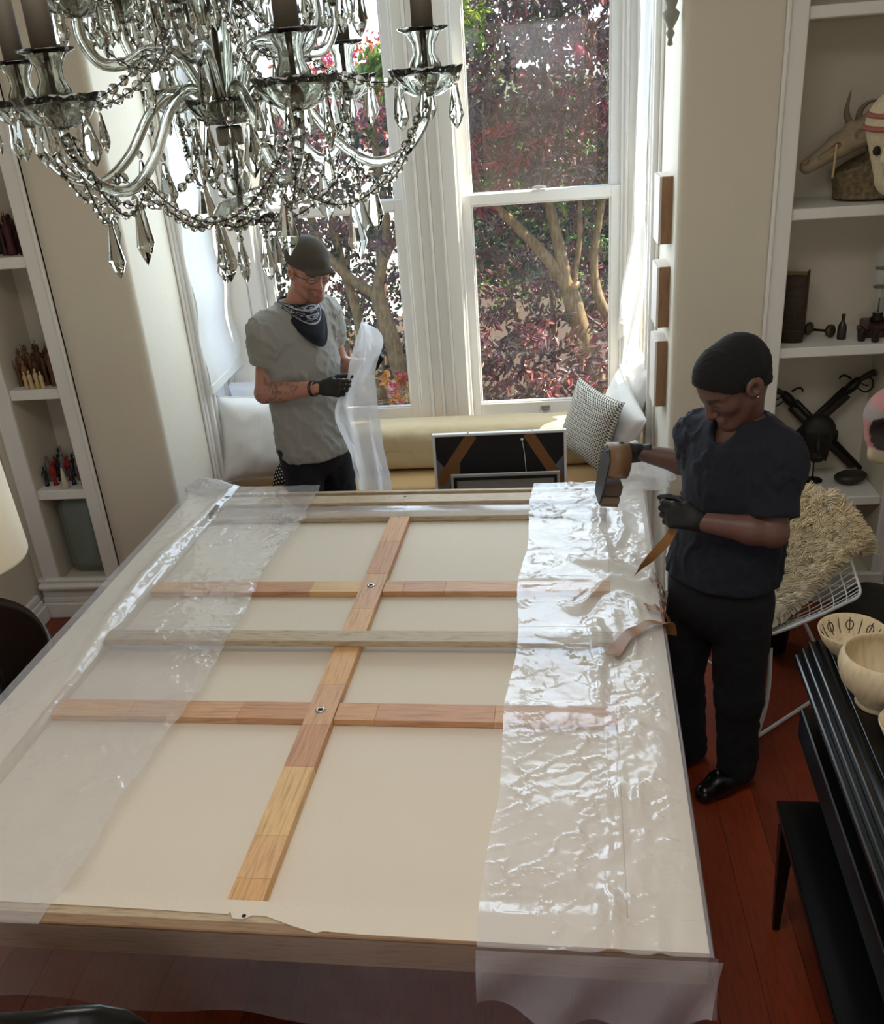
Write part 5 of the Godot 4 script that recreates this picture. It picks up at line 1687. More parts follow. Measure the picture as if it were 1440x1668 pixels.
# a head in the frame (l, u, f) about c: eyes at half its height
func head_into(F: Field, c: Vector3, l: Vector3, u: Vector3, f: Vector3, k: float, neck: Vector3, jaw := 1.0) -> void:
	var P := func(x: float, y: float, z: float) -> Vector3: return c + (l * x + u * y + f * z) * k
	F.cap(P.call(0, 0.030, -0.036), P.call(0, 0.036, 0.012), 0.084 * k, 0.080 * k, 0.03, l, 1.10)
	F.ball(P.call(0, 0.036, 0.040), 0.056 * k, 0.03)
	F.cap(P.call(0, -0.010, 0.040), P.call(0, -0.078, 0.046), 0.058 * k, 0.038 * k, 0.03)
	F.cap(P.call(0, -0.015, -0.03), P.call(0, -0.05, 0.0), 0.066 * k, 0.05 * k, 0.03)
	F.cap(P.call(0, -0.04, -0.03), neck, 0.056 * k, 0.060 * k, 0.035)
	for s in [-1.0, 1.0]:
		F.cap(P.call(s * 0.050, -0.045, 0.002), P.call(s * 0.018, -0.100, 0.060), 0.026 * k * jaw, 0.018 * k * jaw, 0.025)
		F.ball(P.call(s * 0.043, -0.022, 0.060), 0.022 * k, 0.025)
		F.cap(P.call(s * 0.010, 0.017, 0.092), P.call(s * 0.050, 0.020, 0.070), 0.0085 * k, 0.0075 * k, 0.012)
		F.ball(P.call(s * 0.031, -0.001, 0.100), 0.0125 * k, 0.012, Vector3.ZERO, 1.0, true)
		F.ball(P.call(s * 0.031, -0.002, 0.0785), 0.0135 * k, 0.004)
		F.ball(P.call(s * 0.080, -0.004, -0.012), 0.031 * k, 0.008, l, 2.6)
		F.ball(P.call(s * 0.088, -0.003, -0.006), 0.014 * k, 0.006, Vector3.ZERO, 1.0, true)
	F.ball(P.call(0, -0.103, 0.066), 0.019 * k * jaw, 0.02)
	F.cap(P.call(0, 0.006, 0.090), P.call(0, -0.036, 0.108), 0.0085 * k, 0.0135 * k, 0.010)
	for s in [-1.0, 1.0]: F.ball(P.call(s * 0.012, -0.040, 0.098), 0.0085 * k, 0.006)
	F.cap(P.call(-0.018, -0.066, 0.083), P.call(0.018, -0.066, 0.083), 0.0065 * k, 0.0065 * k, 0.008)
	F.cap(P.call(-0.015, -0.076, 0.082), P.call(0.015, -0.076, 0.082), 0.0070 * k, 0.0070 * k, 0.008)
	F.cap(P.call(-0.022, -0.0708, 0.092), P.call(0.022, -0.0708, 0.092), 0.0018 * k, 0.0018 * k, 0.004, Vector3.ZERO, 1.0, true)

# a hand from the wrist: d along the palm, n out of the palm, s towards the thumb; curl per finger in degrees
func hand_into(F: Field, w: Vector3, d: Vector3, n: Vector3, s: Vector3, curl: Array, thumb: Array, r := 0.0095) -> void:
	F.cap(w - d * 0.035, w + d * 0.012, 0.031, 0.029, 0.012, n, 1.15)
	for i in 4:
		var off: float = [0.030, 0.010, -0.011, -0.030][i]
		F.cap(w + d * 0.008 + s * off * 0.55, w + d * [0.088, 0.092, 0.088, 0.080][i] + s * off, 0.0165, 0.0125, 0.014)
	F.cap(w + d * 0.015 + s * 0.02 + n * 0.006, w + d * 0.045 + s * 0.036 + n * 0.010, 0.018, 0.015, 0.015)
	for i in 4:
		var off: float = [0.030, 0.010, -0.011, -0.030][i]
		var p: Vector3 = w + d * [0.088, 0.092, 0.088, 0.080][i] + s * off
		var ln: float = [0.072, 0.080, 0.075, 0.058][i]
		var a := 0.0
		for k in 3:
			a += deg_to_rad(curl[i][k])
			var q: Vector3 = p + (d * cos(a) + n * sin(a)) * ln * [0.46, 0.30, 0.24][k] - s * off * 0.05
			F.cap(p, q, r * [1.08, 1.0, 0.92][k], r * [1.0, 0.92, 0.82][k], 0.004)
			p = q
	var p := w + d * 0.042 + s * 0.036 + n * 0.010
	for k in 3:
		var q: Vector3 = p + ((d * thumb[k].x + s * thumb[k].y + n * thumb[k].z) as Vector3).normalized() * [0.036, 0.032, 0.026][k]
		F.cap(p, q, r * [1.35, 1.15, 1.05][k], r * [1.15, 1.05, 0.9][k], 0.006)
		p = q

func meshed(F: Field) -> ArrayMesh:
	var v := PackedVector3Array()
	var id := PackedInt32Array()
	F.mesh_into(v, id)
	return smooth_mesh(v, id)

func glove(called: String, parent: Node3D, w: Vector3, d: Vector3, n: Vector3, right: bool, curl: Array, thumb: Array, m: Material) -> void:
	d = d.normalized()
	n = (n - d * n.dot(d)).normalized()
	var s := d.cross(n) if right else n.cross(d)
	var c := w + d * 0.06 + n * 0.02
	var F := Field.new(c - Vector3.ONE * 0.15, c + Vector3.ONE * 0.15, 0.0038)
	hand_into(F, w, d, n, s, curl, thumb)
	F.keep(-d, (w - d * 0.042).dot(-d))
	obj(called, meshed(F), m, parent)

func skin_mat() -> StandardMaterial3D:
	var m := bumpy(std(Color(1, 1, 1), 0.5), T.fine, 0.15, Vector3(9, 9, 9))
	m.vertex_color_use_as_albedo = true
	return m

func cloth(c: Color, bump := 0.35) -> StandardMaterial3D:
	return bumpy(std(c, 0.92), T.soft, bump, Vector3(5, 5, 5))

# body, with its head on a finer grid, as one mesh
func body_mesh(J: Dictionary, f: Vector3, hc: Vector3, hl: Vector3, hu: Vector3, hf: Vector3, k: float, lo: Vector3, hi: Vector3, paint: Callable, jaw := 1.0) -> ArrayMesh:
	var v := PackedVector3Array()
	var id := PackedInt32Array()
	var F := Field.new(lo, hi, 0.0125)
	limbs_into(F, J, f, -0.006, "torso")
	limbs_into(F, J, f, -0.006, "legs")
	for s in ["r", "l"]: F.cap(J["an_" + s], (J["an_" + s] as Vector3) + f * 0.10 + Vector3(0, -0.045, 0), 0.042, 0.03, 0.02)
	F.mesh_into(v, id)
	var A := Field.new(lo, hi, 0.0105)
	for s in ["r", "l"]:
		A.cap(J["sh_" + s], J["el_" + s], 0.052, 0.043, 0.02)
		var m: Vector3 = (J["el_" + s] as Vector3).lerp(J["wr_" + s], 0.3)
		A.cap(J["el_" + s], m, 0.043, 0.045, 0.02)
		A.cap(m, J["wr_" + s], 0.045, 0.029, 0.02)
	A.mesh_into(v, id)
	var H := Field.new(hc - Vector3(0.155, 0.20, 0.155), hc + Vector3(0.155, 0.15, 0.155), 0.0042)
	head_into(H, hc, hl, hu, hf, k, J.neck, jaw)
	H.mesh_into(v, id)
	var col := PackedColorArray()
	for p in v: col.append(paint.call(p))
	return smooth_mesh(v, id, PackedVector2Array(), col)

func shirt_mesh(J: Dictionary, f: Vector3, lo: Vector3, hi: Vector3, grow: float, sleeve: float, hem_n: Vector3, hem_at: Vector3, neck: Array, wr: float) -> ArrayMesh:
	var F := Field.new(lo, hi, 0.0088)
	var ends: Array[Vector3] = []
	var dirs: Array[Vector3] = []
	for s in ["r", "l"]:
		var a: Vector3 = J["sh_" + s]
		var b: Vector3 = a.lerp(J["el_" + s], sleeve + 0.14)
		F.cap(a, b, 0.064, 0.058 + grow, 0.03)
		var dd: Vector3 = (b - a).normalized()
		var c: Vector3 = a.lerp(J["el_" + s], sleeve)
		F.keep(dd, c.dot(dd), b, 0.16)
		ends.append(c)
		dirs.append(dd)
	limbs_into(F, J, f, grow, "torso")
	F.cap(J.pelvis, J.waist, J.hip_rad + grow * 1.3, J.waist_r + grow, 0.05, f, 1.24)
	var nk: Vector3 = J.neck
	F.warp(func(p: Vector3) -> float:
		# folds: soft ones down the cloth and narrow ridges; quiet at collar and sleeve ends
		var k := noise.get_noise_3d(p.x * 620.0 + p.y * 150.0, p.y * 210.0 + p.x * 260.0, p.z * 620.0)
		var q := noise.get_noise_3d(p.x * 640.0 + p.y * 420.0, p.y * 330.0 - p.x * 240.0, p.z * 640.0 + 40.0)
		var calm := smoothstep(0.08, 0.17, p.distance_to(nk))
		for i in 2:
			if p.distance_to(ends[i]) < 0.12: calm = minf(calm, smoothstep(0.0, 0.05, absf(dirs[i].dot(p - ends[i]))))
		return -wr * calm * (maxf(k + 0.1, 0.0) * 0.017 + maxf(0.0, 0.16 - absf(q)) * 0.060))
	for q in neck: F.cap(q[0], q[1], q[2], q[3], 0.006, Vector3.ZERO, 1.0, true)
	F.keep(-hem_n, hem_at.dot(-hem_n))
	return meshed(F)

func pants_mesh(J: Dictionary, f: Vector3, lo: Vector3, hi: Vector3, grow: float, top: float) -> ArrayMesh:
	var F := Field.new(lo, hi, 0.0125)
	limbs_into(F, J, f, grow, "legs")
	F.keep(Vector3.UP, top)
	F.keep(Vector3.DOWN, -0.035)
	F.warp(func(p: Vector3) -> float: return -smoothstep(top - 0.12, top - 0.24, p.y) * (maxf(0.0, noise.get_noise_3d(p.x * 700.0, p.y * 350.0, p.z * 700.0)) * 0.014 + maxf(0.0, 0.25 - absf(noise.get_noise_3d(p.x * 900.0, p.y * 1300.0, p.z * 900.0))) * 0.026))
	return meshed(F)

func shoe_mesh(a: Vector3, f: Vector3) -> ArrayMesh:
	var F := Field.new(a - Vector3(0.22, 0.09, 0.22), a + Vector3(0.22, 0.10, 0.22), 0.008)
	var y := Vector3(0, 1, 0)
	F.cap(a - f * 0.035 + y * (0.045 - a.y), a + f * 0.08 + y * (0.045 - a.y), 0.046, 0.048, 0.02)
	F.cap(a + f * 0.06 + y * (0.04 - a.y), a + f * 0.155 + y * (0.036 - a.y), 0.048, 0.036, 0.02)
	F.cap(a + y * (0.06 - a.y), a + y * (0.10 - a.y), 0.046, 0.044, 0.02)
	F.keep(Vector3.DOWN, -0.002)
	F.keep(Vector3.UP, 0.115)
	return meshed(F)

func build_person_grey() -> void:
	var base := Vector3(-1.10, 0, -4.47)
	var W := func(x: float, y: float, z: float) -> Vector3: return Vector3(x, y, z) - base
	var f := Vector3(0.77, 0, 0.64).normalized()
	var l := Vector3(0.64, 0, -0.77).normalized()
	var t := thing("person", "person in grey t-shirt, flat cap and bandana holding a plastic sheet behind the canvas", "person", base)
	var J := {
		pelvis = W.call(-1.115, 0.86, -4.47), waist = W.call(-1.125, 1.02, -4.47), chest = W.call(-1.135, 1.26, -4.47), upper = W.call(-1.125, 1.42, -4.475), neck = W.call(-1.108, 1.525, -4.46),
		sh_r = W.call(-1.235, 1.435, -4.355), sh_l = W.call(-1.045, 1.435, -4.655),
		el_r = W.call(-1.288, 1.165, -4.325), wr_r = W.call(-0.985, 1.222, -4.18), el_l = W.call(-0.985, 1.165, -4.71), wr_l = W.call(-0.80, 1.225, -4.52),
		hip_r = W.call(-1.185, 0.86, -4.40), hip_l = W.call(-1.055, 0.86, -4.54), kn_r = W.call(-1.16, 0.46, -4.38), kn_l = W.call(-1.03, 0.46, -4.53), an_r = W.call(-1.18, 0.07, -4.40), an_l = W.call(-1.05, 0.07, -4.55),
		waist_r = 0.148, chest_r = 0.168,
	}
	J["hip_rad"] = 0.165
	var hf := Vector3(0.56, -0.24, 0.78).normalized()
	var hl := Vector3.UP.cross(hf).normalized()
	var hu := hf.cross(hl).normalized()
	var hc: Vector3 = W.call(-1.022, 1.692, -4.415)
	var skin := Color(0.40, 0.195, 0.135)
	var paint := func(p: Vector3) -> Color:
		var q := p - hc
		var x := q.dot(hl); var y := q.dot(hu); var z := q.dot(hf)
		var c := skin
		if q.length() < 0.19 and y > -0.13:
			var hair := smoothstep(0.050, 0.036, absf(x)) * smoothstep(-0.040, -0.056, y) * smoothstep(0.03, 0.06, z) * (1.0 - smoothstep(0.024, 0.014, absf(x)) * smoothstep(-0.086, -0.078, y) * smoothstep(-0.056, -0.062, y))
			hair = clampf(hair * (1.0 + 0.6 * noise.get_noise_3d(p.x * 9000.0, p.y * 9000.0, p.z * 9000.0)), 0.0, 1.0)
			c = skin.lerp(Color(0.13, 0.055, 0.035), 0.72 * hair)
			if z > 0.05 and absf(x) < 0.02 and y < -0.06 and y > -0.084: c = Color(0.38, 0.13, 0.11)
			elif z > 0.05 and absf(absf(x) - 0.031) < 0.021 and absf(y - 0.021) < 0.0055: c = Color(0.08, 0.045, 0.03)
			elif z > 0.05 and absf(absf(x) - 0.031) < 0.014 and absf(y + 0.008) < 0.0022: c = Color(0.05, 0.03, 0.025)
			elif z > 0.085 and y < -0.01 and y > -0.05: c = skin * 1.08
		# tattoos on the arms: blue-black line work under the skin tone
		var e: Vector3 = J["el_r"]
		if p.distance_to(e) < 0.24 and p.y < 1.36:
			var a := noise.get_noise_3d(p.x * 2600.0, p.y * 2600.0, p.z * 2600.0)
			var b := noise.get_noise_3d(p.x * 1100.0 + 50.0, p.y * 1100.0, p.z * 1100.0)
			if (absf(a) < 0.11 and b > -0.1) or b > 0.45: c = c.lerp(Color(0.045, 0.045, 0.05), 0.62)
		return c
	obj("body", body_mesh(J, f, hc, hl, hu, hf, 1.02, Vector3(-0.40, -0.02, -0.34), Vector3(0.42, 1.58, 0.36), paint, 1.1), skin_mat(), t)
	var grey := cloth(Color(0.56, 0.555, 0.535), 0.3)
	obj("t_shirt", shirt_mesh(J, f, Vector3(-0.36, 0.72, -0.36), Vector3(0.34, 1.60, 0.34), 0.022, 0.52, Vector3(0.05, 1, 0.10).normalized(), W.call(-1.115, 0.835, -4.45), [[J.neck - Vector3(0, 0.02, 0), J.neck + Vector3(0, 0.12, 0), 0.070, 0.085]], 1.0), grey, t)
	obj("trousers", pants_mesh(J, f, Vector3(-0.34, 0.0, -0.34), Vector3(0.34, 1.02, 0.34), 0.010, 0.925), cloth(Color(0.085, 0.095, 0.125), 0.3), t)
	for s in ["r", "l"]: obj("shoe", shoe_mesh(J["an_" + s], f), M.black, t)
	# cap
	var C := Field.new(hc + Vector3(-0.17, -0.03, -0.17), hc + Vector3(0.17, 0.19, 0.17), 0.0055)
	var P := func(x: float, y: float, z: float) -> Vector3: return hc + hl * x + hu * y + hf * z
	C.cap(P.call(0, 0.045, -0.040), P.call(0, 0.058, 0.022), 0.095, 0.086, 0.03, hl, 1.04)
	C.cap(P.call(0, 0.080, 0.000), P.call(0, 0.050, 0.085), 0.066, 0.052, 0.03)
	C.cap(P.call(-0.035, 0.034, 0.122), P.call(0.035, 0.034, 0.122), 0.030, 0.030, 0.03, hu, 2.2)
	C.keep(-hu + hf * 0.02, (P.call(0, 0.030, 0.0) as Vector3).dot(-hu + hf * 0.02))
	C.warp(func(p: Vector3) -> float: return jitter(p, 120.0) * 0.004)
	obj("flat_cap", meshed(C), cloth(Color(0.27, 0.25, 0.215), 0.4), t)
	# glasses of thin wire with clear lenses
	var g := mb(true)
	for s in [-1.0, 1.0]:
		var ring := []
		for i in 21:
			var a := TAU * i / 20
			ring.append(P.call(s * 0.033 + cos(a) * 0.023, -0.004 + sin(a) * 0.016, 0.104 - absf(s * 0.033 + cos(a) * 0.023) * 0.16))
		tube(g, ring, 0.0013, 5, false)
		tube(g, [P.call(s * 0.056, 0.0, 0.095), P.call(s * 0.079, 0.004, 0.055), P.call(s * 0.086, 0.006, -0.01)], 0.0014, 5)
	tube(g, spline([P.call(-0.010, 0.0, 0.103), P.call(0, 0.004, 0.107), P.call(0.010, 0.0, 0.103)], 4), 0.0012, 5)
	var gl := obj("glasses", g, M.iron, t)
	g = mb(false)
	for s in [-1.0, 1.0]:
		for i in 12:
			var a := TAU * i / 12; var b := TAU * (i + 1) / 12
			var zc := func(x: float) -> float: return 0.104 - absf(x) * 0.16
			var x0: float = s * 0.033
			t3(g, P.call(x0, -0.004, zc.call(x0)), P.call(x0 + cos(a) * 0.022, -0.004 + sin(a) * 0.0155, zc.call(x0 + cos(a) * 0.022)), P.call(x0 + cos(b) * 0.022, -0.004 + sin(b) * 0.0155, zc.call(x0 + cos(b) * 0.022)))
	obj("lens", g, M.pane, gl)
	# bandana tied round the neck with its point on the chest
	var pat := std(Color(1, 1, 1), 0.9)
	pat.albedo_texture = pattern(128, func(x: float, y: float) -> Color:
		var n := noise.get_noise_2d(x * 900.0, y * 900.0)
		var q := Vector2(fmod(x * 5.0, 1.0) - 0.5, fmod(y * 5.0, 1.0) - 0.5)
		var edge := (y > 0.12 and y < 0.17) or (y > 0.45 and y < 0.48)
		var motif := absf(q.length() - 0.26) < 0.055 or q.length() < 0.09 or absf(n) < 0.05
		return Color(0.66, 0.67, 0.70) if edge or (motif and y < 0.48) else Color(0.055, 0.065, 0.115))
	var nk: Vector3 = J.neck
	var band := sheet(48, 20, func(u: float, v: float) -> Vector3:
		var a := (u - 0.5) * TAU
		var dir := f * cos(a) + l * sin(a)
		var front := pow(maxf(cos(a), 0.0), 2.2)
		var drop := lerpf(0.03, 0.085 + 0.135 * front, v)
		var r := lerpf(0.082, 0.118 + 0.022 * front, v) + 0.006 * sin(v * 14.0 + u * 9.0) * (1.0 - v * 0.4)
		var narrow := 1.0 - 0.30 * v * front
		var side := l * sin(a) * r * narrow + f * cos(a) * r
		return nk + Vector3(0, 0.070 - drop - 0.015 * cos(a), 0) + side + dir * 0.012 * front)
	obj("bandana", band, pat, t)
	# black gloves
	var gm := bumpy(std(Color(0.045, 0.047, 0.052), 0.55), T.fine, 0.3, Vector3(8, 8, 8))
	glove("glove", t, J["wr_r"] + Vector3(0.012, 0, 0.004), Vector3(0.92, 0.06, 0.33), Vector3(0.25, -0.25, -0.9), true, [[38, 52, 30], [52, 58, 32], [62, 64, 36], [66, 66, 40]], [Vector3(0.7, 0.35, 0.45), Vector3(0.9, 0.05, 0.40), Vector3(0.95, -0.15, 0.25)], gm)
	glove("glove", t, J["wr_l"], Vector3(0.45, 0.72, 0.40), Vector3(-0.6, 0.1, 0.75), false, [[30, 40, 20], [34, 44, 24], [38, 48, 26], [44, 50, 28]], [Vector3(0.6, 0.5, 0.5), Vector3(0.8, 0.2, 0.5), Vector3(0.9, 0, 0.4)], gm)
	var br := mb(true)
	var wd: Vector3 = (J["wr_r"] - J["el_r"]).normalized()
	var wa := wd.cross(Vector3.UP).normalized()
	for o in [0.035, 0.045]:
		var ring := []
		for i in 17:
			var a := TAU * i / 16
			ring.append(J["wr_r"] - wd * o + (wa * cos(a) + wa.cross(wd) * sin(a)) * 0.0345)
		tube(br, ring, 0.0028, 5, false)
	obj("bracelet", br, std(Color(0.12, 0.08, 0.06), 0.6), t)
	# the translucent sheet held between both hands
	var lp := [Vector3(-0.800, 1.445, -4.36), Vector3(-0.845, 1.34, -4.28), Vector3(-0.865, 1.26, -4.16), Vector3(-0.915, 1.15, -4.14), Vector3(-0.925, 1.08, -4.16), Vector3(-0.915, 0.98, -4.20), Vector3(-0.895, 0.86, -4.22), Vector3(-0.875, 0.74, -4.22), Vector3(-0.868, 0.60, -4.22), Vector3(-0.865, 0.45, -4.20)]
	var rp := [Vector3(-0.780, 1.442, -4.38), Vector3(-0.735, 1.41, -4.41), Vector3(-0.725, 1.34, -4.42), Vector3(-0.765, 1.25, -4.38), Vector3(-0.765, 1.12, -4.34), Vector3(-0.755, 1.00, -4.32), Vector3(-0.745, 0.86, -4.31), Vector3(-0.735, 0.73, -4.30), Vector3(-0.730, 0.60, -4.29), Vector3(-0.73, 0.45, -4.28)]
	var ls := spline(lp, 8)
	var rs := spline(rp, 8)
	var held := sheet(44, ls.size() - 1, func(u: float, v: float) -> Vector3:
		var i := int(round(v * (ls.size() - 1)))
		var p: Vector3 = (ls[i] as Vector3).lerp(rs[i], u)
		var e := sin(u * PI)
		return p + Vector3(0.012 * noise.get_noise_2d(u * 160.0, v * 300.0), 0.035 * e * smoothstep(0.2, 0.0, v) * 1.2, 0.05 * e + 0.022 * sin(u * 11.0 + v * 5.0) * e + 0.028 * noise.get_noise_2d(u * 190.0 + 30.0, v * 260.0)))
	var hm := bumpy(std(Color(0.93, 0.94, 0.95, 0.55), 0.24, 0.0, 0.5), T.soft, 0.4, Vector3(2, 2, 2))
	hm.transparency = BaseMaterial3D.TRANSPARENCY_ALPHA
	hm.backlight_enabled = true
	hm.backlight = Color(0.95, 0.95, 0.95)
	one("plastic_sheet", held, hm, "loose milky plastic sheet held up by the person in grey", "plastic sheet")

func build_person_navy() -> void:
	var base := Vector3(0.59, 0, -2.98)
	var W := func(x: float, y: float, z: float) -> Vector3: return Vector3(x, y, z) - base
	var f := Vector3(-0.80, 0, 0.60)
	var l := Vector3(0.60, 0, 0.80)
	var t := thing("person", "person in navy t-shirt and dark trousers holding a tape dispenser beside the canvas", "person", base)
	var J := {
		pelvis = W.call(0.578, 0.82, -2.97), waist = W.call(0.600, 0.99, -2.975), chest = W.call(0.615, 1.19, -2.985), upper = W.call(0.625, 1.31, -2.99), neck = W.call(0.618, 1.395, -2.985),
		sh_r = W.call(0.528, 1.295, -3.120), sh_l = W.call(0.698, 1.312, -2.870),
		el_r = W.call(0.560, 1.10, -3.375), wr_r = W.call(0.352, 1.140, -3.425), el_l = W.call(0.692, 1.108, -2.772), wr_l = W.call(0.478, 1.140, -2.80),
		hip_r = W.call(0.532, 0.80, -3.04), hip_l = W.call(0.640, 0.80, -2.90), kn_r = W.call(0.478, 0.44, -3.06), kn_l = W.call(0.655, 0.42, -2.90), an_r = W.call(0.525, 0.07, -3.08), an_l = W.call(0.675, 0.07, -2.94),
		waist_r = 0.150, chest_r = 0.160,
	}
	J["hip_rad"] = 0.172
	var hf := Vector3(-0.72, -0.48, 0.40).normalized()
	var hl := Vector3.UP.cross(hf).normalized()
	var hu := hf.cross(hl).normalized()
	var hc: Vector3 = W.call(0.575, 1.530, -2.955)
	var skin := Color(0.125, 0.058, 0.042)
	var paint := func(p: Vector3) -> Color:
		var q := p - hc
		var x := q.dot(hl); var y := q.dot(hu); var z := q.dot(hf)
		var c := skin
		if q.length() < 0.19 and y > -0.13:
			if z > 0.05 and absf(x) < 0.02 and y < -0.06 and y > -0.084: c = Color(0.19, 0.07, 0.06)
			elif z > 0.05 and absf(absf(x) - 0.031) < 0.021 and absf(y - 0.021) < 0.0055: c = Color(0.02, 0.014, 0.012)
			elif z > 0.05 and absf(absf(x) - 0.031) < 0.014 and absf(y + 0.008) < 0.0022: c = Color(0.02, 0.014, 0.012)
		return c
	obj("body", body_mesh(J, f, hc, hl, hu, hf, 1.05, Vector3(-0.38, -0.02, -0.55), Vector3(0.34, 1.48, 0.36), paint), skin_mat(), t)
	var navy := cloth(Color(0.066, 0.078, 0.128), 0.35)
	var nk: Vector3 = J.neck
	obj("t_shirt", shirt_mesh(J, f, Vector3(-0.40, 0.80, -0.50), Vector3(0.36, 1.50, 0.38), 0.020, 0.80, Vector3(0, 1, 0), W.call(0.6, 0.875, -2.97), [[nk - Vector3(0, 0.02, 0), nk + Vector3(0, 0.12, 0), 0.074, 0.10], [nk + f * 0.07 - Vector3(0, 0.075, 0), nk + f * 0.09 + Vector3(0, 0.10, 0), 0.018, 0.085]], 1.0), navy, t)
	obj("trousers", pants_mesh(J, f, Vector3(-0.34, 0.0, -0.34), Vector3(0.34, 1.0, 0.34), 0.014, 0.945), cloth(Color(0.034, 0.040, 0.060), 0.35), t)
	for s in ["r", "l"]: obj("shoe", shoe_mesh(J["an_" + s], f), M.black, t)
	# close-cropped hair
	var H := Field.new(hc + Vector3(-0.17, -0.12, -0.17), hc + Vector3(0.17, 0.18, 0.17), 0.0046)
	var P := func(x: float, y: float, z: float) -> Vector3: return hc + (hl * x + hu * y + hf * z) * 1.05
	H.cap(P.call(0, 0.036, -0.040), P.call(0, 0.046, 0.014), 0.0940, 0.0900, 0.03, hl, 1.09)
	H.cap(P.call(0, -0.03, -0.052), P.call(0, 0.0, -0.045), 0.066, 0.080, 0.03, hl, 1.0)
	H.ball(P.call(0, 0.042, 0.041), 0.0625, 0.03)
	var cutn := (hu - hf * 0.55).normalized()
	H.keep(-cutn, (P.call(0, -0.010, 0.0) as Vector3).dot(-cutn))
	H.ball(P.call(0, -0.045, 0.115), 0.116, 0.012, Vector3.ZERO, 1.0, true)
	for sx in [-1.0, 1.0]:
		H.ball(P.call(sx * 0.085, -0.035, 0.058), 0.055, 0.010, Vector3.ZERO, 1.0, true)
		H.ball(P.call(sx * 0.090, -0.010, -0.012), 0.034, 0.008, Vector3.ZERO, 1.0, true)
	H.warp(func(p: Vector3) -> float: return -absf(jitter(p, 7000.0)) * 0.007)
	var hm := bumpy(std(Color(0.045, 0.042, 0.042), 0.95), T.fine, 1.0, Vector3(22, 22, 22))
	obj("hair", meshed(H), hm, t)
	var er := mb(true)
	lathe(er, [Vector2(0, -0.004), Vector2(0.004, 0), Vector2(0, 0.004)], 10, Transform3D(Basis(), P.call(0.089, -0.030, -0.004)))
	obj("ear_stud", er, M.steel, t)
	var gm := bumpy(std(Color(0.040, 0.044, 0.046), 0.55), T.fine, 0.3, Vector3(8, 8, 8))
	glove("glove", t, J["wr_l"] + Vector3(-0.010, 0.004, 0), Vector3(-0.95, 0.30, 0.05), Vector3(-0.05, -0.25, -0.95), false, [[34, 62, 40], [52, 62, 40], [60, 64, 40], [64, 66, 40]], [Vector3(0.75, 0.30, 0.45), Vector3(0.9, -0.05, 0.40), Vector3(0.9, -0.25, 0.25)], gm)
	glove("glove", t, J["wr_r"], Vector3(-0.96, -0.12, -0.10), Vector3(0.0, -0.15, 1.0), true, [[48, 62, 40], [52, 64, 40], [54, 66, 42], [58, 66, 42]], [Vector3(0.6, 0.6, 0.5), Vector3(0.8, 0.1, 0.6), Vector3(0.7, -0.2, 0.6)], gm)
	# tape dispenser with a wide roll of brown tape
	var d := thing("tape_dispenser", "handheld dispenser with a wide roll of brown tape in the navy person's hand", "tape dispenser", Vector3(0.262, 1.128, -3.385))
	d.rotation = Vector3(deg_to_rad(12), deg_to_rad(8), deg_to_rad(-9))
	var brown := std(Color(0.50, 0.37, 0.25), 0.45)
	var s := mb(true)
	var ax := Basis(Vector3(0, 1, 0), Vector3(-1, 0, 0), Vector3(0, 0, 1))
	lathe(s, [Vector2(0.040, -0.038), Vector2(0.066, -0.038), Vector2(0.066, 0.038), Vector2(0.040, 0.038), Vector2(0.040, -0.038)], 40, Transform3D(ax, Vector3.ZERO))
	obj("tape_roll", s, brown, d)
	s = mb(true)
	lathe(s, [Vector2(0.0, -0.036), Vector2(0.0395, -0.036), Vector2(0.0395, 0.036), Vector2(0.0, 0.036)], 28, Transform3D(ax, Vector3.ZERO))
	obj("hub", s, M.iron, d)
	var plate := std(Color(0.20, 0.22, 0.25), 0.4, 0.3)
	s = mb(false)
	var poly := PackedVector2Array([Vector2(-0.03, -0.16), Vector2(0.055, -0.16), Vector2(0.062, -0.07), Vector2(0.06, 0.03), Vector2(0.02, 0.055), Vector2(-0.05, 0.03), Vector2(-0.055, -0.06)])
	slab(s, poly, 0.004, Transform3D(Basis(Vector3(0, 0, 1), Vector3(0, 1, 0), Vector3(-1, 0, 0)), Vector3(-0.040, 0, 0)))
	obj("side_plate", s, plate, d)
	s = mb(false)
	box(s, Vector3(0.0, -0.108, 0.012), Vector3(0.074, 0.052, 0.060), 0.006)
	obj("head", s, std(Color(0.34, 0.26, 0.19), 0.45), d)
	s = mb(false)
	box(s, Vector3(0.0, -0.150, 0.020), Vector3(0.072, 0.030, 0.050), 0.004)
	obj("roller", s, std(Color(0.47, 0.40, 0.32), 0.4), d)
	s = mb(false)
	box(s, Vector3(0.002, -0.172, 0.026), Vector3(0.066, 0.014, 0.028), 0.002)
	obj("tape_end", s, std(Color(0.46, 0.29, 0.20), 0.5), d)
	s = mb(true)
	tube(s, [Vector3(0.0, -0.03, -0.078), Vector3(0.02, -0.03, -0.085), Vector3(0.09, -0.035, -0.075)], 0.014, 10)
	obj("handle", s, M.black, d)
	# the strip that hangs from the near hand
	var strip := [Vector3(0.398, 1.115, -2.81), Vector3(0.372, 1.075, -2.80), Vector3(0.345, 1.035, -2.81), Vector3(0.322, 1.000, -2.82), Vector3(0.300, 0.975, -2.82), Vector3(0.275, 0.935, -2.83)]
	var c := spline(strip, 5)
	var sm := sheet(c.size() - 1, 3, func(u: float, v: float) -> Vector3:
		var i := int(round(u * (c.size() - 1)))
		var w := 0.030 * (1.0 - smoothstep(0.75, 1.0, u) * 0.9)
		return (c[i] as Vector3) + Vector3(0.45, -0.25, 0.85).normalized().rotated(Vector3(0.6, 0.7, 0).normalized(), u * 2.2) * (v - 0.5) * w)
	one("tape_strip", sm, M.tape, "thin twisted strip of brown tape hanging from the navy person's near hand", "tape")

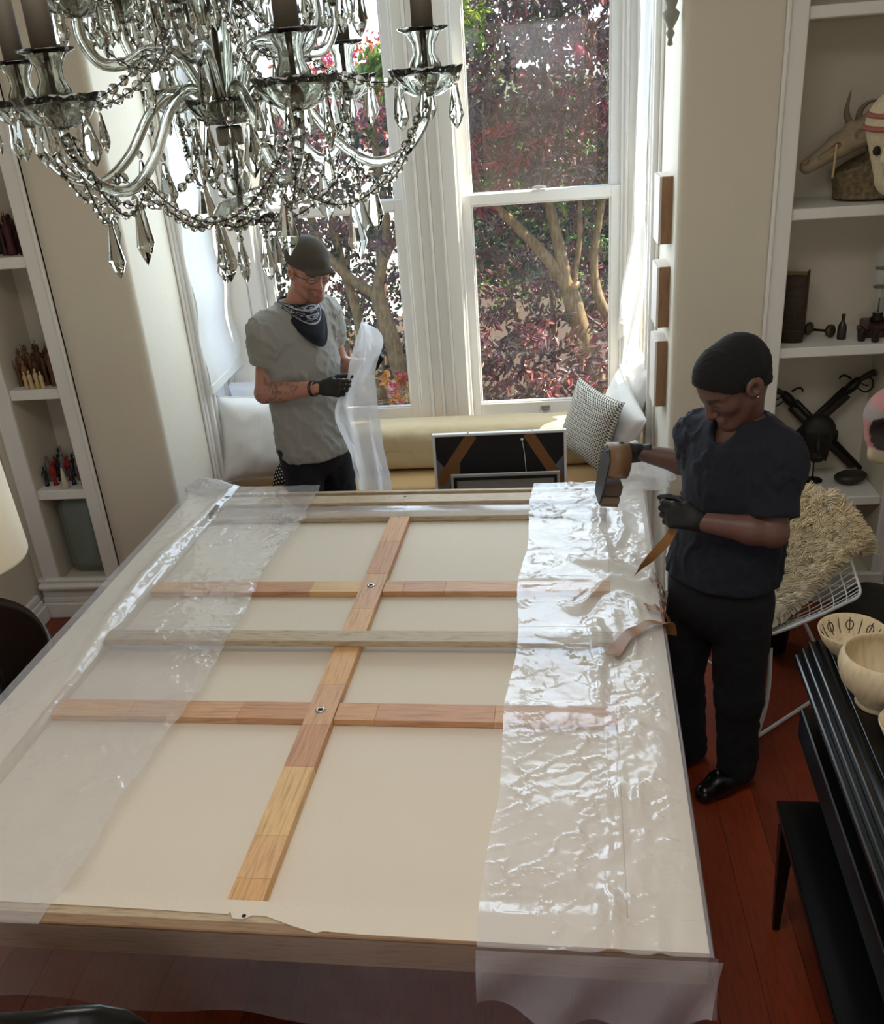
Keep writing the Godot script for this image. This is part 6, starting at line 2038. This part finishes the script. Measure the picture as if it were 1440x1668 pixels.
# ---------------------------------------------------------------- wire chair with sheepskin and the black things behind it
func shell_at(s: float, t: float) -> Vector3:
	# a square with rounded corners, turned on its corner: front (+z), back (-z), wings (+-x)
	var m := maxf(absf(s), absf(t))
	if m > 0.0:
		var r := pow(pow(absf(s), 5.0) + pow(absf(t), 5.0), 0.2)
		s *= m / r
		t *= m / r
	var a := (s - t) * 0.5
	var b := (s + t) * 0.5
	var y := 0.335 + 0.29 * pow(absf(a), 1.9) + 0.05 * maxf(b, 0.0)
	var back := maxf(-b, 0.0)
	y += 0.52 * pow(back, 1.5)
	return Vector3(a * (0.475 + 0.22 * back), y, b * (0.50 if b > 0.0 else 0.44) - 0.03 * absf(a))

func build_chair_corner() -> void:
	var yaw := atan2(-0.74, 0.67)
	var ch := thing("wire_chair", "white wire mesh lounge chair with sled base behind the navy person", "chair", Vector3(0.825, 0, -3.60), yaw)
	var wm := std(Color(0.84, 0.84, 0.82), 0.35)
	for k in 2:
		for i in range(-9, 10):
			var c := i / 10.0
			var pts := []
			for j in 25:
				var q := -1.0 + 2.0 * j / 24.0
				pts.append(shell_at(c, q) if k == 0 else shell_at(q, c))
			var st := mb(true)
			tube(st, pts, 0.0026, 5, false)
			obj("wire", st, wm, ch)
	var rim := []
	for k in 4:
		for j in 24:
			var q := -1.0 + 2.0 * j / 24.0
			rim.append([shell_at(1, q), shell_at(-q, 1), shell_at(-1, -q), shell_at(q, -1)][k])
	rim.append(rim[0])
	var rs := mb(true)
	tube(rs, rim, 0.0055, 8, false)
	obj("rim", rs, wm, ch)
	for s in [-1.0, 1.0]:
		var b := mb(true)
		tube(b, spline([Vector3(s * 0.20, 0.325, 0.12), Vector3(s * 0.26, 0.16, 0.20), Vector3(s * 0.275, 0.02, 0.265), Vector3(s * 0.275, 0.009, 0.25), Vector3(s * 0.275, 0.009, -0.22), Vector3(s * 0.275, 0.02, -0.24), Vector3(s * 0.24, 0.20, -0.16), Vector3(s * 0.19, 0.36, -0.10)], 5), 0.008, 8)
		obj("sled_leg", b, wm, ch)
	var cr := mb(true)
	tube(cr, [Vector3(-0.255, 0.18, 0.19), Vector3(0.255, 0.18, 0.19)], 0.006, 6)
	obj("cross_rod", cr, wm, ch)
	# sheepskin: a hide laid in the shell, covered with tufts
	var sk := thing("sheepskin", "long haired cream sheepskin draped over the white wire chair", "sheepskin", Vector3(0.825, 0, -3.60), yaw)
	var hide_at := func(u: float, v: float) -> Vector3:
		# u across, v from over the back edge to the front of the seat
		var w := 0.46 + 0.06 * sin(v * 9.0) + 0.06 * sin(v * 4.0 + 1.0)
		var a := (u * 2.0 - 1.0) * w - 0.02
		var b := lerpf(-1.20, 0.62, v)
		var over := maxf(0.0, -b - 0.93)
		var bb := maxf(b, -0.93)
		var p := shell_at(clampf(bb + a, -1.0, 1.0), clampf(bb - a, -1.0, 1.0))
		var aa := (clampf(bb + a, -1.0, 1.0) - clampf(bb - a, -1.0, 1.0)) * 0.5
		p += Vector3((a - aa) * 0.30, 0.02 - over * 0.45 - absf(a - aa) * 0.05, -over * 0.25)
		return p
	var wool := std(Color(0.88, 0.77, 0.55), 0.95)
	wool.rim_enabled = true
	wool.rim = 0.5
	wool.vertex_color_use_as_albedo = true
	obj("hide", sheet(30, 50, hide_at), std(Color(0.85, 0.76, 0.58), 0.95), sk)
	var tuft := mb(true)
	for k in 3:
		var o := Vector3(cos(k * 2.1), 0, sin(k * 2.1)) * 0.004
		tube(tuft, [o, o * 1.7 + Vector3(0.003, 0.018, 0.001 * k), o * 1.5 + Vector3(0.011, 0.032, 0.003 * k), o * 1.2 + Vector3(0.024, 0.042, 0.005 * k - 0.004)], [0.0034, 0.0030, 0.0020, 0.0004], 4, false)
	tuft.generate_normals()
	var mm := MultiMesh.new()
	mm.transform_format = MultiMesh.TRANSFORM_3D
	mm.use_colors = true
	mm.mesh = tuft.commit()
	mm.instance_count = 9000
	for i in 9000:
		var u := rng.randf_range(-0.01, 1.01)
		var v := rng.randf()
		var p: Vector3 = hide_at.call(u, v)
		var du: Vector3 = hide_at.call(u + 0.01, v) - p
		var dv: Vector3 = hide_at.call(u, v + 0.01) - p
		var n := dv.cross(du).normalized()
		if n.y < 0.0 and v > 0.25: n = -n
		if n.length() < 0.5: n = Vector3.UP
		var x := (dv.normalized().rotated(n, rng.randf_range(-1.2, 1.2)) + Vector3(0, -0.25, 0)).normalized()
		x = (x - n * x.dot(n)).normalized()
		var s := rng.randf_range(0.75, 1.5)
		mm.set_instance_transform(i, Transform3D(Basis(x * s, n * s, x.cross(n) * s), p - n * 0.003))
		var f := rng.randf_range(0.80, 1.12)
		var w := smoothstep(0.35, 0.85, v + rng.randf_range(-0.15, 0.15))
		mm.set_instance_color(i, Color(0.95 * f, lerpf(0.80, 0.87, w) * f, lerpf(0.54, 0.72, w) * f))
	wool.albedo_color = Color(1, 1, 1)
	leaves(sk, "wool", mm, wool)
	# black armchair with a chrome arm, and a black waste bin
	var ac := thing("armchair", "black leather armchair with curved chrome arm at the right behind the piano", "armchair", Vector3(1.395, 0, -3.66), deg_to_rad(-38))
	var le := bumpy(std(Color(0.025, 0.025, 0.027), 0.38), T.soft, 0.3, Vector3(4, 4, 4))
	var s2 := mb(false)
	box(s2, Vector3(0, 0.12, 0), Vector3(0.38, 0.20, 0.40), 0.03)
	obj("base", s2, le, ac)
	obj("seat", sheet(36, 20, func(u: float, v: float) -> Vector3:
		var a := u * TAU
		var b := (v - 0.5) * PI
		var c := signf(cos(a)) * pow(absf(cos(a)), 0.4) * pow(cos(b), 0.4)
		var d := signf(sin(a)) * pow(absf(sin(a)), 0.4) * pow(cos(b), 0.4)
		return Vector3(c * 0.20, 0.285 + 0.062 * signf(sin(b)) * pow(absf(sin(b)), 0.6), -d * 0.21)), le, ac)
	var arm := mb(true)
	tube(arm, spline([Vector3(0.17, 0.03, 0.22), Vector3(0.205, 0.2, 0.22), Vector3(0.21, 0.30, 0.17), Vector3(0.21, 0.35, 0.05), Vector3(0.21, 0.33, -0.10), Vector3(0.205, 0.03, -0.17)], 6), 0.013, 10, true, 1.0)
	obj("arm_rail", arm, std(Color(0.75, 0.76, 0.78), 0.12, 1.0), ac)
	var bn := mb(true)
	lathe(bn, [Vector2(0, 0), Vector2(0.08, 0), Vector2(0.088, 0.006), Vector2(0.105, 0.20), Vector2(0.11, 0.205), Vector2(0.108, 0.21), Vector2(0.100, 0.205), Vector2(0.083, 0.012), Vector2(0, 0.010)], 28)
	one("waste_bin", bn, le, "small round black bin on the floor below the wire chair", "bin", "", Vector3(0.985, 0, -3.90))

# ---------------------------------------------------------------- piano, bench, wooden bowls
var PX := Transform3D(Basis(Vector3.UP, deg_to_rad(-2.4857)), Vector3(0.732, 0, -2.493))

func build_piano() -> void:
	var p := thing("piano", "black lacquered piano with moulded lid edges at the lower right", "piano")
	p.transform = PX
	var lid := mb(false)
	# stepped mouldings along the long edge
	bar(lid, Vector3(0.016, 0.868, 0.0), Vector3(0.56, 0.892, 2.2), 0.003)
	bar(lid, Vector3(0.0, 0.845, -0.004), Vector3(0.56, 0.8675, 2.2), 0.003)
	bar(lid, Vector3(-0.016, 0.822, -0.008), Vector3(0.56, 0.8445, 2.2), 0.004)
	obj("lid", lid, M.lacquer, p)
	var top := mb(true)
	tube(top, [Vector3(0.044, 0.893, 0.012), Vector3(0.044, 0.893, 2.2)], 0.0115, 16, true, 0.9)
	obj("rounded_moulding", top, M.lacquer, p)
	var tp := mb(false)
	bar(tp, Vector3(0.06, 0.8925, 0.006), Vector3(0.56, 0.900, 2.2), 0.0015)
	obj("top_board", tp, M.black, p)
	var b := mb(false)
	bar(b, Vector3(0.13, 0.03, 0.02), Vector3(0.56, 0.8215, 2.2), 0.004)
	obj("case", b, M.black, p)
	b = mb(false)
	bar(b, Vector3(0.10, 0.0, 0.01), Vector3(0.56, 0.0298, 2.2), 0.004)
	obj("plinth", b, M.black, p)
	b = mb(false)
	bar(b, Vector3(0.0, 0.60, 0.06), Vector3(0.1298, 0.70, 2.15), 0.004)
	obj("key_bed", b, M.black, p)
	var bench := thing("piano_bench", "plain black bench with tapered legs in front of the piano", "bench")
	bench.transform = Transform3D(Basis(Vector3.UP, deg_to_rad(-2.4857)), Vector3(0.648, 0, -2.285))
	b = mb(false)
	bar(b, Vector3(0.0, 0.452, 0.0), Vector3(0.188, 0.48, 1.0), 0.003)
	obj("seat", b, M.black, bench)
	b = mb(false)
	bar(b, Vector3(0.02, 0.40, 0.02), Vector3(0.17, 0.4515, 0.98), 0.003)
	obj("apron", b, M.black, bench)
	for x in [0.030, 0.155]:
		for z in [0.030, 0.965]:
			b = mb(false)
			lathe(b, [Vector2(0, 0), Vector2(0.014, 0), Vector2(0.030, 0.3995), Vector2(0, 0.3995)], 4, Transform3D(Basis(Vector3.UP, PI / 4), Vector3(x, 0, z)))
			obj("leg", b, M.black, bench)
	bowls()

func bowls() -> void:
	var wd := wood(T.grain, Color(0.88, 0.815, 0.68), 0.55, Vector3(5, 0.8, 5))
	var mark := std(Color(0.10, 0.06, 0.04), 0.6)
	var bw := thing("bowl", "shallow pale wooden bowl with dark circle and bar marks painted inside", "bowl", Vector3(0.832, 0.9008, -2.392))
	var inside := [Vector2(0.0, 0.016), Vector2(0.030, 0.018), Vector2(0.055, 0.034), Vector2(0.074, 0.058), Vector2(0.086, 0.084)]
	var st := mb(true)
	lathe(st, [Vector2(0, 0.0), Vector2(0.034, 0.0), Vector2(0.036, 0.008), Vector2(0.060, 0.028), Vector2(0.080, 0.056), Vector2(0.0915, 0.086), Vector2(0.0905, 0.089), Vector2(0.086, 0.084), Vector2(0.074, 0.058), Vector2(0.055, 0.034), Vector2(0.030, 0.018), Vector2(0, 0.016)], 48)
	obj("body", st, wd, bw)
	var on := func(a: float, h: float) -> Vector3:
		var k := 2
		while k < 3 and inside[k + 1].y < h: k += 1
		var f: float = clampf((h - inside[k].y) / (inside[k + 1].y - inside[k].y), 0.0, 1.0)
		var r: float = lerpf(inside[k].x, inside[k + 1].x, f) - 0.0008
		return Vector3(cos(a) * r, h, -sin(a) * r)
	for i in 16:
		var a := deg_to_rad(90.0 + 11.0 + (i - 8) * 22.5)
		st = mb(true)
		if i % 2 == 0:
			tube(st, [on.call(a, 0.042), on.call(a, 0.060), on.call(a, 0.078)], 0.0013, 5)
		else:
			var ring := []
			for j in 25:
				var t := TAU * j / 24
				ring.append(on.call(a + cos(t) * 0.135, 0.060 + sin(t) * 0.0115))
			tube(st, ring, 0.0014, 5, false)
			tube(st, [on.call(a, 0.041), on.call(a, 0.060), on.call(a, 0.079)], 0.0014, 5)
		obj("painted_mark", st, mark, bw)
	st = mb(true)
	lathe(st, [Vector2(0, 0), Vector2(0.056, 0), Vector2(0.060, 0.010), Vector2(0.100, 0.058), Vector2(0.112, 0.100), Vector2(0.110, 0.122), Vector2(0.102, 0.140), Vector2(0.099, 0.141), Vector2(0.097, 0.138), Vector2(0.104, 0.120), Vector2(0.106, 0.100), Vector2(0.094, 0.062), Vector2(0.056, 0.022), Vector2(0, 0.018)], 56, Transform3D(Basis(), Vector3(0, 0.012, 0)))
	lathe(st, [Vector2(0, 0), Vector2(0.058, 0), Vector2(0.060, 0.004), Vector2(0.054, 0.016), Vector2(0, 0.016)], 40)
	one("bowl", st, wd, "deep round bellied wooden bowl with small foot on the piano", "bowl", "", Vector3(0.844, 0.9008, -2.165))
	st = mb(true)
	lathe(st, [Vector2(0, 0), Vector2(0.035, 0), Vector2(0.040, 0.008), Vector2(0.075, 0.040), Vector2(0.088, 0.070), Vector2(0.085, 0.071), Vector2(0.071, 0.043), Vector2(0.036, 0.014), Vector2(0, 0.012)], 44)
	one("bowl", st, wd, "small pale wooden bowl nearest the viewer at the right edge", "bowl", "", Vector3(0.868, 0.9008, -1.975))

# ---------------------------------------------------------------- the left corner
func build_left_corner() -> void:
	var sh := std(Color(0.97, 0.935, 0.85), 0.85)
	sh.backlight_enabled = true
	sh.backlight = Color(0.5, 0.45, 0.36)
	var lp := thing("floor_lamp", "lamp with a plain cream drum shade at the left edge", "lamp", Vector3(-1.775, 0, -2.52))
	var st := mb(true)
	lathe(st, [Vector2(0.186, 1.205), Vector2(0.192, 1.205), Vector2(0.196, 1.215), Vector2(0.185, 1.56), Vector2(0.178, 1.56), Vector2(0.186, 1.205)], 48)
	obj("shade", st, sh, lp)
	st = mb(true)
	tube(st, [Vector3(0, 0.02, 0), Vector3(0, 1.53, 0)], 0.011, 10)
	for k in 3:
		var a := TAU * k / 3
		tube(st, [Vector3(0, 1.52, 0), Vector3(cos(a) * 0.182, 1.545, sin(a) * 0.182)], 0.003, 5)
	obj("pole", st, M.iron, lp)
	st = mb(true)
	lathe(st, [Vector2(0, 0), Vector2(0.13, 0), Vector2(0.13, 0.015), Vector2(0.02, 0.03), Vector2(0, 0.03)], 30)
	obj("base", st, M.iron, lp)
	st = mb(true)
	lathe(st, [Vector2(0, 1.30), Vector2(0.02, 1.30), Vector2(0.02, 1.35), Vector2(0.03, 1.39), Vector2(0.024, 1.42), Vector2(0, 1.43)], 18)
	obj("bulb", st, std(Color(0.9, 0.9, 0.87), 0.3), lp)
	# dark wooden tub chair with a black seat
	var dw := wood(T.grain, Color(0.20, 0.135, 0.095), 0.45, Vector3(6, 0.8, 6))
	var tub := thing("tub_chair", "dark brown wooden tub chair with black seat at the left edge", "chair", Vector3(-2.08, 0, -2.80), deg_to_rad(35))
	obj("back_shell", sheet(40, 24, func(u: float, v: float) -> Vector3:
		var a := lerpf(deg_to_rad(-25), deg_to_rad(205), u)
		var e := absf(u * 2.0 - 1.0)
		var y := lerpf(0.28, 0.80 - 0.16 * pow(e, 2.0), minf(v * 2.0, 1.0) if v < 0.5 else 2.0 - v * 2.0)
		var r := 0.27 + 0.03 * (y - 0.28) + (0.018 if v < 0.5 else 0.0)
		return Vector3(cos(a) * r, y, -sin(a) * r)), dw, tub)
	st = mb(true)
	lathe(st, [Vector2(0, 0.30), Vector2(0.24, 0.30), Vector2(0.255, 0.33), Vector2(0.25, 0.40), Vector2(0.20, 0.425), Vector2(0, 0.43)], 32)
	obj("seat", st, M.black, tub)
	for a in [0.4, 1.2, 2.0, 2.8, 4.2, 5.2]:
		st = mb(true)
		tube(st, [Vector3(cos(a) * 0.22, 0.0, -sin(a) * 0.22), Vector3(cos(a) * 0.24, 0.30, -sin(a) * 0.24)], [0.014, 0.02], 8)
		obj("leg", st, dw, tub)
	# black leather dining chair whose back rises into the lower left corner
	var dc := thing("dining_chair", "black leather dining chair whose rounded back shows at the lower left", "chair", Vector3(-0.93, 0, -0.90), deg_to_rad(8))
	var le := bumpy(std(Color(0.030, 0.031, 0.033), 0.30), T.soft, 0.25, Vector3(4, 4, 4))
	obj("backrest", sheet(40, 28, func(u: float, v: float) -> Vector3:
		var a := u * TAU
		var b := (v - 0.5) * PI
		var c := signf(cos(a)) * pow(absf(cos(a)), 0.62) * pow(cos(b), 0.30)
		var d := signf(sin(a)) * pow(absf(sin(a)), 0.62) * pow(cos(b), 0.30)
		var y := 0.70 + d * 0.235
		return Vector3(c * 0.215 * (1.0 - 0.12 * maxf(d, 0.0)), y + 0.004 * noise.get_noise_2d(c * 200.0, d * 200.0), -0.21 - 0.10 * (y - 0.45) - 0.04 * c * c + 0.030 * sin(b) + 0.006 * noise.get_noise_2d(c * 160.0, d * 160.0 + 40.0))), le, dc)
	st = mb(false)
	box(st, Vector3(0, 0.435, 0.02), Vector3(0.44, 0.07, 0.44), 0.025)
	obj("seat", st, le, dc)
	for x in [-0.19, 0.19]:
		for z in [-0.18, 0.20]:
			st = mb(true)
			tube(st, [Vector3(x, 0, z), Vector3(x * 0.95, 0.40, z * 0.95)], [0.011, 0.014], 8)
			obj("leg", st, M.steel, dc)
	st = mb(true)
	for x in [-0.17, 0.17]: tube(st, [Vector3(x, 0.40, -0.19), Vector3(x, 0.55, -0.235)], 0.010, 8)
	obj("back_support", st, M.steel, dc)

# ---------------------------------------------------------------- the crystal chandelier
var crystal: StandardMaterial3D
var bead_mesh: ArrayMesh
var small_bead: ArrayMesh
var prism_meshes: Array = []

func faceted(rows: Array, n: int, flat: float) -> ArrayMesh:
	var st := mb(false)
	lathe(st, rows, n, Transform3D(Basis(Vector3(1, 0, 0), Vector3(0, 1, 0), Vector3(0, 0, flat)), Vector3.ZERO))
	st.generate_normals()
	return st.commit()

func glass(c: Color, rough := 0.0) -> StandardMaterial3D:
	var m := std(Color(c.r, c.g, c.b, 0.0), rough)
	m.transparency = BaseMaterial3D.TRANSPARENCY_ALPHA
	m.refraction_enabled = true
	m.refraction_scale = 0.052
	return m

func prism(root: Node3D, at: Vector3, size: int, links := 1) -> void:
	var p := at
	for i in links:
		var b := obj("bead", small_bead, crystal, root)
		b.position = p + Vector3(0, -0.008, 0)
		p.y -= 0.019
	var o := obj("prism", prism_meshes[size], crystal, root)
	o.position = p
	o.rotation.y = rng.randf_range(-0.9, 0.9)
	o.rotation.z = rng.randf_range(-0.05, 0.05)

# beads threaded along a hanging curve
func bead_chain(root: Node3D, a: Vector3, b: Vector3, sag: float, wire: Material, big := true) -> void:
	var step := 0.0285 if big else 0.0205
	var pts := []
	for i in 41:
		var t := i / 40.0
		pts.append(a.lerp(b, t) - Vector3(0, sag * 4.0 * t * (1.0 - t), 0))
	var c := Node3D.new()
	c.name = "bead_chain"
	var n := 0
	while root.has_node(NodePath(c.name)):
		n += 1
		c.name = "bead_chain_%03d" % n
	root.add_child(c)
	var w := mb(true)
	tube(w, pts, 0.0011, 4, false)
	obj("thread", w, wire, c)
	var run := 0.0
	var nxt := step * 0.5
	for i in 40:
		var d: Vector3 = pts[i + 1] - pts[i]
		while run + d.length() >= nxt:
			var p: Vector3 = pts[i] + d.normalized() * (nxt - run)
			var o := obj("bead", bead_mesh if big else small_bead, crystal, c)
			var up := d.normalized()
			var x := up.cross(Vector3(0.3, 0.2, 1.0)).normalized()
			o.transform = Transform3D(Basis(x, up, x.cross(up)), p)
			nxt += step
		run += d.length()

func build_chandelier() -> void:
	crystal = glass(Color(0.84, 0.845, 0.82))
	var blown := glass(Color(0.80, 0.805, 0.77), 0.07)
	var wire := std(Color(0.24, 0.22, 0.19), 0.4, 0.8)
	var silver := std(Color(0.55, 0.54, 0.51), 0.28, 1.0)
	var wax := std(Color(0.36, 0.335, 0.29), 0.7)
	bead_mesh = faceted([Vector2(0, -0.0125), Vector2(0.0052, -0.0112), Vector2(0.0102, -0.003), Vector2(0.0102, 0.003), Vector2(0.0052, 0.0112), Vector2(0, 0.0125)], 8, 0.75)
	small_bead = faceted([Vector2(0, -0.0088), Vector2(0.0044, -0.0074), Vector2(0.0080, 0), Vector2(0.0044, 0.0074), Vector2(0, 0.0088)], 8, 0.8)
	for L in [[0.068, 0.0135], [0.084, 0.0165], [0.112, 0.0235]]:
		prism_meshes.append(faceted([Vector2(0, -L[0]), Vector2(L[1] * 0.55, -L[0] * 0.86), Vector2(L[1], -L[0] * 0.68), Vector2(L[1] * 0.62, -L[0] * 0.36), Vector2(L[1] * 0.28, -L[0] * 0.04), Vector2(L[1] * 0.2, 0), Vector2(0, 0.0006)], 8, 0.5))
	var c := thing("chandelier", "large two-tiered crystal chandelier with glass arms, candles, bead garlands and prisms", "chandelier", Vector3(-0.64, 0, -2.2))
	# stem: metal rod through glass balusters, down to the inverted bowl
	var st := mb(true)
	tube(st, [Vector3(0, 2.18, 0), Vector3(0, 3.66, 0)], 0.0065, 10)
	lathe(st, [Vector2(0, 2.322), Vector2(0.026, 2.322), Vector2(0.028, 2.33), Vector2(0.028, 2.356), Vector2(0.022, 2.36), Vector2(0, 2.36)], 24)
	lathe(st, [Vector2(0, 3.66), Vector2(0.055, 3.66), Vector2(0.06, 3.69), Vector2(0.06, 3.699), Vector2(0, 3.699)], 24)
	obj("stem", st, silver, c)
	st = mb(true)
	lathe(st, [Vector2(0.008, 2.405), Vector2(0.020, 2.41), Vector2(0.024, 2.45), Vector2(0.032, 2.53), Vector2(0.050, 2.60), Vector2(0.057, 2.62), Vector2(0.052, 2.62), Vector2(0.044, 2.60), Vector2(0.026, 2.53), Vector2(0.016, 2.45), Vector2(0.008, 2.42), Vector2(0.008, 2.405)], 24, Transform3D(), 8, 0.06)
	obj("trumpet_vase", st, blown, c)
	st = mb(true)
	lathe(st, [Vector2(0.008, 2.63), Vector2(0.03, 2.64), Vector2(0.042, 2.68), Vector2(0.03, 2.73), Vector2(0.018, 2.78), Vector2(0.03, 2.84), Vector2(0.04, 2.90), Vector2(0.02, 2.97), Vector2(0.008, 3.0), Vector2(0.008, 2.63)], 24, Transform3D(), 8, 0.04)
	obj("baluster", st, blown, c)
	st = mb(true)
	lathe(st, [Vector2(0.0075, 2.222), Vector2(0.014, 2.224), Vector2(0.024, 2.234), Vector2(0.029, 2.250), Vector2(0.025, 2.266), Vector2(0.013, 2.276), Vector2(0.018, 2.288), Vector2(0.024, 2.310), Vector2(0.010, 2.318), Vector2(0.0075, 2.318), Vector2(0.0075, 2.222)], 24)
	obj("glass_ball", st, blown, c)
	st = mb(true)
	lathe(st, [Vector2(0.064, 2.168), Vector2(0.0665, 2.170), Vector2(0.062, 2.190), Vector2(0.048, 2.210), Vector2(0.026, 2.219), Vector2(0.008, 2.2205), Vector2(0.008, 2.217), Vector2(0.025, 2.2155), Vector2(0.045, 2.206), Vector2(0.059, 2.188), Vector2(0.064, 2.168)], 32, Transform3D(), 10, 0.035)
	obj("bottom_bowl", st, blown, c)
	for k in 7:
		var a := TAU * k / 7 + 0.3
		prism(c, Vector3(cos(a) * 0.063, 2.168, -sin(a) * 0.063), 1, 2)
	# scalloped dish from which the arms rise
	st = mb(true)
	lathe(st, [Vector2(0.010, 2.361), Vector2(0.035, 2.362), Vector2(0.062, 2.374), Vector2(0.078, 2.398), Vector2(0.081, 2.412), Vector2(0.077, 2.411), Vector2(0.073, 2.400), Vector2(0.058, 2.380), Vector2(0.034, 2.368), Vector2(0.010, 2.367), Vector2(0.010, 2.361)], 40, Transform3D(), 10, 0.05, 0.006)
	obj("dish", st, blown, c)
	for k in 10:
		var a := TAU * k / 10
		prism(c, Vector3(cos(a) * 0.074, 2.378, -sin(a) * 0.074), 2 if k % 2 == 0 else 1, 1)
	# lower tier
	for k in 6:
		var a := deg_to_rad(-3.0 + 60.0 * k)
		var d := Vector3(cos(a), 0, sin(a))
		var R := func(r: float, y: float) -> Vector3: return d * r + Vector3(0, y, 0)
		st = mb(true)
		tube(st, spline([R.call(0.028, 2.372), R.call(0.055, 2.415), R.call(0.10, 2.432), R.call(0.16, 2.395), R.call(0.22, 2.318), R.call(0.29, 2.270), R.call(0.36, 2.282), R.call(0.408, 2.335), R.call(0.42, 2.384)], 7), 0.0105, 10)
		obj("arm", st, blown, c)
		sconce(c, R.call(0.42, 2.384), blown, wire, wax, 1.18, 6, d)
		# garlands: stem top to cup, cup to the next arm, arm to the bottom bowl
		var a2 := deg_to_rad(-3.0 + 60.0 * (k + 1))
		var d2 := Vector3(cos(a2), 0, sin(a2))
		bead_chain(c, Vector3(d.x * 0.05, 2.605, d.z * 0.05), R.call(0.365, 2.418), 0.055, wire)
		bead_chain(c, R.call(0.415, 2.378), d2 * 0.26 + Vector3(0, 2.285, 0), 0.125, wire)
		bead_chain(c, R.call(0.405, 2.372), R.call(0.25, 2.285), 0.10, wire, false)
		bead_chain(c, R.call(0.255, 2.285), Vector3(d2.x * 0.064, 2.175, d2.z * 0.064), 0.045, wire)
		var low := (R.call(0.415, 2.378) as Vector3).lerp(d2 * 0.26 + Vector3(0, 2.285, 0), 0.55) - Vector3(0, 0.125, 0)
		prism(c, low, 2, 0)
		prism(c, R.call(0.29, 2.258), 2, 1)
		prism(c, R.call(0.20, 2.325), 1, 1)
	# upper tier
	for k in 6:
		var a := deg_to_rad(27.0 + 60.0 * k)
		var d := Vector3(cos(a), 0, sin(a))
		var R := func(r: float, y: float) -> Vector3: return d * r + Vector3(0, y, 0)
		st = mb(true)
		tube(st, spline([R.call(0.030, 2.375), R.call(0.05, 2.44), R.call(0.085, 2.495), R.call(0.14, 2.505), R.call(0.19, 2.485), R.call(0.235, 2.49), R.call(0.26, 2.53), R.call(0.262, 2.566)], 7), 0.0115, 10)
		obj("arm", st, blown, c)
		sconce(c, R.call(0.262, 2.566), blown, wire, wax, 1.18, 6, d)
		bead_chain(c, R.call(0.255, 2.56), R.call(0.10, 2.50), 0.05, wire, false)
		prism(c, R.call(0.15, 2.495), 1, 1)

func sconce(c: Node3D, at: Vector3, blown: Material, wire: Material, wax: Material, k: float, n: int, d: Vector3) -> void:
	var x := Transform3D(Basis().scaled(Vector3(k, k, k)), at)
	var st := mb(true)
	lathe(st, [Vector2(0.006, 0.0), Vector2(0.022, 0.001), Vector2(0.042, 0.012), Vector2(0.056, 0.030), Vector2(0.062, 0.044), Vector2(0.0595, 0.044), Vector2(0.053, 0.032), Vector2(0.040, 0.016), Vector2(0.021, 0.006), Vector2(0.006, 0.005), Vector2(0.006, 0.0)], 40, x, 10, 0.06, 0.006)
	obj("drip_cup", st, blown, c)
	st = mb(true)
	lathe(st, [Vector2(0.007, 0.012), Vector2(0.020, 0.020), Vector2(0.027, 0.040), Vector2(0.026, 0.052), Vector2(0.018, 0.066), Vector2(0.019, 0.082), Vector2(0.028, 0.098), Vector2(0.042, 0.104), Vector2(0.041, 0.107), Vector2(0.024, 0.103), Vector2(0.0155, 0.084), Vector2(0.0145, 0.066), Vector2(0.020, 0.052), Vector2(0.021, 0.040), Vector2(0.015, 0.025), Vector2(0.007, 0.018), Vector2(0.007, 0.012)], 32, x, 8, 0.05)
	obj("candle_holder", st, blown, c)
	st = mb(true)
	tube(st, [x * Vector3(0, 0.0, 0), x * Vector3(0, 0.109, 0)], 0.0055, 8)
	obj("candle_pin", st, wire, c)
	st = mb(true)
	lathe(st, [Vector2(0, 0.1085), Vector2(0.0185, 0.1085), Vector2(0.0175, 0.21), Vector2(0.012, 0.214), Vector2(0, 0.215)], 18, x)
	obj("candle", st, wax, c)
	for i in n:
		var a := TAU * (i + 0.5) / n
		prism(c, x * Vector3(cos(a) * 0.058, 0.034, sin(a) * 0.058), 0 if i % 3 else 1, 1)
